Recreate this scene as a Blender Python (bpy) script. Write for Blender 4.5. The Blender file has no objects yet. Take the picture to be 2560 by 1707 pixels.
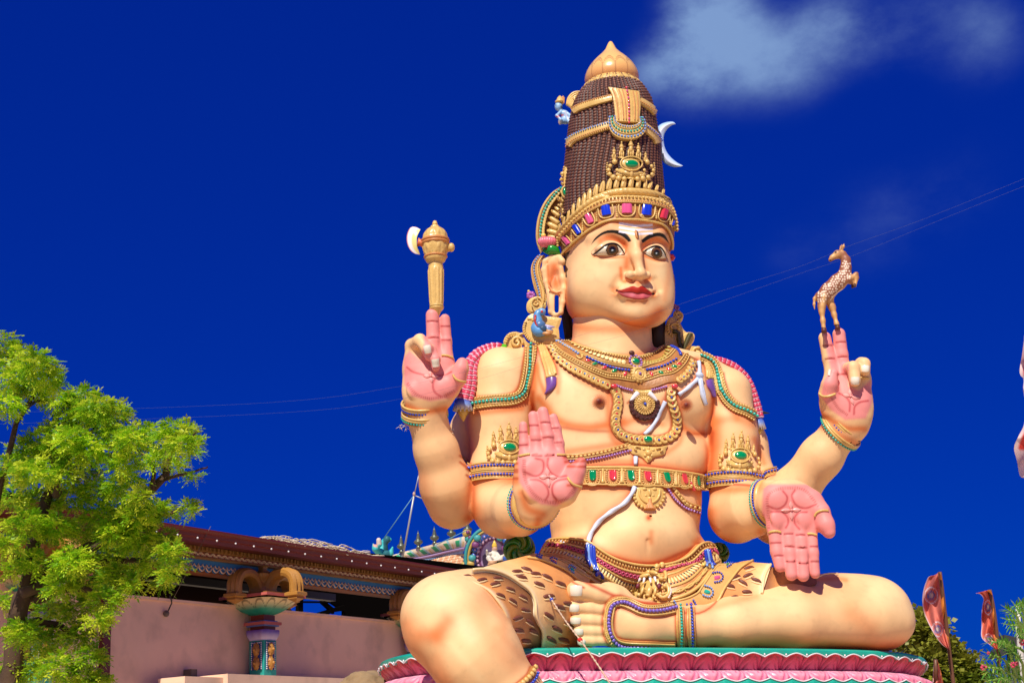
import bpy, bmesh, math, random
import numpy as np
from mathutils import Vector, Matrix
from mathutils.bvhtree import BVHTree
from math import radians as rad, sin, cos, pi
random.seed(7); rng = np.random.RandomState(7)
C = bpy.context.scene.collection
scene = bpy.context.scene
# ---------------------------------------------------------------- camera
F = 3700.0; PITCH = rad(16.0); ROLL = rad(3.0)
cam_d = bpy.data.cameras.new('camera'); cam = bpy.data.objects.new('camera', cam_d); C.objects.link(cam)
cam_d.sensor_width = 36; cam_d.lens = F / 2560 * 36; cam_d.clip_end = 4000; cam_d.clip_start = 0.1
CAMP = np.array([0, 0, 1.7])
Rc = Matrix.Rotation(rad(90) + PITCH, 3, 'X') @ Matrix.Rotation(-ROLL, 3, 'Z')
cam.matrix_world = Matrix.Translation(CAMP.tolist()) @ Rc.to_4x4()
scene.camera = cam
RC = np.array(Rc)
# ---------------------------------------------------------------- sun, sky, exposure
SUN_EL = rad(48); SUN_AZ = rad(-13)          # azimuth measured from straight behind the camera, negative = camera left
sd = np.array([math.sin(SUN_AZ) * cos(SUN_EL), -math.cos(SUN_AZ) * cos(SUN_EL), sin(SUN_EL)])
sl = bpy.data.lights.new('sun', 'SUN'); sl.energy = 4.9; sl.angle = rad(0.5); sl.color = (1.0, 0.935, 0.80)
so = bpy.data.objects.new('sun', sl); C.objects.link(so); so.location = (0, 0, 40)
so.rotation_euler = Vector(sd.tolist()).to_track_quat('Z', 'Y').to_euler()
world = bpy.data.worlds.new('World'); scene.world = world; world.use_nodes = True
nt = world.node_tree; nt.nodes.clear()
def N(tree, t, **k):
    n = tree.nodes.new(t)
    for a, b in k.items(): setattr(n, a, b)
    return n
def sky_nodes():
    L = nt.links.new
    out = N(nt, 'ShaderNodeOutputWorld'); bg = N(nt, 'ShaderNodeBackground'); bg.inputs['Strength'].default_value = 0.12
    sk = N(nt, 'ShaderNodeTexSky'); sk.sky_type = 'NISHITA'; sk.sun_disc = False
    sk.sun_elevation = SUN_EL; sk.sun_rotation = math.atan2(sd[0], sd[1]); sk.altitude = 300; sk.dust_density = 0.2; sk.ozone_density = 3.0
    mul = N(nt, 'ShaderNodeMix', data_type='RGBA', blend_type='MULTIPLY'); mul.inputs[0].default_value = 1.0
    mul.inputs[7].default_value = SKYTINT
    L(sk.outputs[0], mul.inputs[6])
    hs = N(nt, 'ShaderNodeHueSaturation'); hs.inputs['Saturation'].default_value = 1.35; hs.inputs['Value'].default_value = 1.0
    L(mul.outputs[2], hs.inputs['Color'])
    flat = N(nt, 'ShaderNodeMix', data_type='RGBA'); flat.inputs[0].default_value = 0.62; L(hs.outputs[0], flat.inputs[6]); flat.inputs[7].default_value = SKYBASE
    tc = N(nt, 'ShaderNodeTexCoord')
    # clouds: soft lumps of given direction, broken up by noise
    nz = N(nt, 'ShaderNodeTexNoise'); nz.inputs['Scale'].default_value = 14.0; nz.inputs['Detail'].default_value = 9; nz.inputs['Roughness'].default_value = 0.62
    mp = N(nt, 'ShaderNodeMapping'); mp.inputs['Scale'].default_value = (1, 1, 1.5); L(tc.outputs['Generated'], mp.inputs[0])
    L(mp.outputs[0], nz.inputs['Vector'])
    total = None
    def mth(op, a, b=None):
        m = N(nt, 'ShaderNodeMath', operation=op)
        for i, x in enumerate((a, b)):
            if x is None: continue
            if isinstance(x, (int, float)): m.inputs[i].default_value = x
            else: L(x, m.inputs[i])
        return m.outputs[0]
    for (px, py, r, st) in CLOUDS:
        d = RC @ np.array([(px - 1280) / F, (853.5 - py) / F, -1.0]); d /= np.linalg.norm(d)
        dp = N(nt, 'ShaderNodeVectorMath', operation='DISTANCE'); L(tc.outputs['Generated'], dp.inputs[0]); dp.inputs[1].default_value = d.tolist()
        a = mth('DIVIDE', dp.outputs['Value'], r / F)
        a = mth('MULTIPLY', a, a); a = mth('MULTIPLY', a, -1.0); a = mth('EXPONENT', a); a = mth('MULTIPLY', a, st)
        total = a if total is None else mth('ADD', total, a)
    nzf = mth('SUBTRACT', nz.outputs[0], 0.5); nzf = mth('MULTIPLY', nzf, 2.6)
    total2 = mth('MULTIPLY', total, mth('MAXIMUM', mth('ADD', nzf, 0.95), 0.05))
    sm = N(nt, 'ShaderNodeMapRange'); sm.interpolation_type = 'SMOOTHSTEP'; sm.inputs[1].default_value = 0.03; sm.inputs[2].default_value = 1.35; sm.inputs[3].default_value = 0; sm.inputs[4].default_value = .8; L(total2, sm.inputs[0]); total2 = sm.outputs[0]
    mx = N(nt, 'ShaderNodeMix', data_type='RGBA'); L(total2, mx.inputs[0]); L(flat.outputs[2], mx.inputs[6]); mx.inputs[7].default_value = CLOUDCOL
    L(mx.outputs[2], bg.inputs[0]); L(bg.outputs[0], out.inputs[0])
SKYTINT = (0.02, 0.12, 0.62, 1); SKYBASE = (0.004, 0.12, 2.3, 1); CLOUDCOL = (2.0, 3.2, 5.4, 1)
CLOUDS = [(1760, 20, 100, 0.75), (1790, 110, 120, 0.85), (1700, 175, 90, 0.7), (1930, 150, 100, 0.6), (1620, 190, 60, .4), (2070, 50, 90, 0.5), (2170, 100, 90, 0.3), (2310, 50, 100, 0.26), (2460, 120, 100, 0.26), (2030, 180, 80, 0.2), (2480, 20, 90, 0.22), (2150, 580, 130, 0.13), (2250, 540, 120, 0.12), (1980, 640, 90, 0.14), (2420, 470, 130, 0.14)]
sky_nodes()
vs = scene.view_settings; vs.view_transform = 'Standard'; vs.look = 'None'; vs.gamma = 1; vs.use_curve_mapping = False; vs.exposure = 0.1
# ---------------------------------------------------------------- frames and helpers
DIST = 20.0; S = DIST / F                     # local statue frame: 1 unit = S metres; x right, y up, z towards the camera
U = np.array([-sin(ROLL) * cos(PITCH), cos(ROLL) * cos(PITCH), -sin(PITCH)])      # world up in that frame
F0 = np.array([0, sin(PITCH), cos(PITCH)]); F0 = F0 - U * (F0 @ U); F0 /= np.linalg.norm(F0)
L0 = np.cross(U, F0)
def frame(yaw=0.0, pitch=0.0, roll=0.0):
    a = rad(yaw); f = cos(a) * F0 + sin(a) * L0; l = cos(a) * L0 - sin(a) * F0; u = U.copy()
    if pitch: a = rad(pitch); f, u = cos(a) * f - sin(a) * u, cos(a) * u + sin(a) * f
    if roll: a = rad(roll); l, u = cos(a) * l + sin(a) * u, cos(a) * u - sin(a) * l
    return np.stack([l, u, f], 1)             # columns lateral, up, forward
YAW = 20.0
TP = math.tan(PITCH)
def K(x, y, dw=0.0):
    w = dw - (1600 - y) * TP
    m = 1 - w / F
    return np.array([(x - 1280) * m, (853.5 - y) * m, w])
def PX(P):
    P = np.atleast_2d(P); m = 1 - P[:, 2] / F
    return np.stack([P[:, 0] / m + 1280, 853.5 - P[:, 1] / m], 1)
def l2w(P):                                   # local frame -> world
    P = np.atleast_2d(np.asarray(P, float)) * S; P = P + np.array([0, 0, -DIST])
    return P @ RC.T + CAMP
def l2wv(V): return np.asarray(V) @ RC.T
def W(x, y, depth):                           # point seen at pixel x, y, at this distance along the view axis, in world metres
    return CAMP + RC @ np.array([(x - 1280) / F * depth, (853.5 - y) / F * depth, -depth])
BASE = l2w(K(1620, 1625, 0))[0]
REG = dict(a=(1300, 80, 3.92), b=(1300, 440, 3.733), c=(1240, 800, 3.563), d=(1240, 1200, 3.092), e=(960, 520, 2.614), f=(1780, 580, 2.704),
           g=(1740, 1120, 2.671), h=(960, 1120, 2.671), i=(0, 820, 3.266), j=(0, 1260, 3.507), k=(400, 1280, 3.672), l=(860, 1180, 4.2),
           m=(2200, 1380, 4.794), n=(1240, 1000, 4.61), o=(1320, 420, 6.03), p=(1240, 640, 6.03), q=(1620, 620, 5.227), r=(1560, 1400, 9.8),
           s=(1500, 1140, 9.8), t=(940, 1560, 4.704), u=(1200, 1040, 7.84), v=(1240, 840, 8.71), z=(0, 0, 1.0))
def q(reg, *pts):                             # measurements read off enlarged details of the site photograph, turned to its full-size coordinates
    ox, oy, s = REG[reg]; o = []
    for p in pts: o.append([ox + p[0] / s, oy + p[1] / s] + list(p[2:]))
    return o
def link(o, parent=None):
    C.objects.link(o)
    if parent is not None: o.parent = parent
    return o
def thing(name, label, cat, loc, group=None):
    o = bpy.data.objects.new(name, None); o.location = tuple(loc); o.empty_display_size = .3; C.objects.link(o)
    o['label'] = label; o['category'] = cat
    if group: o['group'] = group
    return o
def tag(o, label, cat, group=None):
    o['label'] = label; o['category'] = cat
    if group: o['group'] = group
    return o
def lim(p):                                    # thing > part > sub-part, no deeper
    d = 0; x = p
    while x is not None and x.parent is not None: x = x.parent; d += 1
    return p if d < 2 else lim(p.parent)
def wloc(o):
    p = np.array(o.location)
    while o.parent is not None: o = o.parent; p = p + np.array(o.location)
    return p
SMALL = ('seed_bead', 'pearl_rope', 'rope_edge', 'dark_notch', 'belt_link', 'foliage_leaf', 'foliage_bud', 'ridge', 'leaf_lobe', 'bristle', 'relief', 'collar_bead')
def mesh(name, V, faces, mat, parent=None, cols=None, smooth=True, loc=None, local=True):
    """one mesh object; V in the statue frame (local) or world; its origin sits at its parent's (or at loc)"""
    V = np.asarray(V, float); parent = lim(parent)
    if local: V = l2w(V)
    org = np.array(loc) if loc is not None else (wloc(parent) if parent is not None else np.zeros(3))
    V = V - org
    me = bpy.data.meshes.new(name)
    if isinstance(faces, np.ndarray):
        nf, k = faces.shape
        me.vertices.add(len(V)); me.vertices.foreach_set('co', V.astype(np.float32).ravel())
        me.loops.add(nf * k); me.loops.foreach_set('vertex_index', faces.astype(np.int32).ravel())
        me.polygons.add(nf); me.polygons.foreach_set('loop_start', np.arange(0, nf * k, k, dtype=np.int32)); me.polygons.foreach_set('loop_total', np.full(nf, k, np.int32))
        me.update(calc_edges=True)
    else:
        me.from_pydata(V.tolist(), [], faces)
    if smooth: me.polygons.foreach_set('use_smooth', np.ones(len(me.polygons), bool))
    if cols is not None:
        ca = me.color_attributes.new('Col', 'FLOAT_COLOR', 'POINT')
        c4 = np.ones((len(V), 4), np.float32); c4[:, :3] = cols; ca.data.foreach_set('color', c4.ravel())
    if mat is not None: me.materials.append(mat)
    o = bpy.data.objects.new(name, me); link(o, parent)
    if name in SMALL: o['kind'] = 'stuff'
    if parent is not None: o.location = tuple(org - wloc(parent))
    elif loc is not None: o.location = tuple(org)
    return o
class MB:                                     # collects pieces into one mesh
    def __init__(s): s.V = []; s.Fc = []; s.Cc = []; s.n = 0
    def add(s, V, Fs, col=None):
        V = np.asarray(V, float); s.V.append(V); s.Fc += [tuple(int(i) + s.n for i in f) for f in Fs]; s.n += len(V)
        c = np.ones((len(V), 3)) if col is None else np.broadcast_to(np.asarray(col, float), (len(V), 3)); s.Cc.append(c)
        return s
    def out(s, name, mat, parent=None, vcol=False, **k):
        if not s.V: return None
        return mesh(name, np.concatenate(s.V), s.Fc, mat, parent, cols=np.concatenate(s.Cc) if vcol else None, **k)
def grid_faces(n, m, wrap_n=False, wrap_m=False):
    i = np.arange(n if wrap_n else n - 1); j = np.arange(m if wrap_m else m - 1)
    I, J = np.meshgrid(i, j, indexing='ij'); I2 = (I + 1) % n; J2 = (J + 1) % m
    return np.stack([I * m + J, I2 * m + J, I2 * m + J2, I * m + J2], -1).reshape(-1, 4)
def icos(sub=1):
    bm = bmesh.new(); bmesh.ops.create_icosphere(bm, subdivisions=sub, radius=1.0)
    V = np.array([v.co[:] for v in bm.verts]); Fs = [tuple(v.index for v in f.verts) for f in bm.faces]; bm.free(); return V, Fs
ICO = {1: icos(1), 2: icos(2), 3: icos(3)}
def smoothline(P, n, closed=False):           # Catmull-Rom through the points, resampled evenly
    P = np.asarray(P, float)
    if closed: Q = np.vstack([P[-1], P, P[0], P[1]])
    else: Q = np.vstack([2 * P[0] - P[1], P, 2 * P[-1] - P[-2]])
    out = []
    for i in range(1, len(Q) - 2):
        t = np.linspace(0, 1, 16, endpoint=False)[:, None]; a, b, c, d = Q[i - 1:i + 3]
        out.append(0.5 * ((2 * b) + (-a + c) * t + (2 * a - 5 * b + 4 * c - d) * t ** 2 + (-a + 3 * b - 3 * c + d) * t ** 3))
    out.append(Q[-2][None]); R = np.vstack(out)
    L = np.r_[0, np.cumsum(np.linalg.norm(np.diff(R[:, :min(3, R.shape[1])], axis=0), axis=1))]
    s = np.linspace(0, L[-1], n)
    return np.stack([np.interp(s, L, R[:, k]) for k in range(R.shape[1])], 1)
def linelen(P): P = np.asarray(P, float); return np.linalg.norm(np.diff(P[:, :2], axis=0), axis=1).sum()
def tube_geo(P, r, seg=8, caps=True, ref=None):  # tube along 3-D points, radius per point
    P = np.asarray(P, float); n = len(P); r = np.broadcast_to(np.asarray(r, float), (n,))
    T = np.gradient(P, axis=0); T /= np.linalg.norm(T, axis=1)[:, None] + 1e-9
    ref = np.array([0, 0, 1.0]) if ref is None else ref
    if abs(T[0] @ ref) > .95: ref = np.array([1.0, 0, 0])
    B = np.cross(T[0], ref); B /= np.linalg.norm(B); V = []
    a = np.arange(seg) * 2 * pi / seg
    for i in range(n):
        B = B - T[i] * (B @ T[i]); B /= np.linalg.norm(B) + 1e-9; Nn = np.cross(T[i], B)
        V.append(P[i] + r[i] * (np.cos(a)[:, None] * B + np.sin(a)[:, None] * Nn))
    Fs = [tuple(f) for f in grid_faces(n, seg, wrap_m=True)]
    if caps: Fs += [tuple(range(seg))[::1], tuple((n - 1) * seg + k for k in range(seg))[::-1]]
    return np.concatenate(V), Fs
# ---------------------------------------------------------------- materials
MATS = {}
def mat(name, col=(0.5, 0.5, 0.5), rough=0.5, vcol=False, bump=0.0, bscale=20.0, var=0.0, vscale=3.0, metal=0.0, spec=0.5, coat=0.0, trans=0.0, grime=0.0):
    if name in MATS: return MATS[name]
    m = bpy.data.materials.new(name); m.use_nodes = True; t = m.node_tree; b = t.nodes['Principled BSDF']; L = t.links.new
    b.inputs['Roughness'].default_value = rough; b.inputs['Metallic'].default_value = metal
    b.inputs['Specular IOR Level'].default_value = spec; b.inputs['Coat Weight'].default_value = coat; b.inputs['Coat Roughness'].default_value = 0.15
    tc = N(t, 'ShaderNodeTexCoord')
    if vcol: a = N(t, 'ShaderNodeVertexColor'); a.layer_name = 'Col'; c = a.outputs[0]
    else: a = N(t, 'ShaderNodeRGB'); a.outputs[0].default_value = (*col, 1); c = a.outputs[0]
    def noise(sc, det=4):
        n = N(t, 'ShaderNodeTexNoise'); n.inputs['Scale'].default_value = sc; n.inputs['Detail'].default_value = det; L(tc.outputs['Object'], n.inputs['Vector']); return n.outputs[0]
    if var:
        r = N(t, 'ShaderNodeMapRange'); r.inputs[1].default_value = .3; r.inputs[2].default_value = .7; r.inputs[3].default_value = 1 - var; r.inputs[4].default_value = 1 + var * .6; L(noise(vscale), r.inputs[0])
        mm = N(t, 'ShaderNodeVectorMath', operation='SCALE'); L(c, mm.inputs[0]); L(r.outputs[0], mm.inputs['Scale']); c = mm.outputs[0]
    if grime:
        r = N(t, 'ShaderNodeMapRange'); r.inputs[1].default_value = .52; r.inputs[2].default_value = .75; r.inputs[3].default_value = 0; r.inputs[4].default_value = grime; L(noise(vscale * 2.7, 8), r.inputs[0])
        mm = N(t, 'ShaderNodeMix', data_type='RGBA'); L(r.outputs[0], mm.inputs[0]); L(c, mm.inputs[6]); mm.inputs[7].default_value = (.12, .08, .05, 1); c = mm.outputs[2]
    L(c, b.inputs['Base Color'])
    if bump:
        bp = N(t, 'ShaderNodeBump'); bp.inputs['Strength'].default_value = bump; bp.inputs['Distance'].default_value = .02; L(noise(bscale, 6), bp.inputs['Height']); L(bp.outputs[0], b.inputs['Normal'])
    if trans:
        tr = N(t, 'ShaderNodeBsdfTranslucent'); L(c, tr.inputs[0]); ms = N(t, 'ShaderNodeMixShader'); ms.inputs[0].default_value = trans
        L(b.outputs[0], ms.inputs[1]); L(tr.outputs[0], ms.inputs[2]); L(ms.outputs[0], t.nodes['Material Output'].inputs[0])
    MATS[name] = m; return m
def srgb(r, g, b):
    return tuple(((x / 255 + 0.055) / 1.055) ** 2.4 if x > 10 else x / 255 / 12.92 for x in (r, g, b))
# ---------------------------------------------------------------- implicit surfaces (sums of soft shapes, meshed by surface nets)
def bnd_seg(a, b, ra, rb): return (a + b) / 2, np.linalg.norm(a - b) / 2 + max(ra, rb)
class Op:
    def __init__(s, fn, c, R, k, mode): s.fn, s.c, s.R, s.k, s.mode = fn, c, R, k, mode
def ell(c, r, fr=None, k=20, mode='+'):
    fr = frame(YAW) if fr is None else fr; r = np.asarray(r, float); c = np.asarray(c, float)
    def fn(P):
        p = (P - c) @ fr; k0 = np.sqrt(((p / r) ** 2).sum(-1)); k1 = np.sqrt(((p / r ** 2) ** 2).sum(-1)) + 1e-9
        return k0 * (k0 - 1) / k1
    return Op(fn, c, r.max(), k, mode)
def sup(c, r, fr=None, k=20, mode='+', n=3.0):
    fr = frame(YAW) if fr is None else fr; r = np.asarray(r, float); c = np.asarray(c, float)
    def fn(P):
        p = (P - c) @ fr; k0 = (np.abs(p / r) ** n).sum(-1) ** (1 / n) + 1e-6
        return (k0 - 1) * np.linalg.norm(p, axis=-1) / k0 * .85
    return Op(fn, c, r.max() * 1.35, k, mode)
def con(a, b, ra, rb, k=20, mode='+', flat=None):
    """round cone; flat=(axis, factor) squashes it along a direction"""
    a = np.asarray(a, float); b = np.asarray(b, float); ba = b - a; L2 = ba @ ba + 1e-9
    def fn(P):
        if flat is not None:
            ax, fc = flat; ax = np.asarray(ax) / np.linalg.norm(ax)
        pa = P - a; t = np.clip(pa @ ba / L2, 0, 1)
        d = pa - t[..., None] * ba
        if flat is not None: d = d + (d @ ax)[..., None] * ax * (1 / fc - 1)
        r = ra + (rb - ra) * t
        n = np.linalg.norm(d, axis=-1)
        return (n - r) * (1.0 if flat is None else min(1.0, fc))
    c, R = bnd_seg(a, b, ra, rb); return Op(fn, c, R, k, mode)
def chain(pts, k=20, k0=None, **kw):          # pts: list of (3-D point, radius)
    o = []
    for i in range(len(pts) - 1): o.append(con(pts[i][0], pts[i + 1][0], pts[i][1], pts[i + 1][1], k=(k0 if (i == 0 and k0 is not None) else k), **kw))
    return o
def smin(a, b, k):
    if k <= 0: return np.minimum(a, b)
    h = np.maximum(k - np.abs(a - b), 0) / k
    return np.minimum(a, b) - h * h * k * 0.25
def apply(D, d, o):
    if o.mode == '+': return smin(D, d, o.k)
    if o.mode == '-': return -smin(-D, d, o.k)
    return -smin(-D, -d, o.k)
def flatten(lst):
    o = []
    for x in lst:
        if isinstance(x, (list, tuple)): o += flatten(x)
        else: o.append(x)
    return o
def evalgroups(groups, P, Bc, Brad, jk):      # P (nb, m, 3), block centres and radius; groups = list of op lists
    D = np.full(P.shape[:2], 1e3)
    for g, kk in groups:
        Dg = np.full(P.shape[:2], 1e3)
        for o in g:
            sel = np.nonzero(np.linalg.norm(Bc - o.c, axis=1) < o.R + Brad + max(o.k, kk, 4) * 2.4 + 8)[0]
            if len(sel) == 0: continue
            Dg[sel] = apply(Dg[sel], o.fn(P[sel]), o)
        D = smin(D, Dg, kk)
    return D
def evalpts(groups, P):
    return evalgroups(groups, P[:, None, :], P, 0.0, 0)[:, 0]
def netmesh(groups, h, lo=None, hi=None, relax=1):
    groups = [(flatten(g), k) for g, k in groups]
    if lo is None:
        ops = [o for g, _ in groups for o in g if o.mode == '+']; lo = np.min([o.c - o.R for o in ops], 0) - 4 * h; hi = np.max([o.c + o.R for o in ops], 0) + 4 * h
    nB = 8; bs = nB * h; lo = np.asarray(lo, float); nb = np.ceil((np.asarray(hi) - lo) / bs).astype(int)
    I = np.stack(np.meshgrid(*[np.arange(n) for n in nb], indexing='ij'), -1).reshape(-1, 3)
    ctr = lo + (I + .5) * bs; br = bs * .866
    out = []
    for ch in range(0, len(I), 60000):
        out.append(evalgroups(groups, ctr[ch:ch + 60000, None, :], ctr[ch:ch + 60000], br, 0)[:, 0])
    d = np.concatenate(out); keep = np.abs(d) < br * 1.9
    I = I[keep]; ctr = ctr[keep]
    g = np.stack(np.meshgrid(*[np.arange(nB + 1)] * 3, indexing='ij'), -1).reshape(-1, 3)
    Vv = []
    for ch in range(0, len(I), 1500):
        P = lo + (I[ch:ch + 1500, None, :] * nB + g[None]) * h
        Vv.append(evalgroups(groups, P, ctr[ch:ch + 1500], br, 0))
    V = np.concatenate(Vv).reshape(-1, nB + 1, nB + 1, nB + 1); S_ = V < 0
    dim = nb * nB + 4
    def key(c): c = c + 1; return (c[..., 0] * dim[1] + c[..., 1]) * dim[2] + c[..., 2]
    # cell vertices
    cnt = np.zeros(V[:, :-1, :-1, :-1].shape, np.int8)
    for dx in (0, 1):
        for dy in (0, 1):
            for dz in (0, 1): cnt += S_[:, dx:nB + dx, dy:nB + dy, dz:nB + dz]
    b, x, y, z = np.nonzero((cnt > 0) & (cnt < 8))
    acc = np.zeros((len(b), 3)); n = np.zeros(len(b))
    cor = np.array([[i >> 2 & 1, i >> 1 & 1, i & 1] for i in range(8)])
    vals = np.stack([V[b, x + c[0], y + c[1], z + c[2]] for c in cor], 1)
    for i in range(8):
        for ax in (4, 2, 1):
            if i & ax: continue
            j = i | ax; a, c = vals[:, i], vals[:, j]; m = (a < 0) != (c < 0)
            t = np.where(m, a / np.where(m, a - c, 1), 0); acc += m[:, None] * (cor[i] + t[:, None] * (cor[j] - cor[i])); n += m
    cell = I[b] * nB + np.stack([x, y, z], 1)
    pos = lo + (cell + acc / n[:, None]) * h
    ks = key(cell); order = np.argsort(ks); ks = ks[order]; pos = pos[order]
    quads = []
    ex = np.eye(3, dtype=int)
    for ax in range(3):
        sl0 = S_[:, :nB, :nB, :nB]; sh = [slice(0, nB)] * 3; sh[ax] = slice(1, nB + 1); sl1 = S_[(slice(None),) + tuple(sh)]
        b, x, y, z = np.nonzero(sl0 != sl1)
        c = I[b] * nB + np.stack([x, y, z], 1); ins = sl0[b, x, y, z]
        e1, e2 = ex[(ax + 1) % 3], ex[(ax + 2) % 3]
        kk = np.stack([key(c), key(c - e1), key(c - e1 - e2), key(c - e2)], 1)
        ii = np.searchsorted(ks, kk); ii = np.minimum(ii, len(ks) - 1); ok = (ks[ii] == kk).all(1)
        ii = ii[ok]; ins = ins[ok]; ii[~ins] = ii[~ins][:, ::-1]; quads.append(ii)
    Fq = np.concatenate(quads)
    for _ in range(relax):                    # light tangential relaxing, keeps the surface
        s = np.zeros_like(pos); m = np.zeros(len(pos))
        for a in range(4):
            np.add.at(s, Fq[:, a], pos[Fq[:, (a + 1) % 4]] + pos[Fq[:, (a + 3) % 4]]); np.add.at(m, Fq[:, a], 2)
        pos = pos * .5 + .5 * s / np.maximum(m, 1)[:, None]
    return pos, Fq
def vnormals(V, Fq):
    n = np.cross(V[Fq[:, 2]] - V[Fq[:, 0]], V[Fq[:, 3]] - V[Fq[:, 1]]); N_ = np.zeros_like(V)
    for a in range(4): np.add.at(N_, Fq[:, a], n)
    return N_ / (np.linalg.norm(N_, axis=1)[:, None] + 1e-9)
CAML = Vector((0, 0, F))
TARGETS = {}
def bvh(name, V, Fq): TARGETS[name] = (BVHTree.FromPolygons(V.tolist(), [tuple(f) for f in Fq.tolist()]))
def cast(x, y, tg, depth=None):
    """first surface met behind pixel x, y on the named targets: point, normal"""
    d = Vector(((x - 1280) / F, (853.5 - y) / F, -1.0)); best = None
    for t in tg:
        h = TARGETS[t].ray_cast(CAML, d)
        if h[0] is not None and (best is None or h[3] < best[3]): best = h
    if best is None: return None
    n = best[1]
    if n.dot(d) > 0: n = -n
    return np.array(best[0]), np.array(n)
def castline(P, tg, maxjump=None):
    """cast a whole list of pixels; rays that miss snap to the nearest surface"""
    P = np.asarray(P, float); out = []; last = None; miss = []
    for i, p in enumerate(P):
        h = cast(p[0], p[1], tg)
        if h is not None and maxjump and last is not None and abs(h[0][2] - last) > maxjump: h = None
        if h is None: miss.append(i); out.append(None)
        else: out.append(h); last = h[0][2]
    good = [i for i in range(len(P)) if out[i] is not None]
    for i in miss:
        if not good: z = 0.0
        else: z = out[min(good, key=lambda g: abs(g - i))][0][2]
        m = 1 - z / F; pt = Vector(((P[i][0] - 1280) * m, (853.5 - P[i][1]) * m, z)); best = None
        for t in tg:
            hh = TARGETS[t].find_nearest(pt)
            if hh[0] is not None and (best is None or hh[3] < best[3]): best = hh
        n = np.array(best[1]); out[i] = (np.array(best[0]), n)
    Pt = np.array([o[0] for o in out]); Nn = np.array([o[1] for o in out])
    return Pt, Nn
def avg(Nn, r=2):
    k = np.vstack([Nn[:1]] * r + [Nn] + [Nn[-1:]] * r); o = sum(k[i:i + len(Nn)] for i in range(2 * r + 1)); return o / (np.linalg.norm(o, axis=1)[:, None] + 1e-9)
# ================================================================ THE STATUE: body
statue = thing('seated_deity_statue', 'giant cross-legged four-armed stone deity with tall brown hair crown and gold jewellery', 'statue', BASE)
def Kr(p, dw, r):                             # pixel point + depth + pixel radius -> (3-D, radius)
    P = K(p[0], p[1], dw); return (P, r * (1 - P[2] / F))
def fchain(reg, pts, k=6, k0=None, flat=None):  # pts (x, y, dw, r) in region units
    s = REG[reg][2]; L = []
    for p in pts:
        a = q(reg, p[:2])[0]; L.append(Kr(a, p[2] + (16 if reg == 'd' else 0), p[3] / s * (.95 if reg == 'n' and p[3] < 70 else 1)))
    return chain(L, k=k, k0=k0, **({'flat': flat} if flat else {}))
FY = frame(YAW)
torso = [
    sup(K(1553, 1075, 0), (226, 186, 120), k=0, n=3.2),
    sup(K(1560, 1285, 8), (192, 150, 118), k=60, n=2.8),
    sup(K(1575, 1418, 20), (224, 84, 130), k=50, n=2.6),
    con(K(1400, 925, 0), K(1300, 930, 15), 70, 60, k=50),
    con(K(1680, 935, -10), K(1780, 955, -40), 70, 56, k=50),
    con(K(1530, 930, -6), K(1530, 780, 0), 108, 103, k=30),
    con(K(1425, 918, -10), K(1330, 915, 0), 44, 46, k=30),
    con(K(1655, 925, -20), K(1752, 925, -30), 42, 42, k=30),
    ell(K(1622, 1335, 100), (118, 64, 68), k=42),
    ell(K(1600, 1250, 56), (150, 90, 84), k=50),
    ell(K(1444, 980, 52), (134, 96, 72), k=26),
    ell(K(1690, 995, 42), (106, 88, 66), k=26),
    ell(K(1480, 1125, 50), (104, 60, 60), k=44),
    ell(K(1670, 1138, 36), (95, 60, 58), k=44),
    con(K(1620, 1352, 170), K(1624, 1402, 162), 3, 4, k=9, mode='-'),
    ell(K(1621, 1294, 146), (11, 7, 14), k=6, mode='-'),
]
# nipples
torso += [ell(K(1497, 1004, 152), (13, 11, 12), k=9), ell(K(1715, 1014, 132), (11, 11, 12), k=9)]
# front arms
armFL = [*chain([Kr((1252, 955), 25, 88), Kr((1248, 1050), 45, 76), Kr((1250, 1190), 62, 72), Kr((1258, 1262), 72, 76)], k=30),
         *chain([Kr((1262, 1268), 85, 74), Kr((1300, 1272), 220, 62), Kr((1346, 1262), 325, 42), Kr((1362, 1246), 375, 40)], k=26)]
armFR = [*chain([Kr((1812, 985), -35, 68), Kr((1824, 1080), -20, 64), Kr((1836, 1195), 0, 60), Kr((1840, 1275), 10, 64)], k=30),
         *chain([Kr((1842, 1290), 15, 67), Kr((1878, 1272), 70, 64), Kr((1918, 1250), 115, 44), Kr((1942, 1242), 136, 40)], k=26)]
# rear arms
armBL = [*chain([Kr((1270, 950), -60, 76), Kr((1195, 1080), -45, 66), Kr((1158, 1200), -10, 56), Kr((1140, 1250), 20, 58)], k=26),
         *chain([Kr((1130, 1260), 50, 62), Kr((1116, 1212), 80, 62), Kr((1090, 1124), 125, 51), Kr((1070, 1052), 152, 43), Kr((1062, 1016), 165, 40)], k=28)]
armBR = [*chain([Kr((1806, 980), -110, 66), Kr((1862, 1110), -100, 52), Kr((1896, 1210), -75, 46), Kr((1935, 1300), -45, 54)], k=26),
         *chain([Kr((1942, 1300), -40, 56), Kr((1978, 1236), 0, 58), Kr((2054, 1140), 60, 50), Kr((2102, 1078), 90, 41), Kr((2112, 1050), 96, 39)], k=28)]
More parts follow.
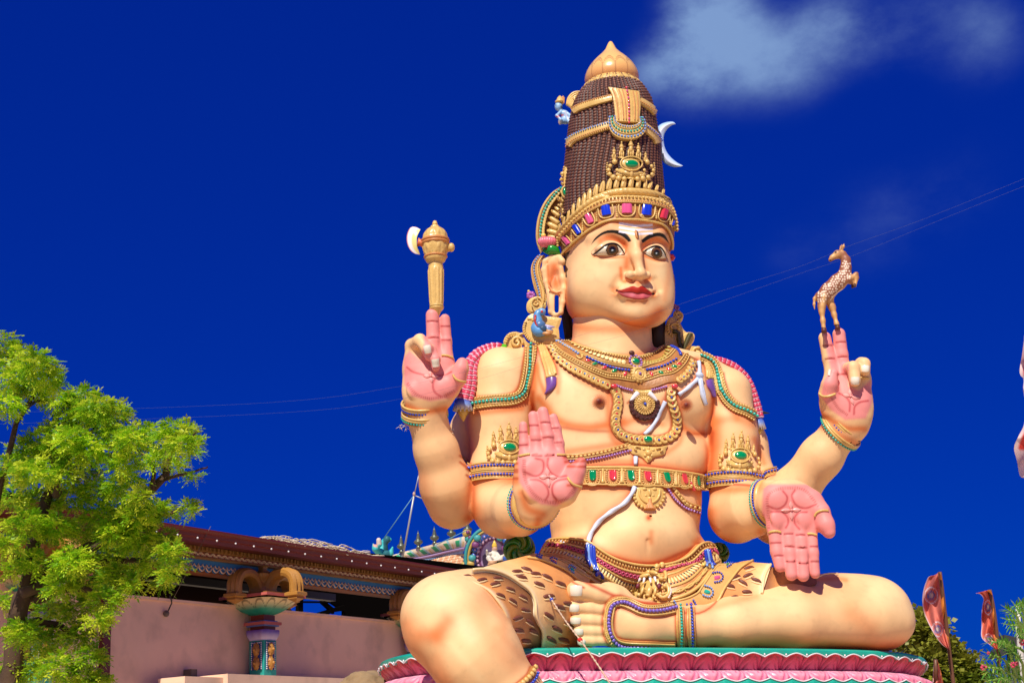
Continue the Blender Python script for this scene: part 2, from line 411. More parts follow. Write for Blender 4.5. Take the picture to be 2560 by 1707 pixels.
# legs
legL = [*chain([Kr((1440, 1512), 110, 106), Kr((1300, 1522), 255, 114), Kr((1170, 1546), 420, 112), Kr((1135, 1560), 470, 112)], k=40),
        *chain([Kr((1126, 1566), 480, 112), Kr((1190, 1640), 500, 108), Kr((1280, 1750), 480, 82), Kr((1360, 1850), 450, 58)], k=30),
        ell(Kr((1112, 1528), 475, 1)[0], (88, 74, 84), k=40), ell(Kr((1100, 1588), 505, 1)[0], (62, 46, 62), k=30)]
legR = [*chain([Kr((1690, 1530), 100, 105), Kr((1900, 1520), 60, 96), Kr((2090, 1530), -10, 86), Kr((2170, 1535), -40, 84)], k=40),
        ell(K(2180, 1534, 0), (100, 92, 98), k=40), ell(K(2110, 1500, -5), (90, 50, 70), k=30), ell(K(2215, 1560, 0), (66, 52, 70), k=25),
        *chain([Kr((2160, 1545), 40, 78), Kr((1980, 1545), 120, 74), Kr((1830, 1558), 185, 56), Kr((1740, 1566), 215, 44), Kr((1660, 1562), 235, 46)], k=28)]
footR = [*chain([Kr((1700, 1566), 232, 46), Kr((1600, 1562), 255, 58), Kr((1548, 1545), 262, 50)], k=30),
         con(K(1545, 1495, 262), K(1545, 1580, 268), 30, 28, k=26),
         con(K(1518, 1480, 268), K(1520, 1590, 272), 24, 22, k=20),
         *fchain('d', [(900, 905, 268, 88), (780, 880, 278, 74), (700, 866, 284, 66), (625, 855, 290, 80)], k=10),
         *fchain('d', [(860, 1010, 272, 52), (720, 993, 282, 47), (605, 985, 290, 50)], k=6),
         *fchain('d', [(860, 1095, 272, 46), (730, 1085, 282, 44), (618, 1083, 290, 46)], k=6),
         *fchain('d', [(860, 1172, 272, 43), (740, 1172, 282, 41), (640, 1166, 290, 43)], k=6),
         *fchain('d', [(860, 1240, 272, 38), (745, 1243, 282, 36), (668, 1245, 290, 39)], k=6)]
# ---- hands
PALMS = []
def grooves(reg, lst, dwf, r=2.2, k=3):       # creases of finger joints and palm lines
    o = []
    for (x1, y1, x2, y2) in lst:
        (a, b) = q(reg, (x1, y1), (x2, y2)); m = ((a[0] + b[0]) / 2, (a[1] + b[1]) / 2)
        o.append(con(K(a[0], a[1], dwf), K(b[0], b[1], dwf), r, r, k=k, mode='-'))
    return o
wA = 405
handA = [*fchain('n', [(540, 800, wA, 210), (560, 1000, wA, 215)], k=20, flat=((0, .1, 1), .42)),
         *fchain('n', [(400, 800, wA, 150), (420, 1000, wA - 4, 150), (500, 1120, wA - 14, 150)], k=24, flat=((0, .1, 1), .5)),
         *fchain('n', [(700, 790, wA, 130), (720, 1000, wA + 4, 160)], k=24, flat=((0, .1, 1), .5)),
         *fchain('n', [(470, 1100, wA - 10, 165), (450, 1250, wA - 30, 150), (420, 1300, wA - 60, 140)], k=24, flat=((0, .1, 1), .8)),
         ell(K(*q('n', (430, 790))[0], wA + 13), (27, 22, 12), k=5), ell(K(*q('n', (690, 780))[0], wA + 13), (22, 22, 12), k=5),
         ell(K(*q('n', (450, 1040))[0], wA + 12), (30, 28, 15), k=5), ell(K(*q('n', (780, 1040))[0], wA + 14), (30, 28, 16), k=5),
         *fchain('n', [(745, 640, wA - 4, 54), (735, 500, wA, 55), (700, 330, wA, 54), (662, 200, wA, 52)], k=5, k0=10),
         *fchain('n', [(325, 640, wA - 2, 66), (322, 500, wA, 58), (312, 290, wA, 52)], k=5, k0=10),
         *fchain('n', [(472, 640, wA, 66), (458, 420, wA + 4, 64), (428, 180, wA + 4, 62)], k=5, k0=10),
         *fchain('n', [(612, 640, wA, 66), (598, 420, wA + 6, 66), (540, 134, wA + 6, 66)], k=5, k0=10),
         *fchain('n', [(800, 1060, wA, 130), (880, 950, wA + 12, 95), (935, 820, wA + 20, 80), (985, 715, wA + 24, 62)], k=18)]
wB = 172
handB = [*fchain('g', [(560, 350, wB, 110), (560, 470, wB, 98)], k=20, flat=((0, .1, 1), .45)),
         *fchain('g', [(680, 360, wB, 108), (700, 470, wB, 100)], k=24, flat=((0, .1, 1), .45)),
         *fchain('g', [(620, 340, wB, 90), (760, 400, wB, 80)], k=24, flat=((0, .1, 1), .55)),
         *fchain('g', [(520, 350, wB, 80), (470, 370, wB - 30, 90)], k=24),
         ell(K(*q('g', (545, 340))[0], wB + 14), (26, 22, 12), k=5), ell(K(*q('g', (710, 345))[0], wB + 14), (32, 24, 13), k=5),
         ell(K(*q('g', (555, 470))[0], wB + 13), (24, 24, 11), k=5), ell(K(*q('g', (735, 470))[0], wB + 13), (25, 24, 11), k=5),
         *fchain('g', [(522, 540, wB, 46), (540, 690, wB + 4, 43), (562, 790, wB + 8, 38)], k=5, k0=10),
         *fchain('g', [(612, 545, wB + 2, 46), (624, 700, wB + 8, 43), (637, 845, wB + 14, 40)], k=5, k0=10),
         *fchain('g', [(695, 545, wB + 2, 46), (706, 700, wB + 8, 44), (716, 850, wB + 14, 41)], k=5, k0=10),
         *fchain('g', [(768, 545, wB, 40), (782, 700, wB + 4, 37), (794, 836, wB + 8, 34)], k=5, k0=10),
         *fchain('g', [(770, 370, wB, 75), (835, 425, wB + 14, 50), (868, 510, wB + 22, 50), (890, 562, wB + 24, 40)], k=16)]
wC = 195
handC = [*fchain('e', [(220, 1040, wC - 4, 92), (230, 1180, wC, 100)], k=20, flat=((0, .15, 1), .5)),
         *fchain('e', [(380, 1040, wC - 4, 80), (370, 1180, wC, 95)], k=30, flat=((0, .15, 1), .5)),
         *fchain('e', [(300, 1100, wC - 4, 110), (290, 1215, wC, 105), (270, 1290, wC - 15, 92)], k=30, flat=((0, .15, 1), .7)),
         ell(K(*q('e', (215, 1190))[0], wC + 20), (26, 26, 14), k=5), ell(K(*q('e', (410, 1170))[0], wC + 20), (28, 24, 14), k=5),
         *fchain('e', [(325, 1030, wC, 46), (322, 860, wC, 45), (316, 700, wC, 43)], k=5, k0=10),
         *fchain('e', [(412, 1060, wC - 4, 44), (408, 870, wC - 4, 36), (398, 725, wC - 4, 33)], k=5, k0=10),
         *fchain('e', [(190, 1050, wC, 56), (185, 900, wC + 4, 46), (235, 865, wC + 44, 42), (282, 920, wC + 58, 38), (296, 968, wC + 52, 33)], k=6, k0=12),
         *fchain('e', [(240, 1040, wC, 50), (262, 900, wC + 6, 38), (308, 930, wC + 40, 36), (336, 990, wC + 52, 32), (338, 1040, wC + 46, 28)], k=6, k0=12),
         *fchain('e', [(430, 1150, wC, 80), (478, 1110, wC + 14, 55), (505, 1050, wC + 22, 42), (512, 1010, wC + 22, 34)], k=14)]
wD = 120
handD = [*fchain('f', [(840, 1030, wD, 98), (850, 1150, wD, 112)], k=20, flat=((0, .1, 1), .5)),
         *fchain('f', [(985, 1000, wD, 84), (970, 1170, wD, 104)], k=30, flat=((0, .1, 1), .5)),
         *fchain('f', [(910, 1150, wD, 120), (925, 1250, wD, 105), (930, 1320, wD - 10, 100)], k=30, flat=((0, .1, 1), .7)),
         ell(K(*q('f', (830, 1140))[0], wD + 20), (26, 28, 14), k=5), ell(K(*q('f', (1010, 1160))[0], wD + 20), (24, 28, 14), k=5),
         *fchain('f', [(820, 1000, wD, 48), (792, 860, wD, 45), (762, 715, wD, 42)], k=5, k0=10),
         *fchain('f', [(898, 1000, wD, 46), (875, 830, wD, 44), (858, 690, wD, 43)], k=5, k0=10),
         *fchain('f', [(935, 1010, wD, 44), (935, 920, wD + 30, 42), (955, 915, wD + 48, 42), (966, 1005, wD + 54, 40)], k=6, k0=12),
         *fchain('f', [(1020, 1010, wD, 48), (1012, 890, wD + 16, 42), (1028, 890, wD + 38, 40), (1032, 935, wD + 44, 38)], k=6, k0=12),
         *fchain('f', [(830, 1180, wD + 4, 85), (785, 1090, wD + 26, 56), (795, 1030, wD + 40, 50), (822, 955, wD + 44, 34)], k=12)]
GR = [('n', wA + 18, [(260, 368, 350, 366), (385, 290, 485, 290), (520, 258, 615, 258), (650, 322, 718, 318), (262, 520, 360, 512), (410, 460, 515, 460), (545, 432, 655, 430), (680, 486, 755, 484), (420, 640, 525, 640), (570, 640, 670, 636)]),
      ('g', wB + 20, [(500, 632, 565, 630), (595, 655, 655, 658), (680, 665, 738, 665), (765, 655, 812, 655), (525, 718, 580, 716), (605, 757, 662, 757), (690, 768, 748, 768), (770, 755, 818, 755), (590, 572, 645, 570), (670, 578, 725, 578)]),
      ('e', wC + 17, [(285, 740, 350, 740), (290, 850, 355, 846), (372, 772, 428, 772), (378, 862, 432, 862)]),
      ('f', wD + 17, [(750, 768, 808, 765), (768, 858, 826, 855), (840, 745, 900, 742), (852, 845, 910, 842), (850, 962, 905, 958)])]
hands = []
for hnd, (rg, wf, gl) in zip((handA, handB, handC, handD), GR): hands.append(hnd + grooves(rg, gl, wf, r=1.9, k=3))
GROUPS = [(torso, 0), (armBL, 10), (armFL, 14), (armBR, 10), (armFR, 14), (legR, 20), (legL, 24), (footR, 16),
          (hands[0], 14), (hands[1], 14), (hands[2], 14), (hands[3], 14)]
HB = 2.6
bV, bF = netmesh(GROUPS, HB, (-420, -1000, -330), (1140, 140, 720))
bN = vnormals(bV, bF)
if (bN @ np.array([0, 0, 1.0]))[bV[:, 2] > np.percentile(bV[:, 2], 98)].mean() < 0: bF = bF[:, ::-1].copy(); bN = -bN
bvh('body', bV, bF)
bP = PX(bV)
cV, cF = netmesh([(torso, 0), (armBL[:3], 10), (armFL[:3], 14), (armBR[:3], 10), (armFR[:3], 14), (legL[:3], 24), (legR[:3], 20)], 4.0, (-420, -1000, -330), (1140, 140, 600)); bvh('core', cV, cF); CO = ['core']
print('body verts', len(bV))
# ================================================================ HEAD
HF = frame(25.0)
HG = frame(25.0, 11)
head0 = [sup(K(1543, 693, 12), (130, 131, 138), HG, k=0, n=2.7),
         ell(K(1541, 585, -5), (147, 150, 162), HF, k=26),
         ell(K(1475, 720, 86), (46, 50, 40), HF, k=60), ell(K(1480, 760, 34), (48, 44, 74), HF, k=44), ell(K(1624, 768, 30), (38, 44, 70), HF, k=40), ell(K(1630, 722, 66), (38, 54, 36), HF, k=60),
         ell(K(1590, 775, 92), (60, 32, 36), HF, k=60)]
hV, hF_ = netmesh([(head0, 0)], 6.0, (0, -200, -520), (520, 520, 40))
bvh('head0', hV, hF_)
def hp(x, y, dz=0.0):
    h = cast(x, y, ['head0']); z = h[0][2] + dz; m = 1 - z / F
    return np.array([(x - 1280) * m, (853.5 - y) * m, z])
head1 = head0 + [
    # brows, sockets, eyeballs
    *chain([(hp(1484, 594, -14), 15), (hp(1528, 574, -12), 17), (hp(1572, 598, -12), 15)], k=18),
    *chain([(hp(1606, 602, -14), 13), (hp(1645, 584, -12), 14), (hp(1668, 604, -16), 10)], k=18),
    ell(hp(1526, 616, 6), (44, 24, 11), HF, k=18, mode='-'), ell(hp(1640, 624, 6), (32, 24, 11), HF, k=18, mode='-'),
    ell(hp(1526, 627, -19), (40, 20, 22), HF, k=6), ell(hp(1637, 633, -19), (32, 19, 22), HF, k=6),
    # nose
    *chain([(hp(1588, 588, -4), 11), (hp(1592, 640, 16), 11.5), (hp(1601, 682, 28), 12)], k=16),
    ell(hp(1602, 685, 28), (13, 13, 14), HF, k=8), ell(hp(1574, 688, 17), (12, 12, 14), HF, k=10), ell(hp(1618, 689, 20), (9, 11, 12), HF, k=10),
    ell(hp(1583, 701, 22), (8, 4, 7), HF, k=3, mode='-'), ell(hp(1609, 702, 25), (6, 4, 6), HF, k=3, mode='-'),
    con(hp(1599, 700, 16), hp(1596, 718, 12), 7, 8, k=10),
    # mouth
    ell(hp(1589, 731, 0), (50, 22, 18), HF, k=24),
    *chain([(hp(1548, 728, 4), 5), (hp(1574, 724, 14), 8), (hp(1594, 726, 17), 7.5), (hp(1612, 726, 12), 7.5), (hp(1628, 732, 2), 5)], k=5),
    *chain([(hp(1556, 737, 6), 6), (hp(1580, 741, 10), 9), (hp(1604, 742, 10), 9), (hp(1622, 740, 4), 6)], k=5),
    con(hp(1541, 727, 6), hp(1538, 724, 2), 5, 5, k=6, mode='-'),
    con(hp(1634, 734, 4), hp(1637, 733, 2), 4, 4, k=6, mode='-'),
    ell(hp(1596, 786, -8), (32, 20, 18), HF, k=40),
    con(hp(1548, 696, 6), hp(1534, 720, 3), 3, 4, k=16, mode='-'), con(hp(1640, 700, 4), hp(1648, 722, 2), 3, 4, k=14, mode='-'),
]
hV, hF = netmesh([(head1, 0)], 1.9, (80, 10, -420), (440, 370, 60), relax=3)
hN = vnormals(hV, hF)
if hN[hV[:, 2].argmax()][2] < 0: hF = hF[:, ::-1].copy(); hN = -hN
bvh('head', hV, hF); hP = PX(hV)
print('head verts', len(hV))
# ---------------------------------------------------------------- paint
def sdist(Pp, line):                          # pixel distance to a polyline
    line = np.asarray(line, float)[:, :2]; best = np.full(len(Pp), 1e9)
    for a, b in zip(line[:-1], line[1:]):
        ba = b - a; t = np.clip(((Pp - a) @ ba) / (ba @ ba + 1e-9), 0, 1); best = np.minimum(best, np.linalg.norm(Pp - a - t[:, None] * ba, axis=1))
    return best
def stroke(col, Pp, line, wid, c, st=1.0, hard=False, mask=None, n=None):
    line = np.asarray(line, float)
    if len(line) == 1: line = np.vstack([line, line + .1])
    lo = line[:, :2].min(0) - wid * 3; hi = line[:, :2].max(0) + wid * 3
    s = np.nonzero(((Pp > lo) & (Pp < hi)).all(1) & (True if mask is None else mask))[0]
    if len(s) == 0: return
    if len(line) > 2: line = smoothline(line, 24)
    d = sdist(Pp[s], line)
    a = (np.clip((wid - d) / 1.5 + .5, 0, 1) if hard else np.exp(-(d / wid) ** 2)) * st
    col[s] = col[s] * (1 - a[:, None]) + np.asarray(c) * a[:, None]
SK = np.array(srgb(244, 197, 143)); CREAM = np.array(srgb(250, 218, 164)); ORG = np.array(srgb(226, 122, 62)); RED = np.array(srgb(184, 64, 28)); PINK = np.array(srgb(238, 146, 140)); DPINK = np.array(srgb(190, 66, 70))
hC = np.tile(SK, (len(hV), 1))
for line, w, c, s in [
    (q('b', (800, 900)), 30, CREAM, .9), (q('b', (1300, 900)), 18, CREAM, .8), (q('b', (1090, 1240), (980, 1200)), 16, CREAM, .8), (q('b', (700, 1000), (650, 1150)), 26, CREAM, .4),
    (q('b', (760, 610), (850, 575), (960, 620)), 13, ORG, .95), (q('b', (1150, 640), (1260, 590), (1370, 640)), 11, ORG, .95),
    (q('b', (980, 640), (1000, 760), (990, 850)), 9, ORG, .8), (q('b', (1150, 700), (1160, 800), (1180, 870)), 5, ORG, .5),
    (q('b', (690, 745), (850, 765), (970, 755)), 4, ORG, .9), (q('b', (1150, 740), (1270, 785), (1350, 785)), 4, ORG, .9),
    (q('b', (460, 620), (560, 520), (760, 450), (1000, 430), (1250, 455), (1380, 520)), 9, ORG, .7),
    (q('b', (430, 1150), (480, 1300), (650, 1360), (900, 1375), (1150, 1370), (1300, 1270)), 17, ORG, .95),
    (q('b', (440, 1340), (650, 1400), (900, 1410), (1150, 1405), (1290, 1330)), 8, RED, .45),
    (q('b', (940, 860), (945, 930), (960, 980), (1060, 990), (1180, 990), (1215, 950)), 5, ORG, .9),
    (q('b', (880, 1080)), 11, ORG, .95), (q('b', (1245, 1110)), 10, ORG, .95), (q('b', (1000, 1175), (1180, 1175)), 8, ORG, .5),
    (q('b', (1085, 1000), (1100, 1020)), 6, ORG, .6), (q('b', (425, 1000), (420, 1180)), 8, ORG, .6),
    (q('b', (1395, 700), (1390, 900), (1350, 1150)), 8, ORG, .35),
    (q('b', (1000, 1160), (1120, 1170), (1190, 1160)), 2.2, RED, .7)]:
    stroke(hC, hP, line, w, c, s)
for line, w, c, s in [(q('b', (990, 950), (1010, 962), (1040, 972)), 2.5, RED, 1), (q('b', (1150, 975), (1185, 965)), 2, RED, .9)]:
    stroke(hC, hP, line, w, c, s)
LIPR = np.array(srgb(178, 40, 24)); LIPP = np.array(srgb(226, 108, 118)); BLK = np.array((.008, .005, .004))
def poly_mask(Pp, poly, soft=1.0):            # inside test with soft edge
    poly = np.asarray(poly, float); x, y = Pp[:, 0], Pp[:, 1]; ins = np.zeros(len(Pp), bool)
    for (x1, y1), (x2, y2) in zip(poly, np.roll(poly, -1, 0)):
        c = ((y1 > y) != (y2 > y)) & (x < (x2 - x1) * (y - y1) / (y2 - y1 + 1e-12) + x1); ins ^= c
    d = sdist(Pp, np.vstack([poly, poly[:1]])); return np.clip(np.where(ins, d, -d) / soft + .5, 0, 1)
def polyfill(col, Pp, poly, c, soft=1.2, st=1.0):
    lo = np.min(poly, 0) - 5; hi = np.max(poly, 0) + 5; s = np.nonzero(((Pp > lo) & (Pp < hi)).all(1))[0]
    a = poly_mask(Pp[s], poly, soft)[:, None] * st; col[s] = col[s] * (1 - a) + np.asarray(c) * a
up = smoothline(q('b', (900, 1068), (960, 1058), (1010, 1038), (1060, 1026), (1100, 1040), (1140, 1024), (1190, 1056), (1244, 1100)), 40)
ml = smoothline(q('b', (900, 1068), (960, 1086), (1040, 1084), (1095, 1098), (1150, 1092), (1200, 1106), (1244, 1100)), 40)
lo_ = smoothline(q('b', (900, 1068), (950, 1118), (1040, 1146), (1110, 1154), (1180, 1146), (1218, 1122), (1244, 1100)), 40)
polyfill(hC, hP, np.vstack([up, lo_[::-1]]), LIPR)
polyfill(hC, hP, np.vstack([ml + [0, 1.5], (lo_ * .8 + ml * .2)[::-1]]), LIPP, soft=3)
stroke(hC, hP, q('b', (980, 1100), (1060, 1112)), 4, srgb(240, 150, 165), .5)
stroke(hC, hP, ml, 1.3, srgb(70, 8, 8), .95, hard=True)
for c in ((903, 1068), (1242, 1100)): stroke(hC, hP, q('b', c), 3.2, srgb(60, 10, 6), .95, hard=True)
# painted eyebrows
browL = np.vstack([smoothline(q('b', (664, 640), (700, 580), (770, 525), (850, 503), (940, 515), (1005, 552), (1042, 608)), 30), smoothline(q('b', (1012, 616), (975, 580), (922, 549), (850, 532), (775, 548), (712, 592), (664, 640)), 30)])
browR = np.vstack([smoothline(q('b', (1130, 600), (1200, 549), (1290, 529), (1352, 552), (1398, 640)), 30), smoothline(q('b', (1388, 628), (1338, 580), (1290, 563), (1215, 583), (1146, 628)), 30)])
for bpoly in (browL, browR): polyfill(hC, hP, bpoly, BLK, 1.2)
# sideburn
polyfill(hC, hP, np.array(q('b', (380, 745), (475, 690), (440, 760), (425, 830), (450, 870), (435, 900), (440, 945), (420, 950), (425, 905), (400, 880))), srgb(60, 28, 14), 1.2)
# ash stripes on the brow
for (y0, y1) in ((430, 448), (469, 486), (507, 523)):
    polyfill(hC, hP, np.array(q('b', (925, y0), (1080, y0 + 26), (1238, y0 + 18), (1240, y1 + 20), (1080, y1 + 30), (922, y1 + 4))), srgb(236, 230, 246), .8)

polyfill(hC, hP, np.vstack([np.array(q('b', (352, 660), (400, 595), (455, 530), (530, 450), (600, 390), (680, 335), (760, 295), (850, 268), (950, 262), (1060, 265), (1170, 275), (1270, 292), (1350, 325), (1400, 385), (1425, 450), (1430, 520))), [(1720, 560), (1720, 420), (1380, 420), (1380, 620)]]), srgb(70, 34, 26), 1.5)
# ---------------------------------------------------------------- airbrushed paint of the body
bC = np.tile(SK, (len(bV), 1))
PAINT = [  # region, points, width, colour, strength
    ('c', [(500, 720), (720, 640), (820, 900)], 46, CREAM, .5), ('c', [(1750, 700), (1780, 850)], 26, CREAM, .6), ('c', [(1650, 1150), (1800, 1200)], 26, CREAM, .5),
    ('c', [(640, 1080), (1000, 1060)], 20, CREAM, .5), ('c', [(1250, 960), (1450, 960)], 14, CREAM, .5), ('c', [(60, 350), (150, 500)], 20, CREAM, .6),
    ('c', [(330, 270), (345, 500), (325, 680), (320, 900)], 11, ORG, .95), ('c', [(325, 640), (325, 900)], 5, RED, .8),
    ('c', [(380, 700), (560, 900), (800, 955), (1010, 930), (1130, 905)], 13, ORG, .9), ('c', [(560, 950), (800, 985), (1005, 990)], 4, RED, .55),
    ('c', [(1650, 940), (1750, 1000), (1900, 1010)], 10, ORG, .9), ('c', [(1700, 1012), (1910, 1016)], 3, RED, .5),
    ('c', [(1935, 700), (1925, 900), (1905, 1300)], 9, ORG, .95), ('c', [(1938, 650), (1930, 850), (1915, 1100)], 4, RED, .7),
    ('c', [(1120, 930), (1300, 870), (1480, 930)], 9, ORG, .6), ('c', [(1010, 560), (1000, 800), (1040, 1050), (1150, 1130)], 9, ORG, .7),
    ('c', [(1650, 700), (1640, 900), (1640, 1080), (1520, 1180)], 8, ORG, .6), ('c', [(640, 1170), (900, 1130), (1180, 1090)], 9, ORG, .6),
    ('c', [(650, 1280), (1200, 1270), (1890, 1360)], 12, ORG, .75), ('c', [(790, 1300), (1300, 1290), (1890, 1375)], 3, RED, .8),
    ('c', [(760, 1500), (1300, 1510), (1880, 1540)], 9, ORG, .7),
    ('c', [(920, 725)], 14, ORG, .8), ('c', [(920, 725)], 13, srgb(150, 44, 24), 1), ('c', [(920, 722)], 8, srgb(90, 20, 12), 1),
    ('c', [(1695, 755)], 12, ORG, .8), ('c', [(1695, 755)], 11, srgb(150, 44, 24), 1), ('c', [(1695, 752)], 7, srgb(90, 20, 12), 1),
    ('c', [(0, 780), (150, 770), (300, 720)], 10, ORG, .85), ('c', [(20, 1290), (190, 1290)], 20, ORG, .7), ('c', [(20, 1410), (190, 1410)], 14, RED, .35),
    ('c', [(300, 600), (240, 680)], 14, ORG, .5), ('c', [(350, 260), (380, 500), (430, 640)], 6, ORG, .8), ('c', [(470, 300), (560, 480), (550, 640)], 7, ORG, .6),
    ('c', [(470, 280), (700, 500), (1000, 640)], 9, ORG, .75), ('c', [(600, 180), (900, 300), (1180, 320), (1400, 260)], 9, ORG, .6),
    ('c', [(1960, 900), (1960, 1350)], 16, ORG, .8), ('c', [(1930, 1000), (1910, 1340)], 7, RED, .6), ('c', [(2000, 700), (2150, 870)], 10, ORG, .7),
    ('d', [(660, 480), (900, 600), (1200, 650), (1500, 560)], 16, ORG, .9), ('d', [(720, 500), (900, 590), (1200, 642), (1530, 520)], 5, RED, .8),
    ('d', [(1200, 400), (1200, 480)], 7, ORG, .6), ('d', [(330, 300), (320, 460), (700, 480)], 11, ORG, .9), ('d', [(330, 470), (500, 472), (700, 490)], 4, RED, .7),
    ('d', [(1080, 60), (800, 280), (700, 450)], 9, ORG, .45), ('d', [(1540, 480), (1660, 400), (1680, 480)], 10, ORG, .8), ('d', [(1560, 100), (1590, 280), (1660, 440)], 8, ORG, .6),
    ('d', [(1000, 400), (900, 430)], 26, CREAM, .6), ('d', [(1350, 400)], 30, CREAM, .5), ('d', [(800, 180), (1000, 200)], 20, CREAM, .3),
    ('d', [(1180, 290)], 9, ORG, .8), ('d', [(1180, 290)], 5.5, RED, .9),
    ('d', [(330, 1500), (0, 1150)], 13, ORG, .3),
    ('d', [(940, 1250), (1400, 1265)], 10, ORG, .8), ('d', [(880, 1000), (1000, 960), (1150, 1030), (1400, 1000)], 7, ORG, .7),
    ('g', [(20, 1315), (600, 1300), (1100, 1330), (1400, 1330)], 24, ORG, .95), ('g', [(900, 1325), (1420, 1335)], 12, RED, .5),
    ('g', [(1020, 1040), (1110, 970)], 26, ORG, .25), ('g', [(1050, 1110), (1160, 1200)], 26, ORG, .4), ('g', [(750, 955), (980, 930)], 24, ORG, .25),
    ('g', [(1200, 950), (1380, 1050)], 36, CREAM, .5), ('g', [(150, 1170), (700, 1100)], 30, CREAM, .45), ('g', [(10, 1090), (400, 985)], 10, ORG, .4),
    ('g', [(95, 430), (110, 600), (230, 640)], 20, ORG, .85), ('g', [(60, 280), (380, 270), (430, 240)], 12, ORG, .8), ('g', [(90, 230), (90, 0)], 12, ORG, .6),
    ('g', [(430, 560), (460, 620)], 12, ORG, .6), ('g', [(250, 420), (330, 460)], 24, CREAM, .4),
    ('h', [(590, 240), (600, 450), (570, 470)], 14, ORG, .95), ('h', [(597, 250), (602, 440)], 4, RED, .6), ('h', [(620, 215), (880, 215)], 16, ORG, .9),
    ('h', [(620, 400), (680, 580), (850, 570)], 20, ORG, .5), ('h', [(250, 200), (300, 400), (400, 530)], 22, ORG, .45), ('h', [(580, 20), (560, 70), (540, 110)], 8, ORG, .6),
    ('h', [(150, 1180), (220, 1380), (380, 1560)], 26, ORG, .6), ('h', [(350, 1240), (430, 1150)], 20, ORG, .7), ('h', [(250, 1250), (350, 1260)], 22, ORG, .6),
    ('h', [(620, 1080), (660, 1200), (760, 1340), (880, 1460)], 24, ORG, .28), ('h', [(690, 960), (790, 1110), (800, 1200)], 16, ORG, .35),
    ('h', [(640, 1000), (700, 1060)], 30, ORG, .15), ('h', [(350, 1400), (420, 1560)], 18, ORG, .35), ('h', [(450, 1310), (650, 1540)], 13, CREAM, .5), ('h', [(250, 1000), (450, 1000)], 40, CREAM, .5),
    ('h', [(920, 300), (960, 400), (1060, 440)], 12, ORG, .85), ('h', [(700, 320), (760, 300)], 30, CREAM, .5),
    ('e', [(590, 1000), (600, 1230), (900, 1230)], 8, ORG, .6), ('e', [(930, 950), (900, 1150), (760, 1270), (590, 1300)], 8, ORG, .75), ('e', [(590, 1340), (900, 1310)], 9, ORG, .8),
    ('e', [(550, 1380), (560, 1560)], 14, ORG, .7), ('e', [(620, 960), (590, 1050)], 9, ORG, .5), ('e', [(700, 1480), (870, 1420)], 20, CREAM, .35),
    ('e', [(150, 1290), (260, 1330), (400, 1310)], 9, ORG, .9), ('f', [(740, 1230), (900, 1320), (1030, 1330)], 9, ORG, .9), ('f', [(740, 1310), (980, 1430)], 10, ORG, .7),
    ('f', [(20, 900), (60, 1080), (250, 1230)], 9, ORG, .7), ('f', [(20, 1280), (150, 1260), (280, 1300)], 12, ORG, .6), ('f', [(290, 1400), (350, 1560)], 9, ORG, .7),
    ('b', [(480, 1400), (700, 1430), (1000, 1430), (1200, 1400)], 14, ORG, .75), ('b', [(480, 1400), (480, 1568)], 10, ORG, .7), ('b', [(700, 1520), (900, 1540)], 20, CREAM, .3),
    ('g', [(480, 900), (900, 870), (1000, 880)], 7, ORG, .7),
]
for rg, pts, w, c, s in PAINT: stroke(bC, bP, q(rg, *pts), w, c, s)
# rays round the nipples
for (cx, cy, r0, r1) in ((*q('c', (920, 728))[0], 13, 18), (*q('c', (1695, 760))[0], 11, 16)):
    for a in range(0, 360, 18):
        stroke(bC, bP, [(cx + r0 * cos(rad(a)), cy + r0 * sin(rad(a))), (cx + r1 * cos(rad(a)), cy + r1 * sin(rad(a)))], 1.3, RED, .5)
# palms: painted pink where the hand's inner side faces
def near_hand(h, lo, hi):
    m = ((bP > lo) & (bP < hi)).all(1) & (bV[:, 2] > -300); s = np.nonzero(m)[0]
    d = evalpts([(flatten(h), 0)], bV[s]); s = s[d < 3.0]; return s
def palm(h, reg, box, dirn, cut):
    lo, hi = q(reg, box[:2], box[2:]); s = near_hand(h, lo, hi)
    nn = bN[s] @ (np.asarray(dirn) / np.linalg.norm(dirn)); P_ = bP[s]
    cpoly = np.array(q(reg, *cut)); a = np.clip((nn - .02) / .3, 0, 1) * poly_mask(P_, cpoly, 14 / 2)
    c = PINK * 1.0; bC[s] = bC[s] * (1 - a[:, None]) + c * a[:, None]; return s
sA = palm(hands[0], 'n', (150, 0, 1250, 1400), (0, 0, 1), [(200, 0), (1035, 0), (1035, 660), (1040, 760), (1000, 930), (900, 1100), (700, 1220), (520, 1200), (400, 1130), (270, 950), (240, 640)])
sB = palm(hands[1], 'g', (420, 230, 960, 920), (0, 0, 1), [(450, 240), (940, 240), (940, 620), (860, 920), (500, 920), (445, 560), (440, 400)])
sC = palm(hands[2], 'e', (110, 600, 560, 1290), (0, 0, 1), [(230, 600), (450, 600), (450, 980), (540, 950), (545, 1120), (450, 1240), (300, 1262), (180, 1230), (130, 1150), (128, 980), (165, 930), (240, 990), (262, 880)])
sD = palm(hands[3], 'f', (690, 620, 1110, 1340), (0, 0, 1), [(738, 620), (925, 620), (925, 1040), (990, 1070), (1075, 1000), (1085, 1150), (1040, 1260), (900, 1270), (800, 1200), (735, 1110), (755, 1000), (800, 930)])
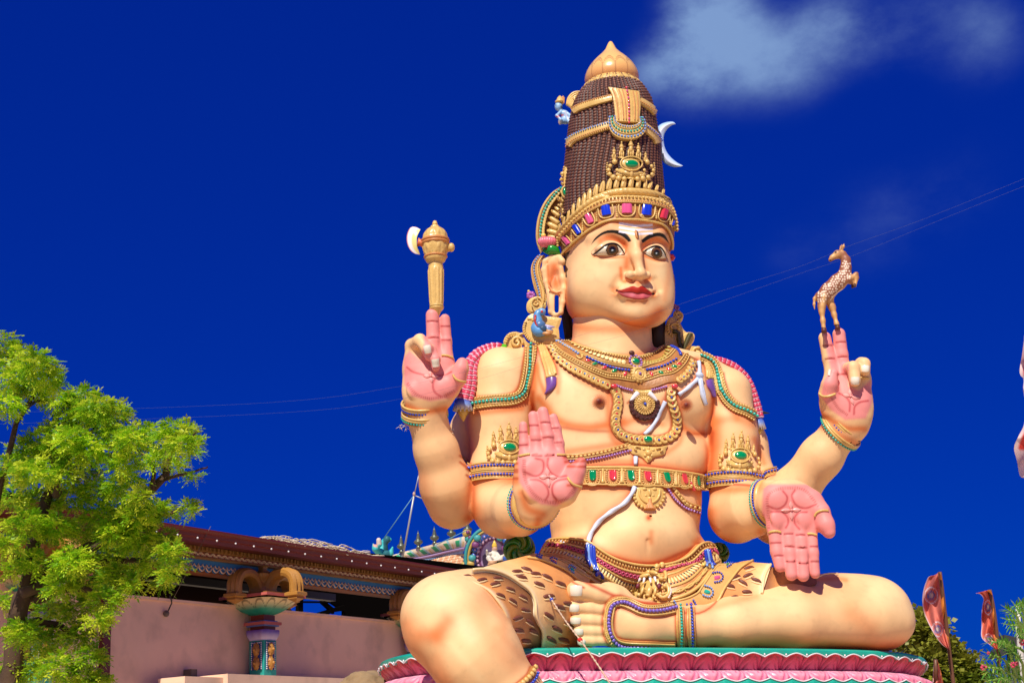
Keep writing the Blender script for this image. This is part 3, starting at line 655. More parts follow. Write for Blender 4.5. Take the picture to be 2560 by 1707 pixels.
LN = [('n', [[(455, 670), (540, 700), (545, 800), (500, 860), (430, 870), (330, 825)], [(600, 670), (595, 760), (640, 840), (720, 880), (810, 870)], [(400, 915), (500, 925), (580, 990), (605, 1080), (570, 1150)], [(820, 905), (700, 930), (650, 990), (655, 1080), (700, 1150)]]),
      ('g', [[(580, 285), (610, 330), (590, 380), (540, 405), (480, 385)], [(660, 280), (640, 320), (670, 380), (730, 400), (800, 375)], [(500, 425), (570, 425), (610, 460), (615, 500), (600, 530)], [(740, 425), (690, 430), (660, 460), (660, 500), (690, 540)]]),
      ('e', [[(150, 1040), (190, 1070), (260, 1090)], [(340, 1100), (320, 1150), (330, 1200), (370, 1230)], [(350, 1095), (400, 1090), (440, 1070)]]),
      ('f', [[(860, 1090), (900, 1110), (930, 1150), (930, 1210)], [(1055, 1140), (1000, 1150), (965, 1180), (960, 1230)]])]
for rg, ls in LN:
    for l in ls: stroke(bC, bP, q(rg, *l), 2.6, DPINK, .9)
for rg, wf, gl in GR:
    for (x1, y1, x2, y2) in gl: stroke(bC, bP, q(rg, (x1, y1), (x2, y2)), 2.5, srgb(160, 44, 50), .9)
# little strokes along the edge of the palms
def ticks(reg, pts, n, ln, inward):
    L_ = smoothline(q(reg, *pts), n); T = np.gradient(L_, axis=0); T /= np.linalg.norm(T, axis=1)[:, None]; Nn = np.stack([-T[:, 1], T[:, 0]], 1) * inward
    for p, m in zip(L_, Nn): stroke(bC, bP, [p, p + m * ln], 1.5, srgb(165, 60, 55), .7)
ticks('n', [(310, 690), (320, 900), (400, 1060), (520, 1160), (680, 1190), (820, 1140), (920, 1020)], 44, 6, -1)
ticks('g', [(820, 380), (730, 275), (620, 258), (520, 275), (470, 330), (475, 430), (480, 530)], 40, 5, -1)
ticks('e', [(150, 1150), (200, 1215), (280, 1248), (380, 1240), (460, 1200)], 26, 5, -1)
ticks('f', [(800, 1120), (850, 1195), (910, 1240)], 14, 5, -1)
# ================================================================ ornament tools
GOLD = mat('gold_paint', srgb(222, 182, 106), .36, bump=.25, bscale=30, var=.12, vscale=9, coat=.15)
GOLDD = mat('old_gold_paint', srgb(176, 116, 58), .45, bump=.3, bscale=40, var=.2, vscale=12)
GOLDR = mat('red_gold_paint', srgb(206, 138, 78), .45, bump=.2, bscale=30, var=.15, vscale=8)
TURQ = mat('turquoise_paint', srgb(40, 180, 160), .2, coat=.5); BLUE = mat('blue_paint', srgb(40, 70, 190), .2, coat=.5)
LBLUE = mat('pale_blue_paint', srgb(120, 160, 225), .22, coat=.4); PURP = mat('purple_paint', srgb(120, 70, 160), .22, coat=.5)
GREEN = mat('green_gem_paint', srgb(0, 140, 80), .1, coat=1.0); REDG = mat('red_gem_paint', srgb(220, 60, 70), .12, coat=1.0)
BGEM = mat('blue_gem_paint', srgb(30, 60, 210), .12, coat=1.0); PGEM = mat('pink_gem_paint', srgb(225, 90, 140), .12, coat=1.0)
RPINK = mat('rose_bead_paint', srgb(196, 70, 108), .3, coat=.4); CORD = mat('cord_paint', srgb(205, 215, 236), .5, bump=.3, bscale=25, var=.08)
WHITE = mat('white_paint', srgb(235, 232, 235), .35, var=.05); BROWN = mat('brown_paint', srgb(88, 40, 30), .5, var=.2)
NAIL = mat('nail_paint', srgb(236, 226, 206), .25, coat=.4); VCOL = mat('painted_relief', vcol=True, rough=.4, bump=.15, bscale=20, var=.06, coat=.15)
FWD = FY[:, 2]
def castg(P, tg, **k):                        # tg is a list of targets, or a number: an upright plane at that distance forward
    P = np.asarray(P, float)
    if isinstance(tg, (int, float)): return np.array([K(p[0], p[1], tg) for p in P]), np.tile(np.array([0, .2, .98]), (len(P), 1))
    if isinstance(tg, str): return np.array([K(p[0], p[1], p[2]) for p in P]), np.tile(np.array([0, .2, .98]), (len(P), 1))
    return castline(P, tg, **k)
BD = ['body']; HD = ['head']
def outline(lines, w=3.0, st=.85, c=None):
    for l in lines: stroke(bC, bP, l, w, RED if c is None else c, st)
def ribbon(name, A, B, m, parent=None, tg=BD, off=2.5, th=0.0, n=40, k=5, skirt=4, cols=None, ol=0, raw=False, closed=False, mb=None, fn=None, smooth_n=3):
    """raised band lying on a surface between two pixel lines"""
    A = smoothline(A, n) if not raw else np.asarray(A, float); B = smoothline(B, n) if not raw else np.asarray(B, float); n = len(A)
    if ol: outline([A, B], ol)
    t = np.linspace(0, 1, k); PP = A[:, None, :2] * (1 - t[:, None]) + B[:, None, :2] * t[:, None]
    Q = []; NN = []
    for j in range(k):
        if isinstance(tg, str):
            z = A[:, 2] * (1 - t[j]) + B[:, 2] * t[j]; p = np.array([K(a[0], a[1], b) for a, b in zip(PP[:, j], z)]); nn = np.tile(np.array([0, .2, .98]), (n, 1))
        else: p, nn = castg(PP[:, j], tg)
        Q.append(p); NN.append(avg(nn, smooth_n))
    Q = np.stack(Q, 1); NN = np.stack(NN, 1); pr = np.sin(pi * t) ** .6
    h = off + th * pr[None, :, None]
    if fn is not None:
        h = h + fn(np.linspace(0, 1, n)[:, None], t[None, :])[..., None]
    top = Q + NN * h; V = top.reshape(-1, 3); Fs = [tuple(f) for f in grid_faces(n, k)]; nb = len(V)
    ring = [(i, 0) for i in range(n)] + [(n - 1, j) for j in range(1, k)] + [(i, k - 1) for i in range(n - 2, -1, -1)] + [(0, j) for j in range(k - 2, 0, -1)]
    up_ = np.array([top[i, j] for i, j in ring]); dn = np.array([Q[i, j] - NN[i, j] * skirt for i, j in ring]); L = len(ring)
    Vs = np.vstack([V, up_, dn]); Fs += [(nb + a, nb + L + a, nb + L + (a + 1) % L, nb + (a + 1) % L) for a in range(L)]
    # keep faces outward
    f = Fs[len(grid_faces(n, k)) // 2]; nn = np.cross(Vs[f[2]] - Vs[f[0]], Vs[f[3]] - Vs[f[1]])
    if nn @ NN[n // 2, k // 2] < 0: Fs = [tuple(reversed(x)) for x in Fs]
    if cols is not None:
        cg = cols(np.linspace(0, 1, n)[:, None] + 0 * t[None, :], t[None, :] + 0 * np.linspace(0, 1, n)[:, None], PP)
        cr = np.array([cg[i, j] for i, j in ring]); cc = np.vstack([cg.reshape(-1, 3), cr, cr * .8])
    else: cc = None
    if mb is not None: mb.add(Vs, Fs, cc); return None
    return mesh(name, Vs, Fs, m, parent, cols=cc)
def tubel(name, L, r, m, parent=None, tg=BD, off=None, n=None, seg=8, mb=None, twist=0, taper=None, ol=0, raw=False, sm=2):
    L = np.asarray(L, float); n = n or max(6, int(linelen(L) / 5)); L = smoothline(L, n) if not raw else L; n = len(L)
    if ol: outline([L], ol)
    P, Nn = castg(L, tg); Nn = avg(Nn, sm); P = P + Nn * (r * .4 if off is None else off)
    if not isinstance(tg, (int, float, str)) and sm:            # calm the depth a little
        k = np.vstack([P[:1]] * sm + [P] + [P[-1:]] * sm); P = sum(k[i:i + n] for i in range(2 * sm + 1)) / (2 * sm + 1)
    rr = np.full(n, float(r)) if taper is None else r * np.interp(np.linspace(0, 1, n), np.linspace(0, 1, len(taper)), taper)
    V, Fs = tube_geo(P, rr, seg)
    if twist:
        V2 = V.reshape(n, seg, 3); a = np.arange(seg) * 2 * pi / seg; s = np.r_[0, np.cumsum(np.linalg.norm(np.diff(P, axis=0), axis=1))]
        g = 1 + .14 * np.cos(2 * a[None, :] - s[:, None] * 2 * pi / (twist * r)); V = (P[:, None] + (V2 - P[:, None]) * g[..., None]).reshape(-1, 3)
    if mb is not None: mb.add(V, Fs); return None
    return mesh(name, V, Fs, m, parent)
def orient(n, t=None):
    n = n / np.linalg.norm(n); t = np.array([1.0, 0, 0]) if t is None else t; t = t - n * (t @ n); t /= np.linalg.norm(t) + 1e-9
    return np.stack([t, np.cross(n, t), n], 1)
def blob(mb, p, fr, r, sub=1, col=None):
    V, Fs = ICO[sub]; mb.add(p + (V * np.asarray(r)) @ fr.T, Fs, col)
UNIT = {}
def unit_mesh(m, sub=1):
    k = (m.name, sub)
    if k not in UNIT:
        V, Fs = ICO[sub]; me = bpy.data.meshes.new('bead'); me.from_pydata(V.tolist(), [], Fs); me.polygons.foreach_set('use_smooth', np.ones(len(me.polygons), bool)); me.materials.append(m); UNIT[k] = me
    return UNIT[k]
def piece(name, p, fr, r, m, parent, sub=1):  # one bead or gem as an object of its own, sharing its mesh
    parent = lim(parent); o = bpy.data.objects.new(name, unit_mesh(m, sub)); link(o, parent); o.location = (l2w(p)[0] - wloc(parent)).tolist()
    R = RC @ fr; o.rotation_mode = 'QUATERNION'; o.rotation_quaternion = Matrix(R.tolist()).to_quaternion(); o.scale = tuple(float(x) * S for x in r); return o
def beads(name, L, r, sp, m, parent=None, tg=BD, off=None, sep=False, mb=None, shape=(1, 1, 1), tilt=0, sub=1, mats=None, ol=0, taper=None, n=None):
    """row of beads along a pixel line; r, sp in photo pixels; shape = along, across, out"""
    L = np.asarray(L, float); n = n or max(2, int(round(linelen(smoothline(L, 60)) / sp)) + 1); Lp = smoothline(L, n)
    if ol: outline([Lp], ol)
    P, Nn = castg(Lp, tg); Nn = avg(Nn, 1); T = np.gradient(P, axis=0); own = mb is None and not sep
    if own: mb = MB()
    for i in range(n):
        fr = orient(Nn[i], T[i])
        if tilt: fr = fr @ np.array(Matrix.Rotation(rad(tilt), 3, 'Z'))
        k = r * (1 if taper is None else np.interp(i / max(1, n - 1), np.linspace(0, 1, len(taper)), taper))
        p = P[i] + Nn[i] * (k * .45 if off is None else off); rr = np.array(shape) * k
        if sep: piece(name, p, fr, rr, m if mats is None else mats[i % len(mats)], parent, sub)
        else: blob(mb, p, fr, rr, sub)
    return mb.out(name, m, parent) if own else None
def flower(parts, c, r, tg, m, mc, parent, npet=8, off=2, name='rosette'):
    P, Nn = castg([c], tg); mb = MB(); fr = orient(Nn[0])
    for i in range(npet):
        a = 2 * pi * i / npet; d = fr[:, 0] * cos(a) + fr[:, 1] * sin(a); blob(mb, P[0] + d * r * .62 + Nn[0] * off, orient(Nn[0], d), (r * .42, r * .26, r * .18))
    o = mb.out(name, m, parent)
    if mc is not None: piece('bead', P[0] + Nn[0] * (off + r * .12), fr, (r * .26,) * 3, mc, o, 2)
    return o
def scroll(c, r0, turns, a0, sgn=1, n=40):    # spiral in pixels, from its eye outwards
    t = np.linspace(.08, 1, n); a = rad(a0) + sgn * turns * 2 * pi * (t - 1); return np.stack([c[0] + r0 * t * np.cos(a), c[1] + r0 * t * np.sin(a)], 1)
def plate(name, poly, dw, th, m, parent, bev=.75, n=0, mb=None, fwd=None):
    poly = np.asarray(poly, float)
    if n: poly = smoothline(poly, n, closed=True)[:-1]
    c = poly.mean(0); rings = [(1, -th), (1, th * .5), (bev, th)]; V = []
    for s, d in rings: V += [K(*(c + (p - c) * s), dw + d) for p in poly]
    N_ = len(poly); Fs = []
    for k in range(2): Fs += [(k * N_ + i, (k + 1) * N_ + i, (k + 1) * N_ + (i + 1) % N_, k * N_ + (i + 1) % N_) for i in range(N_)]
    Fs += [tuple(range(2 * N_, 3 * N_)), tuple(range(N_))[::-1]]
    V = np.array(V); f = Fs[2 * N_]; a = sum(np.cross(V[f[i]] - V[f[0]], V[f[(i + 1) % N_]] - V[f[0]]) for i in range(N_))
    if a[2] < 0: Fs = [tuple(reversed(x)) for x in Fs]
    if mb is not None: mb.add(V, Fs); return
    return mesh(name, V, Fs, m, parent, smooth=False)
def lathe(name, axis, prof, m, parent, seg=48, cols=None, fr=None, smooth=True, mb=None, rel=None, dense=0):
    """axis(y) -> (x px, dw); profile of (y px, radius px); rings lie level"""
    fr = frame(YAW) if fr is None else fr; prof = np.asarray(prof, float)
    if dense: prof = smoothline(prof, dense)
    a = np.arange(seg) * 2 * pi / seg; V = []
    for i, (y, r) in enumerate(prof[:, :2]):
        x, dw = axis(y); c = K(x, y, dw); sc = 1 - c[2] / F; rr = r * sc
        if rel is not None: rr = rr * rel(a, i / (len(prof) - 1))
        V.append(c + np.outer(np.cos(a) * rr, fr[:, 0]) + np.outer(np.sin(a) * rr, fr[:, 2]))
    V = np.concatenate(V); n = len(prof); Fq = grid_faces(n, seg, wrap_m=True); Fs = [tuple(f) for f in Fq] + [tuple(range(seg)), tuple((n - 1) * seg + k for k in range(seg))[::-1]]
    # profile given top to bottom: flip so that faces look out
    f = Fs[0]; nn = np.cross(V[f[2]] - V[f[0]], V[f[3]] - V[f[1]]); c = K(*((lambda t: (t[0], prof[0, 0], t[1]))(axis(prof[0, 0]))))
    if nn @ (V[f[0]] - V[seg // 2]) < 0: Fs = [tuple(reversed(x)) for x in Fs]
    cc = None if cols is None else cols(np.repeat(np.linspace(0, 1, n), seg), np.tile(a, n))
    if mb is not None: mb.add(V, Fs, cc); return
    return mesh(name, V, Fs, m, parent, cols=cc, smooth=smooth)
def ring3(name, c, e1, e2, R, r, m, parent=None, seg=40, sec=8, mb=None, arc=(0, 360), squash=1.0):
    a = np.radians(np.linspace(arc[0], arc[1], seg + (0 if arc == (0, 360) else 1), endpoint=arc != (0, 360))); P = c + R * (np.cos(a)[:, None] * e1 + np.sin(a)[:, None] * e2)
    ax = np.cross(e1, e2); b = np.arange(sec) * 2 * pi / sec; Rd = (P - c) / R
    V = (P[:, None] + r * (np.cos(b)[None, :, None] * Rd[:, None] + np.sin(b)[None, :, None] * ax * squash)).reshape(-1, 3)
    Fs = [tuple(f) for f in grid_faces(len(a), sec, wrap_n=arc == (0, 360), wrap_m=True)]
    f = Fs[0]; nn = np.cross(V[f[2]] - V[f[0]], V[f[3]] - V[f[1]])
    if nn @ (V[f[0]] - P[0]) < 0: Fs = [tuple(reversed(x)) for x in Fs]
    if mb is not None: mb.add(V, Fs); return
    return mesh(name, V, Fs, m, parent)
def ringbeads(name, c, e1, e2, R, r, cnt, m, parent, mb=None):
    own = mb is None; mb = MB() if own else mb
    for i in range(cnt):
        a = 2 * pi * i / cnt; blob(mb, c + R * (cos(a) * e1 + sin(a) * e2), np.eye(3), (r,) * 3)
    return mb.out(name, m, parent) if own else None
# ================================================================ EYES
def eye(reg, upper, lower, ic, ir, lidout, lidin):
    U_ = smoothline(q(reg, *upper), 44); L_ = smoothline(q(reg, *lower), 44); c = np.array(q(reg, ic)[0]); R = ir / REG[reg][2]
    def col(u, v, PP):
        d = np.linalg.norm((PP - c) * [1, 1], axis=-1); o = np.empty(d.shape + (3,)); o[:] = srgb(226, 214, 186)
        e = np.minimum(np.abs(u), np.abs(1 - u)); o[e < .10] = srgb(206, 150, 120)
        o[d < R] = srgb(46, 26, 10); o[d < R * .86] = srgb(104, 66, 22); o[d < R * .66] = srgb(74, 44, 14); o[d < R * .5] = (.004, .003, .003)
        o[np.linalg.norm(PP - c - [-R * .05, -R * .0], axis=-1) < R * .13] = srgb(200, 220, 235)
        edge = np.minimum(v, 1 - v); o[(v < .06)] = BLK; o[v > .95] = srgb(90, 40, 25); return o
    e = ribbon('eye', U_, L_, VCOL if False else mat('eye_paint', vcol=True, rough=.25, coat=.3), head, HD, off=1.2, th=2.5, n=44, k=40, raw=True, cols=col, smooth_n=6)
    LI = smoothline(q(reg, *lidin), 40); LO = smoothline(q(reg, *lidout), 40)
    lc = lambda u, v, PP: np.where(v[..., None] < .22, np.array(srgb(214, 104, 50)), np.where(v[..., None] > .86, BLK, srgb(240, 196, 146)))
    ribbon('eyelid', LO, LI, mat('eye_paint'), head, HD, off=1.0, th=3.2, n=40, k=16, raw=True, cols=lc, smooth_n=6)
    tubel('eye_rim', U_, 1.1, BROWN if False else mat('black_paint', (.01, .006, .004), .3), head, HD, off=2.2, raw=True)
    return e
head = mesh('head', hV, hF, mat('painted_skin', vcol=True, rough=.52, spec=.32, bump=.12, bscale=6, var=.08, vscale=2.5, grime=.12), statue, cols=hC)
eye('b', [(690, 742), (740, 700), (800, 655), (855, 640), (905, 650), (945, 690), (975, 738)], [(690, 742), (740, 742), (800, 741), (860, 743), (910, 742), (950, 741), (975, 738)], (858, 692), 56,
    [(664, 712), (720, 655), (790, 612), (850, 600), (905, 610), (955, 645), (992, 700)], [(690, 738), (740, 697), (800, 652), (855, 637), (905, 647), (945, 687), (975, 734)])
eye('b', [(1150, 716), (1185, 695), (1230, 672), (1275, 664), (1315, 680), (1345, 725), (1360, 772)], [(1150, 716), (1185, 740), (1230, 762), (1275, 772), (1315, 773), (1345, 773), (1360, 772)], (1272, 720), 50,
    [(1130, 700), (1170, 665), (1225, 640), (1280, 632), (1325, 650), (1355, 690), (1368, 740)], [(1150, 712), (1185, 691), (1230, 668), (1275, 661), (1315, 677), (1345, 722), (1360, 769)])
# third mark between the brows
P_, N_ = castg(q('b', (1085, 548)), HD); mk = MB(); blob(mk, P_[0] + N_[0] * 2, orient(N_[0], np.array([0, 1.0, 0])), (14, 4.5, 4), 2); o = mk.out('brow_mark', GOLDR, head)
piece('jewel', P_[0] + N_[0] * 5 + [2, 0, 0], orient(N_[0], np.array([0, 1.0, 0])), (9, 2.2, 3), BROWN, o, 2)
# ---- ears
def ear(pts, inner, slot, side):
    ops = [*chain([(K(*q('b', p[:2])[0], p[2] + 22), p[3] / 3.6) for p in pts], k=5)]
    c = q('b', (310, 900))[0]
    ops += [ell(K(*c, -6), (22, 40, 8), np.stack([np.array([.97, -.15, .2]), np.array([.15, .98, 0]), np.cross([.97, -.15, .2], [.15, .98, 0])], 1), k=6)]
    ops += [ell(K(*q('b', (345, 1020))[0], -2), (17, 26, 7), k=6)]
    ops += [*chain([(K(*q('b', p)[0], 6), 30 / 3.733) for p in ((380, 870), (400, 960), (410, 1050))], k=10)]
    ops += [*chain([(K(*q('b', p)[0], 12), 13 / 3.733) for p in ((270, 1030), (300, 1075), (345, 1090), (390, 1070), (408, 1030))], k=3)]
    ops += [ell(K(*q('b', (330, 1180))[0], 2), (20, 34, 9), k=6), *[con(K(*q('b', (342, yy))[0], -40), K(*q('b', (342, yy))[0], 40), 5.5, 5.5, k=2, mode='-') for yy in range(1130, 1260, 16)]]
    V, Fq = netmesh([(ops, 0)], 1.7)
    nn = vnormals(V, Fq)
    if nn[V[:, 2].argmax()][2] < 0: Fq = Fq[:, ::-1].copy()
    c = np.tile(SK, (len(V), 1)); P2 = PX(V)
    stroke(c, P2, q('b', (320, 850), (300, 930), (330, 1000)), 15, ORG, .95); stroke(c, P2, q('b', (330, 880), (320, 950)), 8, RED, .45); stroke(c, P2, q('b', (260, 840), (270, 1000), (300, 1080), (390, 1090)), 3, ORG, .8)
    return mesh('ear', V, Fq, mat('painted_skin'), head, cols=c)
ear([(395, 800, -14, 40), (370, 765, -20, 30), (300, 755, -28, 26), (235, 800, -34, 26), (222, 880, -36, 26), (245, 990, -34, 28), (272, 1090, -30, 26), (278, 1190, -26, 24), (290, 1270, -22, 26), (330, 1300, -18, 28), (378, 1270, -14, 26), (398, 1180, -12, 26), (405, 1060, -12, 28)], None, None, 0)
# ================================================================ CROWN
def cax(y): return (np.interp(y, [100, 230, 520], [1526, 1530.5, 1533]), -10)
def hair_prof(y): return np.interp(y, [196, 206, 216, 232, 258, 300, 340, 400, 480, 560], [44, 58, 68, 82, 97, 107, 112, 119, 126, 130])
nb_, na_ = 46, 56
ys = np.linspace(206, 545, nb_ * 5)
def hrel(a, t): return 1.0
fr0 = frame(25)
aa = np.arange(na_ * 9) * 2 * pi / (na_ * 9); V = []; cc = []
for i, y in enumerate(ys):
    x, dw = cax(y); c = K(x, y, dw); s = 1 - c[2] / F; ph = i / 5.0
    sw = aa + .07 * math.sin(y / 45.0)
    colm = (np.abs(np.sin(sw * na_ / 2))) ** .7; k = np.floor(sw * na_ / (2 * pi)); bb = np.abs(np.sin(pi * (ph + .5 * (k % 2)))) ** .8
    bump = colm * (.35 + .65 * bb); R = (hair_prof(y) + 5.5 * bump - 2) * s
    V.append(c + np.outer(np.cos(aa) * R, fr0[:, 0]) + np.outer(np.sin(aa) * R, fr0[:, 2]))
    tt = np.clip((bump - .45) / .5, 0, 1)[:, None]; cc.append(np.array(srgb(58, 26, 22)) * (1 - tt) + np.array(srgb(134, 84, 62)) * tt)
V = np.concatenate(V); Fq = grid_faces(len(ys), len(aa), wrap_m=True)
nn = vnormals(V, Fq)
if nn[V[:, 2].argmax()][2] < 0: Fq = Fq[:, ::-1].copy()
hair = mesh('hair_crown', V, Fq, mat('hair_paint', vcol=True, rough=.5, var=.15, vscale=8), statue, cols=np.concatenate(cc))
# smooth proxy for placing things on the crown
Vp = []; yp = np.linspace(198, 560, 40); ap = np.arange(64) * 2 * pi / 64
for y in yp:
    x, dw = cax(y); c = K(x, y, dw); s = 1 - c[2] / F; R = (hair_prof(y) + 2) * s; Vp.append(c + np.outer(np.cos(ap) * R, fr0[:, 0]) + np.outer(np.sin(ap) * R, fr0[:, 2]))
bvh('hair', np.concatenate(Vp), grid_faces(40, 64, wrap_m=True))
CR = ['hair', 'head']; HR = ['hair']
fin_c = lambda t, a: np.array(srgb(236, 186, 112)) * np.clip((1 - (t - .62) * 2.2), 0, 1)[:, None] + np.array(srgb(206, 112, 66)) * (1 - np.clip((1 - (t - .62) * 2.2), 0, 1))[:, None]
def fincol(t, a):
    c = fin_c(t, a); k = 13; u = ((a * k / (2 * pi)) % 1 - .5) * 2; v = (t - .52) / .40
    e = np.abs((u ** 2 + ((1 - v) * 0) + 0) - np.clip(1 - (1 - np.clip(v, 0, 1)) ** 1.0, 0, 1)); top = np.abs(v - (.0 + .35 * u ** 2)); side = (np.abs(u) > .9) & (v > .3)
    m = ((top < .045) | side | (np.abs(v - (.12 + .35 * u ** 2)) < .03)) & (v > -.05); c[m] = c[m] * .55 + np.array(srgb(150, 70, 40)) * .45 * .6; return c
fin = [(104, 1), (107, 5), (116, 10), (124, 14), (131, 20), (139, 28), (147, 37), (156, 46), (165, 54), (174, 60), (184, 65), (194, 67.5), (203, 67), (211, 63), (217, 56), (224, 46)]
lathe('crown_finial', cax, fin, mat('finial_paint', vcol=True, rough=.3, coat=.3, bump=.1, bscale=10), hair, seg=156, cols=fincol, fr=fr0, dense=70)
lathe('crown_collar', cax, [(204, 56), (207, 62), (212, 66), (216, 70), (221, 76), (226, 79), (230, 75)], GOLD, hair, seg=96, fr=fr0, rel=lambda a, t: 1 + .018 * np.cos(a * 24) * (t > .3))
c = K(*[cax(208)[0], 208, -10]); ringbeads('collar_bead', c, fr0[:, 0], fr0[:, 2], 61 * (1 - c[2] / F), 2.6, 90, GOLD, hair)
# bands round the crown
def band(L, w, m, name, tg=HR, h=2.0, n=40):
    L = smoothline(L, n); T = np.gradient(L, axis=0); T /= np.linalg.norm(T, axis=1)[:, None]; nn = np.stack([-T[:, 1], T[:, 0]], 1)
    return ribbon(name, L - nn * w / 2, L + nn * w / 2, m, statue, tg, off=6, th=h, n=n, k=4, raw=True)
b = band(q('a', (475, 1110), (530, 1050), (680, 985), (860, 925), (930, 905)), 18, GOLD, 'crown_band'); beads('bead', q('a', (480, 1060), (560, 1010), (700, 955), (860, 905)), 2.9, 6, LBLUE, b, HR, off=10)
beads('bead', q('a', (478, 1130), (540, 1070), (700, 1005), (870, 950)), 2.4, 5, GOLDR, b, HR, off=9)
b = band(q('a', (1200, 925), (1270, 980), (1330, 1040), (1352, 1090)), 18, GOLD, 'crown_band'); beads('bead', q('a', (1215, 930), (1280, 980), (1340, 1035), (1360, 1070)), 2.9, 6, BLUE, b, HR, off=10)
b = band(q('a', (530, 780), (600, 740), (750, 690), (900, 650)), 14, GOLD, 'crown_band'); beads('bead', q('a', (530, 762), (600, 722), (750, 672), (900, 634)), 2.2, 4.6, GOLDR, b, HR, off=9)
b = band(q('a', (1165, 680), (1220, 710), (1290, 760), (1325, 800)), 14, GOLD, 'crown_band'); beads('bead', q('a', (1165, 695), (1220, 725), (1290, 775)), 2.2, 4.6, GOLDR, b, HR, off=9)
# striped strap and beaded crescent
st = ribbon('strap', q('a', (865, 562), (905, 640), (925, 760), (935, 890)), q('a', (1150, 600), (1162, 700), (1160, 800), (1155, 900)), GOLD, statue, HR, off=9, n=26, k=33, fn=lambda u, v: 1.2 * np.abs(np.sin(v * pi * 11)))
for j, c in enumerate([.12, .32, .44, .78, .9]):
    tubel('strap_cord', [np.array(a) * (1 - c) + np.array(b_) * c for a, b_ in zip(q('a', (865, 562), (905, 640), (925, 760), (935, 890)), q('a', (1150, 600), (1162, 700), (1160, 800), (1155, 900)))], 1.5, GOLDR, st, HR, off=11)
beads('jewel', q('a', (1030, 568), (1050, 680), (1055, 800), (1055, 905)), 4.6, 9, REDG, st, HR, off=11, sep=True, shape=(1, .75, .6), mats=[REDG, PGEM])
cr_o = np.array(q('a', (870, 860), (868, 930), (900, 1010), (970, 1060), (1060, 1072), (1150, 1050), (1205, 990), (1208, 910), (1180, 860)))
cr_i = np.array(q('a', (935, 850), (935, 880), (955, 905), (1000, 925), (1050, 932), (1100, 928), (1135, 912), (1150, 890), (1150, 860)))
cm = ribbon('beaded_crescent', cr_o, cr_i, GOLD, statue, HR, off=10, th=1, n=40, k=9)
for f, mm_, rr in ((.18, LBLUE, 3.6), (.55, TURQ, 3.4), (.88, LBLUE, 2.6)):
    beads('bead', cr_o * (1 - f) + cr_i * f, rr, rr * 2.1, mm_, cm, HR, off=13, sep=True)
for f in (0.02, .36, .72): tubel('rim', cr_o * (1 - f) + cr_i * f, 1.7, GOLD, cm, HR, off=12)
# ---- jewelled crest
def crest(reg, c, sc, tg, parent, off, fr_tilt=0.0, gem=GREEN, squeeze=1.0, name='crest'):
    """spired plaque: five spires, an oval stone and two curled creatures under it; c and sc set place and size"""
    def pt(x, y):
        x = (x - 1075) * squeeze; y = y - 1310; a = rad(fr_tilt); p = q(reg, c)[0]
        return [p[0] + (x * cos(a) - y * sin(a)) * sc / 3.92, p[1] + (x * sin(a) + y * cos(a)) * sc / 3.92]
    k = sc / 3.92; mb = MB()
    def bl(x, y, rx, ry, rz=None, o=0.0, sub=1, m=mb, ang=0):
        P, Nn = castg([pt(x, y), pt(x, y - 10)], tg); t = P[0] - P[1]; fr = orient(Nn[0], -t)        # x axis = up
        if ang: fr = fr @ np.array(Matrix.Rotation(rad(ang), 3, 'Z'))
        blob(m, P[0] + Nn[0] * (off + o * k), fr, (ry * k, rx * squeeze * k, (rz or min(rx, ry)) * k), sub)
    for (x, top, bot, w) in ((920, 1150, 1260, 26), (990, 1095, 1245, 34), (1075, 1070, 1240, 40), (1145, 1110, 1255, 34), (1210, 1190, 1280, 26)):
        for i in range(3): bl(x + (i - 1) * w * .5, (top + bot * 3) / 4 + 4, w * .32, (bot - top) * .3, w * .3)
        bl(x, (top + bot) / 2 + 4, w * .62, (bot - top) * .34, w * .5); bl(x, top + (bot - top) * .32, w * .85, (bot - top) * .13, w * .7); bl(x, top + (bot - top) * .2, w * .6, (bot - top) * .1, w * .5); bl(x, top + 4, w * .3, (bot - top) * .1, w * .3); bl(x, bot, w * .95, 12, w * .5)
    for s in (-1, 1):
        for i, (x, y, r) in enumerate(((150, -20, 34), (190, 20, 26), (205, 60, 26), (195, 100, 28), (160, 130, 34), (110, 140, 36), (60, 145, 32), (125, 60, 22), (120, 100, 24), (90, 110, 22))):
            bl(1075 + s * x, 1310 + y, r, r, r * .7, o=4)
        for i in range(6): bl(1075 + s * (222 - abs(i - 2.5) * 3), 1300 + i * 22, 11, 11, 10)
        tb = [pt(1075 + s * x, 1310 + y) for x, y in ((60, 95), (100, 75), (130, 90), (120, 120), (85, 125))]
        tubel('', tb, 10 * k, GOLD, mb=mb, tg=tg, off=off + 10 * k)
    bl(1075, 1264, 165, 16, 9); bl(1075, 1395, 175, 60, 9); bl(1080, 1400, 26, 60, 20); bl(1080, 1450, 60, 16, 14); bl(1075, 1310, 108, 78, 22, o=-4, sub=2)
    o = mb.out(name, GOLD, parent)
    rim = [pt(1075 + 98 * cos(a) * (1 if True else 1), 1310 + 68 * sin(a)) for a in np.linspace(0, 2 * pi, 30)]
    tubel('stone_setting', rim, 8 * k, GOLD, o, tg, off=off + 16 * k, raw=True, sm=0)
    P, Nn = castg([pt(1078, 1312), pt(1090, 1312)], tg); piece('stone', P[0] + Nn[0] * (off + 16 * k), orient(Nn[0], P[1] - P[0]), (72 * k * squeeze, 42 * k, 24 * k), gem, o, 3)
    return o
crest('a', (1075, 1310), 1.0, CR, statue, 9)
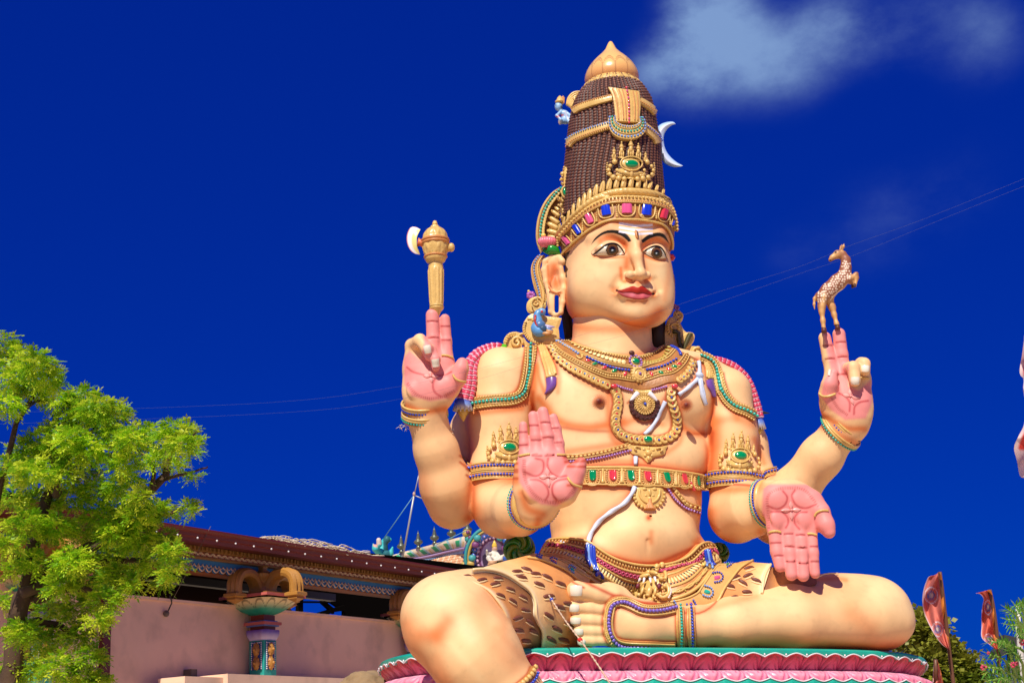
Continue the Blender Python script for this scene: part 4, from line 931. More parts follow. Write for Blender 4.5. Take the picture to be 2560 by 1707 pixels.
# ---- diadem
lowE = q('b', (375, 752), (420, 716), (480, 655), (560, 585), (640, 528), (720, 478), (800, 440), (900, 417), (1000, 410), (1100, 413), (1200, 427), (1290, 452), (1350, 492), (1390, 560), (1410, 640), (1416, 700))
midE = q('b', (352, 660), (400, 595), (455, 530), (530, 450), (600, 390), (680, 335), (760, 295), (850, 268), (950, 262), (1060, 265), (1170, 275), (1270, 292), (1350, 325), (1400, 385), (1425, 450), (1430, 520))
topE = q('b', (340, 640), (385, 570), (440, 500), (510, 420), (590, 345), (670, 285), (760, 240), (850, 205), (950, 190), (1060, 190), (1170, 200), (1270, 222), (1350, 262), (1405, 330), (1434, 400), (1440, 480))
domE = q('b', (372, 560), (420, 480), (490, 400), (560, 330), (640, 255), (730, 190), (830, 145), (950, 125), (1060, 125), (1170, 135), (1270, 160), (1340, 205), (1385, 265), (1405, 310))
dia = ribbon('diadem', midE, lowE, GOLDD, statue, HD, off=5, n=80, k=6, smooth_n=5)
ribbon('diadem_rim', [np.array(a) for a in topE], [np.array(a) for a in midE], GOLD, dia, CR, off=10, th=3, n=90, k=6, smooth_n=6)
ribbon('diadem_dome', domE, topE, GOLD, dia, CR, off=10, th=7, n=120, k=8, smooth_n=8, fn=lambda u, v: 1.6 * np.sin(u * 2 * pi * 34) * np.sin(v * pi))
tubel('rim', lowE, 3.2, GOLD, dia, HD, off=7); tubel('rim', midE, 2.6, GOLD, dia, HD, off=12, sm=4)
mid2 = [(np.array(a) * .5 + np.array(b_) * .5) for a, b_ in zip(topE, midE)]
beads('pearl', mid2, 4.2, 8.2, GOLD, dia, CR, off=15, sep=True)
beads('pearl', [(np.array(a) * .12 + np.array(b_) * .88) for a, b_ in zip(topE, midE)], 2.6, 5.2, GOLDR, dia, CR, off=13)
# flame tongues
mbk = q('b', (400, 470), (440, 410), (480, 350), (520, 290), (570, 235), (618, 195), (665, 155), (725, 112), (785, 82), (848, 58), (915, 40), (975, 36), (1040, 38), (1105, 45), (1160, 62), (1215, 88), (1268, 118), (1318, 155), (1360, 200), (1385, 240))
for i, (x, y) in enumerate(mbk):
    k = (i - 1) / 18; b0 = smoothline(domE, 40)[int(np.clip(np.interp(x, [(p[0]) for p in smoothline(domE, 40)], np.arange(40)), 0, 39))]
    P, Nn = castg([(x, y - 7), (b0[0], b0[1] - 1)], CR); d = P[0] - P[1]; ln = max(np.linalg.norm(d), 10); w = 7.5 * np.interp(i, [0, 6, 13, 19], [.75, 1, .95, .6]); mb = MB()
    T = np.linspace(0, 1, 7); pts = P[1] + np.outer(T, d); V, Fs = tube_geo(pts, w * np.array([1, 1, 1.02, 1, .92, .7, .3]), 10); nz = Nn.mean(0); nz /= np.linalg.norm(nz); ctr = P.mean(0); V = V - np.outer((V - ctr) @ nz, nz) * .45 + nz * 7; mb.add(V, Fs)
    for s in (1,):
        Vg, Fg = tube_geo(pts[1:6] + nz * (7 + w * .62), 1.1, 5); mb.add(Vg, Fg)
    mb.out('flame_tongue', GOLD, dia)
# square-cut stones set in the band
for (x, y, w, h, m, tl) in ((452, 604, 20, 42, PGEM, -38), (548, 503, 22, 46, BGEM, -33), (656, 402, 28, 46, PGEM, -26), (808, 330, 40, 44, BGEM, -10), (995, 316, 44, 40, PGEM, 0), (1172, 330, 42, 44, BGEM, 6), (1328, 358, 30, 46, REDG, 16), (1415, 425, 10, 44, BGEM, 24)):
    L = [(-w, -h), (w, -h), (w, h), (-w, h)]; a = rad(tl); pp = [q('b', (x + (u * cos(a) - v * sin(a)), y + (u * sin(a) + v * cos(a))))[0] for u, v in L]
    g = ribbon('gem', [pp[0], pp[3]], [pp[1], pp[2]], m, dia, HD, off=8, th=5, n=8, k=8, smooth_n=2, fn=lambda u, v: -1.5 * (np.abs(v - .5) < .1))
    fl = [q('b', (x + (u * cos(a) - v * sin(a)), y + (u * sin(a) + v * cos(a))))[0] for u, v in ((-w * 1.6, -h * 1.2), (-w * 1.7, h), (-w * 1.0, h * 1.7), (w * 1.0, h * 1.7), (w * 1.7, h), (w * 1.6, -h * 1.2))]
    tubel('gem_setting', fl, 2.0, GOLD, dia, HD, off=8)
for (x, y) in ((500, 560), (600, 455), (725, 372), (903, 330), (1250, 345), (1372, 400)):
    beads('seed_bead', q('b', (x, y - 45), (x + 4, y + 55)), 2.2, 4.2, GOLD, dia, HD, off=8, taper=[.7, 1.1, 1.7])
# ---- crescent moon
oc = smoothline(q('a', (1525, 905), (1505, 882), (1450, 882), (1380, 905), (1340, 950), (1345, 1020), (1360, 1120), (1380, 1230), (1420, 1290), (1490, 1322), (1560, 1325), (1598, 1312)), 40)
ic = smoothline(q('a', (1525, 905), (1490, 915), (1450, 945), (1420, 990), (1408, 1040), (1412, 1100), (1435, 1170), (1480, 1230), (1540, 1280), (1598, 1312)), 40)
def mooncol(u, v, PP): a = np.clip(np.abs(v - .55) * 2, 0, 1)[..., None]; return np.array(srgb(222, 228, 248)) * (1 - a) + np.array(srgb(150, 190, 232)) * a
A3 = np.c_[oc, np.full(40, -25)]; B3 = np.c_[ic, np.full(40, -25)]
mo = MB(); 
t = np.linspace(0, 1, 9); V = []
for sgn in (1, -1):
    for j in t: V.append(np.array([K(*(a * (1 - j) + b_ * j), -30 + sgn * (2 + 11 * (1 - abs(2 * j - 1)) * math.sin(pi * (i + .5) / 40) ** .5)) for i, (a, b_) in enumerate(zip(oc, ic))]))
V = np.stack(V, 0); V0 = V.reshape(-1, 3); f1 = grid_faces(9, 40); f2 = grid_faces(9, 40)[:, ::-1] + 360
Fm = [tuple(f) for f in np.vstack([f1, f2])] + [(i, i + 1, 360 + i + 1, 360 + i) for i in range(39)] + [(320 + i, 680 + i, 680 + i + 1, 320 + i + 1) for i in range(39)]
cm_ = mooncol(None, np.tile(np.repeat(t, 40), 2), None)
mesh('crescent_moon', V0, Fm, mat('moon_paint', vcol=True, rough=.35, coat=.3), statue, cols=cm_)
# ---- small bust on the left of the crown, with its arched hood of folds
bust = MB(); B0 = -20
def kb(x, y, d=0): return K(*q('a', (x, y))[0], B0 + d)
fl = [(K(*q('a', (480, 730))[0], -12), 1)]
for i in range(5):
    o = i * 16; tubel('hood_fold', np.array(q('a', (460 + o * .6, 720 + o * .4), (475 + o * .8, 650 + o * .5), (520 + o * .7, 600 + o), (580 + o * .4, 588 + o), (640, 600 + o * .6))), 3.4, GOLD, hair, -14 + i * 5, off=0)
tubel('hood_fold', q('a', (530, 640), (545, 700), (540, 780)), 4.5, GOLD, hair, 8, off=0)
sb = K(*q('a', (395, 850))[0], B0); small = [*chain([(kb(440, 860), 10), (kb(430, 800), 9), (kb(405, 775), 4), (kb(392, 750), 4)], k=5), ell(kb(378, 733), (11, 13, 11), k=3), *chain([(kb(395, 790, 6), 5), (kb(360, 820, 14), 4), (kb(400, 860, 20), 4)], k=3),
                                             *chain([(kb(450, 790, 2), 5), (kb(500, 830, 10), 5), (kb(480, 880, 14), 5)], k=3), *chain([(kb(440, 870, 0), 10), (kb(400, 880, 12), 7), (kb(390, 900, 12), 3)], k=4), *chain([(kb(460, 870, 0), 9), (kb(500, 870, 0), 7)], k=4)]
V, Fq = netmesh([(small, 0)], 1.4); nn = vnormals(V, Fq)
if nn[V[:, 2].argmax()][2] < 0: Fq = Fq[:, ::-1].copy()
cs = np.tile(srgb(150, 190, 228), (len(V), 1)); P2 = PX(V); stroke(cs, P2, q('a', (350, 835), (420, 815)), 2.6, srgb(200, 50, 40), .9); stroke(cs, P2, q('a', (440, 780), (470, 850)), 2.4, srgb(230, 225, 235), .8); stroke(cs, P2, q('a', (380, 890)), 5, srgb(228, 180, 140), .8); stroke(cs, P2, q('a', (405, 730), (412, 760)), 2.4, srgb(30, 30, 60), .8); stroke(cs, P2, q('a', (350, 716), (352, 722)), 1.3, BLK, .9)
fig = mesh('small_figure', V, Fq, VCOL, statue, cols=cs)
lathe('small_crown', lambda y: (q('a', (390, 0))[0][0] + (240 - y) * .0, B0), [(q('a', (0, 628))[0][1], 2), (q('a', (0, 650))[0][1], 7), (q('a', (0, 668))[0][1], 8), (q('a', (0, 680))[0][1], 12), (q('a', (0, 700))[0][1], 11)], GOLD, fig, seg=20); plate('crown_plume', q('a', (405, 640), (425, 625), (440, 650), (435, 700), (412, 700)), B0 + 5, 3, GOLDR, fig)
# ---- arched side fan, side crest, lotus, hanging strips
def strip3(lines, dw, th=4): pass
fo = q('o', (470, 295), (350, 380), (230, 540), (150, 740), (120, 950), (130, 1120), (190, 1280)); fi = q('o', (520, 330), (440, 440), (330, 600), (275, 760), (245, 930), (250, 1050), (270, 1150))
fo3 = [[*p, -34] for p in fo]; fi3 = [[*p, -18] for p in fi]
fan = ribbon('side_fan', fo3, fi3, GOLD, statue, 'p', off=0, th=5, n=40, k=6, skirt=14)
beads('bead', [[*((np.array(a) * .45 + np.array(b_) * .55).tolist()), -24] for a, b_ in zip(fo, fi)], 4.4, 8.3, TURQ, fan, 'p', off=7, sep=True)
tubel('rim', [[*((np.array(a) * .72 + np.array(b_) * .28).tolist()), -28] for a, b_ in zip(fo, fi)], 1.5, GOLDD, fan, 'p', off=6); beads('seed_bead', [[*p, -16] for p in fi], 1.9, 4, GOLD, fan, 'p', off=4)
plate('fan_back', np.vstack([fo, q('o', (480, 1160), (480, 700), (560, 400))]), -48, 6, GOLDD, fan, bev=.95)
for (x0, y0, x1, y1, w) in ((405, 590, 470, 640, 28), (350, 640, 475, 730, 34), (320, 740, 470, 840, 40), (290, 830, 460, 920, 44), (285, 945, 450, 990, 46), (300, 1030, 440, 1060, 34)):
    P, _ = castg([[*q('o', (x0, y0))[0], -28], [*q('o', (x1, y1))[0], -22]], 'p'); mb = MB(); T = np.linspace(0, 1, 6); V, Fs = tube_geo(P[0] + np.outer(T, P[1] - P[0]), w / 6.03 * np.array([.5, .9, 1, 1, .95, .9]), 10); mb.add(V, Fs); mb.out('fan_rib', GOLD, fan)
sc_ = MB(); rs = np.random.RandomState(3)
for (x, y, r) in ((560, 20, 46), (630, 15, 40), (700, 60, 40), (720, 110, 34), (520, 90, 44), (600, 110, 56), (690, 170, 42), (510, 170, 36), (600, 200, 46), (690, 230, 36), (520, 240, 30), (640, 300, 42), (730, 310, 36), (740, 380, 32), (720, 440, 36), (690, 500, 34), (640, 540, 34), (610, 580, 26), (620, 440, 30), (470, 470, 40), (520, 500, 34), (500, 560, 34), (520, 640, 38), (550, 690, 34), (520, 740, 36), (530, 790, 26), (460, 560, 22), (640, 370, 26)):
    p = q('o', (x, y))[0]; blob(sc_, K(*p, 22 + rs.rand() * 8), frame(YAW), (r / 6.03, r / 6.03, r / 6.03 * .9)); a = rs.rand() * 6; blob(sc_, K(p[0] + cos(a) * r / 8, p[1] + sin(a) * r / 8, 30 + rs.rand() * 6), frame(YAW), (r / 14,) * 3)
sc_.add(*tube_geo(np.array([K(*q('o', (600, y))[0], 20) for y in (20, 120, 260, 400)]), 14, 8)); sc_.add(*tube_geo(np.array([K(*q('o', p)[0], 18) for p in ((560, 380), (510, 520), (530, 780))]), 6, 8))
sc = sc_.out('side_crest', GOLD, statue)
tubel('stone_setting', [q('o', (560 + 52 * cos(a), 360 + 84 * sin(a)))[0] + [34] for a in np.linspace(0, 2 * pi, 24)], 2.4, GOLD, sc, 'p', off=0); piece('stone', K(*q('o', (560, 360))[0], 34), frame(40), (6.5, 12.5, 5), GREEN, sc, 3)
# lotus on green cup
lot = MB(); 
for i in range(9):
    a = -75 + i * 19; x = 290 + 110 * sin(rad(a)); y = 1150 - 30 * cos(rad(a)); p = np.array([K(*q('o', (x * .5 + 290 * .5, 1190))[0], -2 + 8 * cos(rad(a))), K(*q('o', (x, 1120 - 40 * cos(rad(a))))[0], 6 + 10 * cos(rad(a))), K(*q('o', (x * .9 + 29, 1060 - 20 * cos(rad(a))))[0], 0)]); V, Fs = tube_geo(smoothline(p, 8), 6.2 * np.array([.6, .9, 1.1, 1.2, 1.1, .9, .6, .2]), 8); lot.add(V, Fs)
lo2 = lot.out('lotus', mat('lotus_pink', srgb(236, 120, 140), .35, var=.15, vscale=10, coat=.2), statue)
mb = MB(); P = [K(*q('o', p)[0], 2) for p in ((300, 1210), (360, 1230), (430, 1250), (490, 1310))]; V, Fs = tube_geo(np.array(P), [13, 14, 11, 2], 10); mb.add(V, Fs); mb.add(*tube_geo(np.array([K(*q('o', p)[0], -4) for p in ((230, 1240), (330, 1270), (450, 1300))]), [5, 9, 6], 8)); mb.out('lotus_cup', mat('leaf_green_paint', srgb(20, 140, 40), .3, coat=.4), lo2)
piece('lotus_bud', K(*q('o', (232, 1020))[0], 0), frame(0), (7.5, 6.5, 7), mat('yellow_paint', srgb(236, 200, 100), .3), lo2, 2)
# hanging strips beside the ear (left) and beyond the cheek (right)
def hang(out_, in_, dwo, dwi, mats_, nm):
    o3 = [[*p, dwo] for p in out_]; i3 = [[*p, dwi] for p in in_]; r_ = ribbon(nm, o3, i3, GOLD, statue, 'p', off=0, th=4, n=40, k=6, skirt=16)
    for f, m, rr in mats_: beads('bead', [[*((np.array(a) * (1 - f) + np.array(b_) * f).tolist()), dwo * (1 - f) + dwi * f] for a, b_ in zip(out_, in_)], rr, rr * 2.1, m, r_, 'p', off=6, sep=rr > 3)
    for f in (.12, .5, .92): tubel('rim', [[*((np.array(a) * (1 - f) + np.array(b_) * f).tolist()), dwo * (1 - f) + dwi * f] for a, b_ in zip(out_, in_)], 1.2, GOLDR, r_, 'p', off=5)
    return r_
hl = hang(q('p', (620, 0), (560, 80), (528, 180), (535, 300), (560, 420), (590, 520), (620, 600)), q('p', (745, 0), (690, 80), (672, 180), (705, 320), (755, 440), (775, 580), (760, 700)), -44, -30, ((.3, LBLUE, 3.3), (.75, GOLD, 2.0)), 'hair_strip')
beads('seed_bead', [[*p, -22] for p in q('p', (770, 640), (740, 730), (680, 785), (600, 795), (545, 750), (535, 690), (580, 645), (625, 660))], 2.1, 4.0, mat('cream_paint', srgb(240, 224, 150), .4), hl, 'p', off=3)
tubel('scroll', np.c_[scroll(q('p', (610, 700))[0], 17, 1.6, 60), np.full(40, -26)], 3.2, GOLD, hl, 'p', off=0); plate('scroll_back', q('p', (470, 700), (560, 620), (680, 640), (760, 700), (740, 800), (640, 850), (520, 870), (465, 820)), -36, 8, GOLD, hl, n=24)
hr = hang(q('q', (280, 230), (320, 310), (348, 400), (352, 520), (350, 640), (345, 720), (335, 790)), q('q', (262, 250), (285, 360), (280, 480), (262, 600), (255, 700), (275, 800), (300, 870)), -70, -60, ((.35, LBLUE, 2.2), (.75, GOLD, 1.8)), 'hair_strip')
tubel('scroll', np.c_[scroll(q('q', (400, 880))[0], 12, 1.5, 100), np.full(40, -66)], 3.0, GOLD, hr, 'p', off=0)
plate('scroll_back', q('q', (340, 830), (420, 820), (460, 890), (440, 960), (380, 1000), (330, 930)), -74, 6, GOLD, hr, n=20)
def posy(c, dw, m1, m2, r, par):
    mb = MB(); p = K(*c, dw)
    for i in range(7): a = i * .9; blob(mb, p + np.array([cos(a) * r * .6, sin(a) * r * .45 - r * .1, r * .1]), np.eye(3), (r * .5, r * .6, r * .5))
    o = mb.out('flower', m1, par); piece('flower_tip', p + np.array([-r * .5, r * .8, 0]), np.eye(3), (r * .35,) * 3, m2, o, 1)
posy(q('p', (525, 585))[0], -40, mat('violet_paint', srgb(176, 100, 180), .35), mat('yellow_paint'), 12, hl); posy(q('q', (375, 775))[0], -64, PURP, REDG, 8, hr); posy(q('q', (300, 120))[0], -50, REDG, mat('leaf_green_paint'), 11, hr)
# scrolled shoulder ornaments and the blue bird
def shoulder(reg, polys, scrolls, leaves, dw, nm='shoulder_scroll'):
    o = plate(nm, q(reg, *polys[0]), dw, 9, GOLD, statue, bev=.9, n=40)
    for pl in polys[1:]: plate('scroll_leaf', q(reg, *pl), dw + 8, 6, GOLD, o, bev=.8, n=24)
    for (c, r, tr, a0, sg, w) in scrolls: tubel('scroll', np.c_[scroll(q(reg, c)[0], r / REG[reg][2], tr, a0, sg), np.full(40, dw + 14)], w, GOLD, o, 'p', off=0)
    for l in leaves: beads('leaf_lobe', [[*p, dw + 16] for p in q(reg, *l)], 3.2, 6.0, GOLD, o, 'p', off=0, shape=(.9, 1.7, .8), tilt=25)
    return o
sL = shoulder('p', [[(110, 1290), (180, 1170), (290, 1140), (380, 1170), (460, 1290), (560, 1330), (700, 1320), (900, 1270), (970, 1230), (960, 1270), (800, 1330), (560, 1370), (460, 1385), (385, 1330), (370, 1400), (300, 1430), (170, 1430)],
                    [(400, 1120), (420, 1000), (500, 890), (600, 860), (720, 900), (900, 920), (990, 940), (940, 1100), (960, 1230), (820, 1330), (620, 1330), (480, 1270)]],
              [((310, 1300), 95, 1.7, 20, 1, 4.0), ((560, 1080), 155, .55, 235, -1, 3.0), ((600, 1060), 110, .5, 235, -1, 2.6), ((360, 1280), 130, .35, -60, 1, 3)], [[(440, 1000), (420, 1100), (460, 1210), (560, 1290), (700, 1310)], [(150, 1290), (190, 1190), (280, 1165)]], 20)
mb = MB(); V, Fs = tube_geo(smoothline(np.array([K(*q('p', p)[0], 45) for p in ((740, 870), (660, 850), (620, 900), (640, 1000), (600, 1080), (640, 1140), (740, 1130), (790, 1060))]), 24), np.interp(np.linspace(0, 1, 24), [0, .15, .4, .7, 1], [5, 10, 12, 15, 4]), 12)
mb.add(V, Fs, srgb(90, 150, 205)); bird = None
for (x, y, r, c) in ((690, 838, 11, (110, 165, 215)), (660, 1050, 17, (70, 110, 160)), (700, 1100, 15, (50, 80, 110))): blob(mb, K(*q('p', (x, y))[0], 48), np.eye(3), (r, r * .9, r * .8), 2, srgb(*c))
for (x0, y0, x1, y1, c) in ((730, 1050, 885, 1070, (180, 170, 215)), (740, 1070, 860, 1120, (120, 150, 200)), (700, 1160, 860, 1150, (214, 160, 104)), (760, 1120, 865, 1130, (214, 160, 104))):
    V, Fs = tube_geo(np.array([K(*q('p', p)[0], 52) for p in ((x0, y0), ((x0 + x1) / 2, (y0 + y1) / 2 + 12), (x1, y1))]), [4, 5, 1.5], 8); mb.add(V, Fs, srgb(*c))
V, Fs = tube_geo(np.array([K(*q('p', p)[0], 58) for p in ((595, 890), (585, 980), (610, 1040), (670, 1060))]), 2.6, 6); mb.add(V, Fs, srgb(190, 50, 40)); blob(mb, K(*q('p', (692, 836))[0], 59), np.eye(3), (4, 4, 2), 1, srgb(200, 60, 60))
mb.out('blue_bird_ornament', VCOL, statue, vcol=True)
sR = shoulder('q', [[(180, 1250), (250, 950), (330, 900), (420, 980), (460, 1060), (500, 1100), (600, 1130), (580, 1240), (560, 1290), (640, 1290), (720, 1340), (690, 1420), (560, 1420), (440, 1360), (300, 1290)],
                    [(440, 1150), (520, 1100), (600, 1120), (600, 1210), (540, 1290), (470, 1330), (440, 1260)]],
              [((640, 1370), 75, 1.5, -60, 1, 4.0), ((340, 1040), 75, .95, 0, 1, 3.0)], [[(270, 1000), (270, 1090), (320, 1140)], [(385, 960), (405, 1040), (380, 1110)]], -58)
tubel('snake_body', [[*p, -40] for p in q('q', (320, 1080), (395, 1110), (400, 1200), (430, 1290), (470, 1340))], 5.5, mat('olive_paint', srgb(74, 70, 34), .4), sR, 'p', off=0)
ribbon('snake_hood', [[*p, -38] for p in q('q', (520, 1110), (480, 1200), (450, 1300), (460, 1340))], [[*p, -38] for p in q('q', (590, 1120), (540, 1220), (500, 1300), (470, 1342))], mat('olive_paint'), sR, 'p', off=2, th=6, skirt=10)
# dark hair falling behind the neck
V, Fs = tube_geo(np.array([K(*p, d) for p, d in (((1420, 740), -70), ((1418, 800), -78), ((1425, 850), -72))]), [26, 14, 14], 12); nb1 = MB(); nb1.add(V, Fs); nb1.out('back_hair', mat('dark_hair_paint', srgb(40, 18, 14), .6), head); nb1 = MB()
V, Fs = tube_geo(np.array([K(*p, d) for p, d in (((1640, 760), -70), ((1645, 820), -60), ((1640, 870), -50))]), [26, 20, 24], 12); nb1.add(V, Fs); nb1.out('back_hair', mat('dark_hair_paint', srgb(40, 18, 14), .6), head)
# ================================================================ JEWELLERY OF THE BODY
def par(name, m=GOLD): return name
# ---- broad collar
nA = q('c', (595, 178), (700, 215), (800, 250), (900, 280), (1000, 302), (1100, 320), (1200, 330), (1300, 322), (1400, 292), (1460, 262), (1500, 235))
nB = q('c', (455, 250), (520, 335), (600, 400), (700, 462), (800, 512), (900, 558), (1000, 595), (1100, 598), (1200, 615), (1270, 622), (1350, 618), (1450, 590), (1530, 560), (1640, 545), (1720, 480), (1765, 400), (1775, 350))
col = ribbon('collar_necklace', nA, nB, GOLDD, statue, BD, off=3.5, th=3, n=80, k=12, ol=4.5, smooth_n=5)
def cl(f): A_ = smoothline(nA, 80); B_ = smoothline(nB, 80); return A_ * (1 - f) + B_ * f
tubel('collar_edge', cl(0.0), 2.6, GOLD, col, off=5, raw=True); beads('seed_bead', cl(.055), 3.0, 6.4, GOLD, col, off=8)
tubel('collar_edge', cl(.30), 2.0, GOLD, col, off=8, raw=True)
tubel('collar_edge', cl(.36), 2.0, GOLD, col, off=8, raw=True)
beads('disc', q('c', (650, 205), (740, 260), (840, 308), (940, 340), (1040, 368), (1130, 386)), 7.4, 10.5, mat('pale_gold_paint', srgb(242, 218, 150), .35, coat=.2, bump=.2, bscale=30), col, off=8, sep=True, shape=(.9, 1, .4), taper=[.35, .7, 1, 1.05])
beads('leaf', q('c', (1310, 392), (1390, 395), (1470, 372), (1520, 320), (1535, 262)), 9.0, 8.0, mat('olive_gold_paint', srgb(176, 156, 70), .4), col, off=8, sep=True, shape=(.45, 1.1, .35), tilt=-22)
beads('blue_bead', q('c', (540, 198), (600, 240), (660, 275), (730, 322)), 4.6, 6.2, LBLUE, col, off=8, sep=True, shape=(.8, 1.1, .9), tilt=20)
beads('blue_bead', q('c', (808, 356), (900, 395), (1000, 430), (1090, 450), (1172, 458)), 4.3, 7.8, BLUE, col, off=9, sep=True)
beads('blue_bead', q('c', (1342, 460), (1420, 450), (1500, 425), (1560, 395), (1600, 370)), 4.3, 7.8, BLUE, col, off=9, sep=True)
tubel('blue_cord', q('c', (1540, 252), (1600, 268), (1640, 305), (1638, 345)), 4.2, BLUE, col, off=8)
tubel('scroll', scroll(q('c', (755, 345))[0], 12, 1.4, 200), 2.6, GOLD, col, off=9)
for i, (x, y, m, a) in enumerate(((812, 385, REDG, 15), (875, 411, GREEN, -20), (958, 442, REDG, -25), (1045, 468, GREEN, -25), (1140, 492, REDG, -60), (1385, 500, REDG, 60), (1470, 487, GREEN, 30), (1540, 462, REDG, 20), (1583, 437, GREEN, 15), (1622, 415, REDG, 10))):
    p = q('c', (x, y), (x + 10, y)); P, Nn = castg(p, BD); fr = orient(Nn[0], P[1] - P[0]) @ np.array(Matrix.Rotation(rad(-a), 3, 'Z'))
    mb = MB(); blob(mb, P[0] + Nn[0] * 7, fr, (11, 8, 4)); g = mb.out('drop_setting', GOLD, col); piece('gem', P[0] + Nn[0] * 9, fr, (8.2, 4.8, 4.5), m, g, 2)
beads('pearl_rope', [np.array(p) for p in cl(.70)], 3.4, 6.2, GOLD, col, off=8, shape=(1, 1.1, .9), tilt=18)
tubel('collar_edge', cl(.63), 1.8, GOLD, col, off=8, raw=True); tubel('collar_edge', cl(.77), 1.6, GOLD, col, off=8, raw=True)
cc_ = [p for p in smoothline(q('c', (490, 262), (545, 350), (620, 410), (700, 458), (790, 500), (880, 545), (980, 588)), 15)]
cc2 = [p for p in smoothline(q('c', (1628, 545), (1690, 500), (1725, 440), (1745, 385)), 7)]
def coins(pts, r, m1=LBLUE, m2=REDG, par_=col, nm='coin', rat=1.0, off=9):
    P, Nn = castg(pts, BD); Nn = avg(Nn, 1); T = np.gradient(P, axis=0)
    for i in range(len(P)):
        k = r if np.isscalar(r) else r[i]; fr = orient(Nn[i] * .92 + T[i] / np.linalg.norm(T[i]) * .25, T[i]); mb = MB(); c = P[i] + Nn[i] * (off + .6 * (i % 2)); 
        prof = [(0, 2.2), (.3, 2.2), (.42, 1.2), (.62, 1.2), (.72, 2.2), (.9, 2.0), (1, .6), (1, -3)]; V = []; 
        for rr, h in prof[1:]: a = np.arange(16) * pi / 8; V.append(c + fr[:, 0] * (np.cos(a) * rr * k)[:, None] + fr[:, 1] * (np.sin(a) * rr * k * rat)[:, None] + fr[:, 2] * h)
        V = np.concatenate([[c + fr[:, 2] * 2.2]] + V); Fs = [(0, 1 + j, 1 + (j + 1) % 16) for j in range(16)] + [tuple(int(z) + 1 for z in f[::-1]) for f in grid_faces(7, 16, wrap_m=True)]
        nn = np.cross(V[Fs[0][1]] - V[0], V[Fs[0][2]] - V[0])
        if nn @ fr[:, 2] < 0: Fs = [tuple(reversed(f)) for f in Fs]
        mb.add(V, Fs); o = mb.out(nm, GOLD, par_); piece('gem', c + fr[:, 2] * 2.6, fr, (k * .26,) * 3, m1 if i % 2 else m2, o, 1)
coins(cc_, [8 + 3.5 * min(1, i / 6) for i in range(15)]); coins(cc2, 10)
# central stone and rosette
P, Nn = castg(q('c', (1232, 380), (1262, 497), (1195, 305)), BD)
fl = MB(); blob(fl, P[0] + Nn[0] * 5, orient(Nn[0]), (15, 13, 6), 2); m0 = fl.out('centre_stone_setting', GOLD, col); piece('gem', P[0] + Nn[0] * 10, orient(Nn[0]), (10.5, 8.5, 5), GREEN, m0, 3)
fr = orient(Nn[0])
for i in range(13): a = 2 * pi * i / 13; piece('purple_bead', P[0] + Nn[0] * 8 + (fr[:, 0] * cos(a) + fr[:, 1] * sin(a)) * 17, fr, (4, 4, 4), mat('lilac_paint', srgb(170, 120, 190), .25, coat=.4), m0)
rs_ = flower(None, q('c', (1262, 497))[0], 25, BD, GOLD, None, col, 14, 9); fr = orient(Nn[1]); mb = MB()
for r_, w in ((16, 3), (9, 2.6)): ring3('', P[1] + Nn[1] * 12, fr[:, 0], fr[:, 1], r_, w, None, mb=mb, seg=24, sec=6)
blob(mb, P[1] + Nn[1] * 10, fr, (15, 15, 5), 2); mb.out('rosette_ring', GOLD, rs_); piece('gem', P[1] + Nn[1] * 15, fr, (4.2, 4.2, 4), PURP, rs_, 2)
piece('dark_bead', P[2] + Nn[2] * 10, fr, (8, 6.5, 6), BROWN, col, 2)
# loop chain
lp = q('c', (1040, 602), (1068, 648), (1082, 700), (1084, 755), (1072, 812), (1062, 868), (1060, 925), (1076, 980), (1120, 1028), (1182, 1052), (1245, 1066), (1345, 1074), (1435, 1078), (1490, 1068), (1540, 1050), (1582, 1018), (1603, 970), (1610, 915), (1605, 860), (1590, 805), (1572, 750), (1560, 695), (1560, 640), (1585, 602))
outline([lp], 15, .5, ORG)
ch = MB(); chain_o = ribbon('loop_chain', [np.array(p) + n_ for p, n_ in zip(smoothline(lp, 70), [np.array([0, 0])] * 70)], [np.array(p) for p in smoothline(lp, 70)], GOLDD, statue, BD, off=1, n=70, k=2, raw=True)
L = smoothline(lp, 90); T = np.gradient(L, axis=0); T /= np.linalg.norm(T, axis=1)[:, None]; nn = np.stack([-T[:, 1], T[:, 0]], 1)
ribbon('chain_backing', L - nn * 12.5, L + nn * 12.5, GOLDD, chain_o, BD, off=3, th=1.5, n=90, k=5, raw=True, ol=3.5, smooth_n=4)
coins(smoothline(lp, 29)[1:-1], 12.0, BLUE, REDG, chain_o, 'chain_disc', off=5)
for c in ((1040, 602), (1585, 602)): P, Nn = castg([q('c', c)[0]], BD); piece('red_cap', P[0] + Nn[0] * 10, orient(Nn[0]), (9, 6.5, 6), REDG, chain_o, 2)
P, Nn = castg([q('c', (1345, 1076))[0]], BD); fr = orient(Nn[0]); mb = MB(); 
ribbon('stone_plate', q('c', (1300, 1040), (1345, 1036), (1390, 1040)), q('c', (1300, 1108), (1345, 1112), (1390, 1108)), GOLD, chain_o, BD, off=9, th=3, n=12, k=6); piece('stone', P[0] + Nn[0] * 13, fr, (11, 8.5, 5), GREEN, chain_o, 3)
beads('purple_bead', q('c', (1068, 588), (1130, 612), (1205, 630)), 3.6, 6.2, mat('lilac_paint'), statue, off=5, ol=4); beads('purple_bead', q('c', (1390, 628), (1450, 616), (1515, 598)), 3.6, 6.2, mat('lilac_paint'), statue, off=5, ol=4)
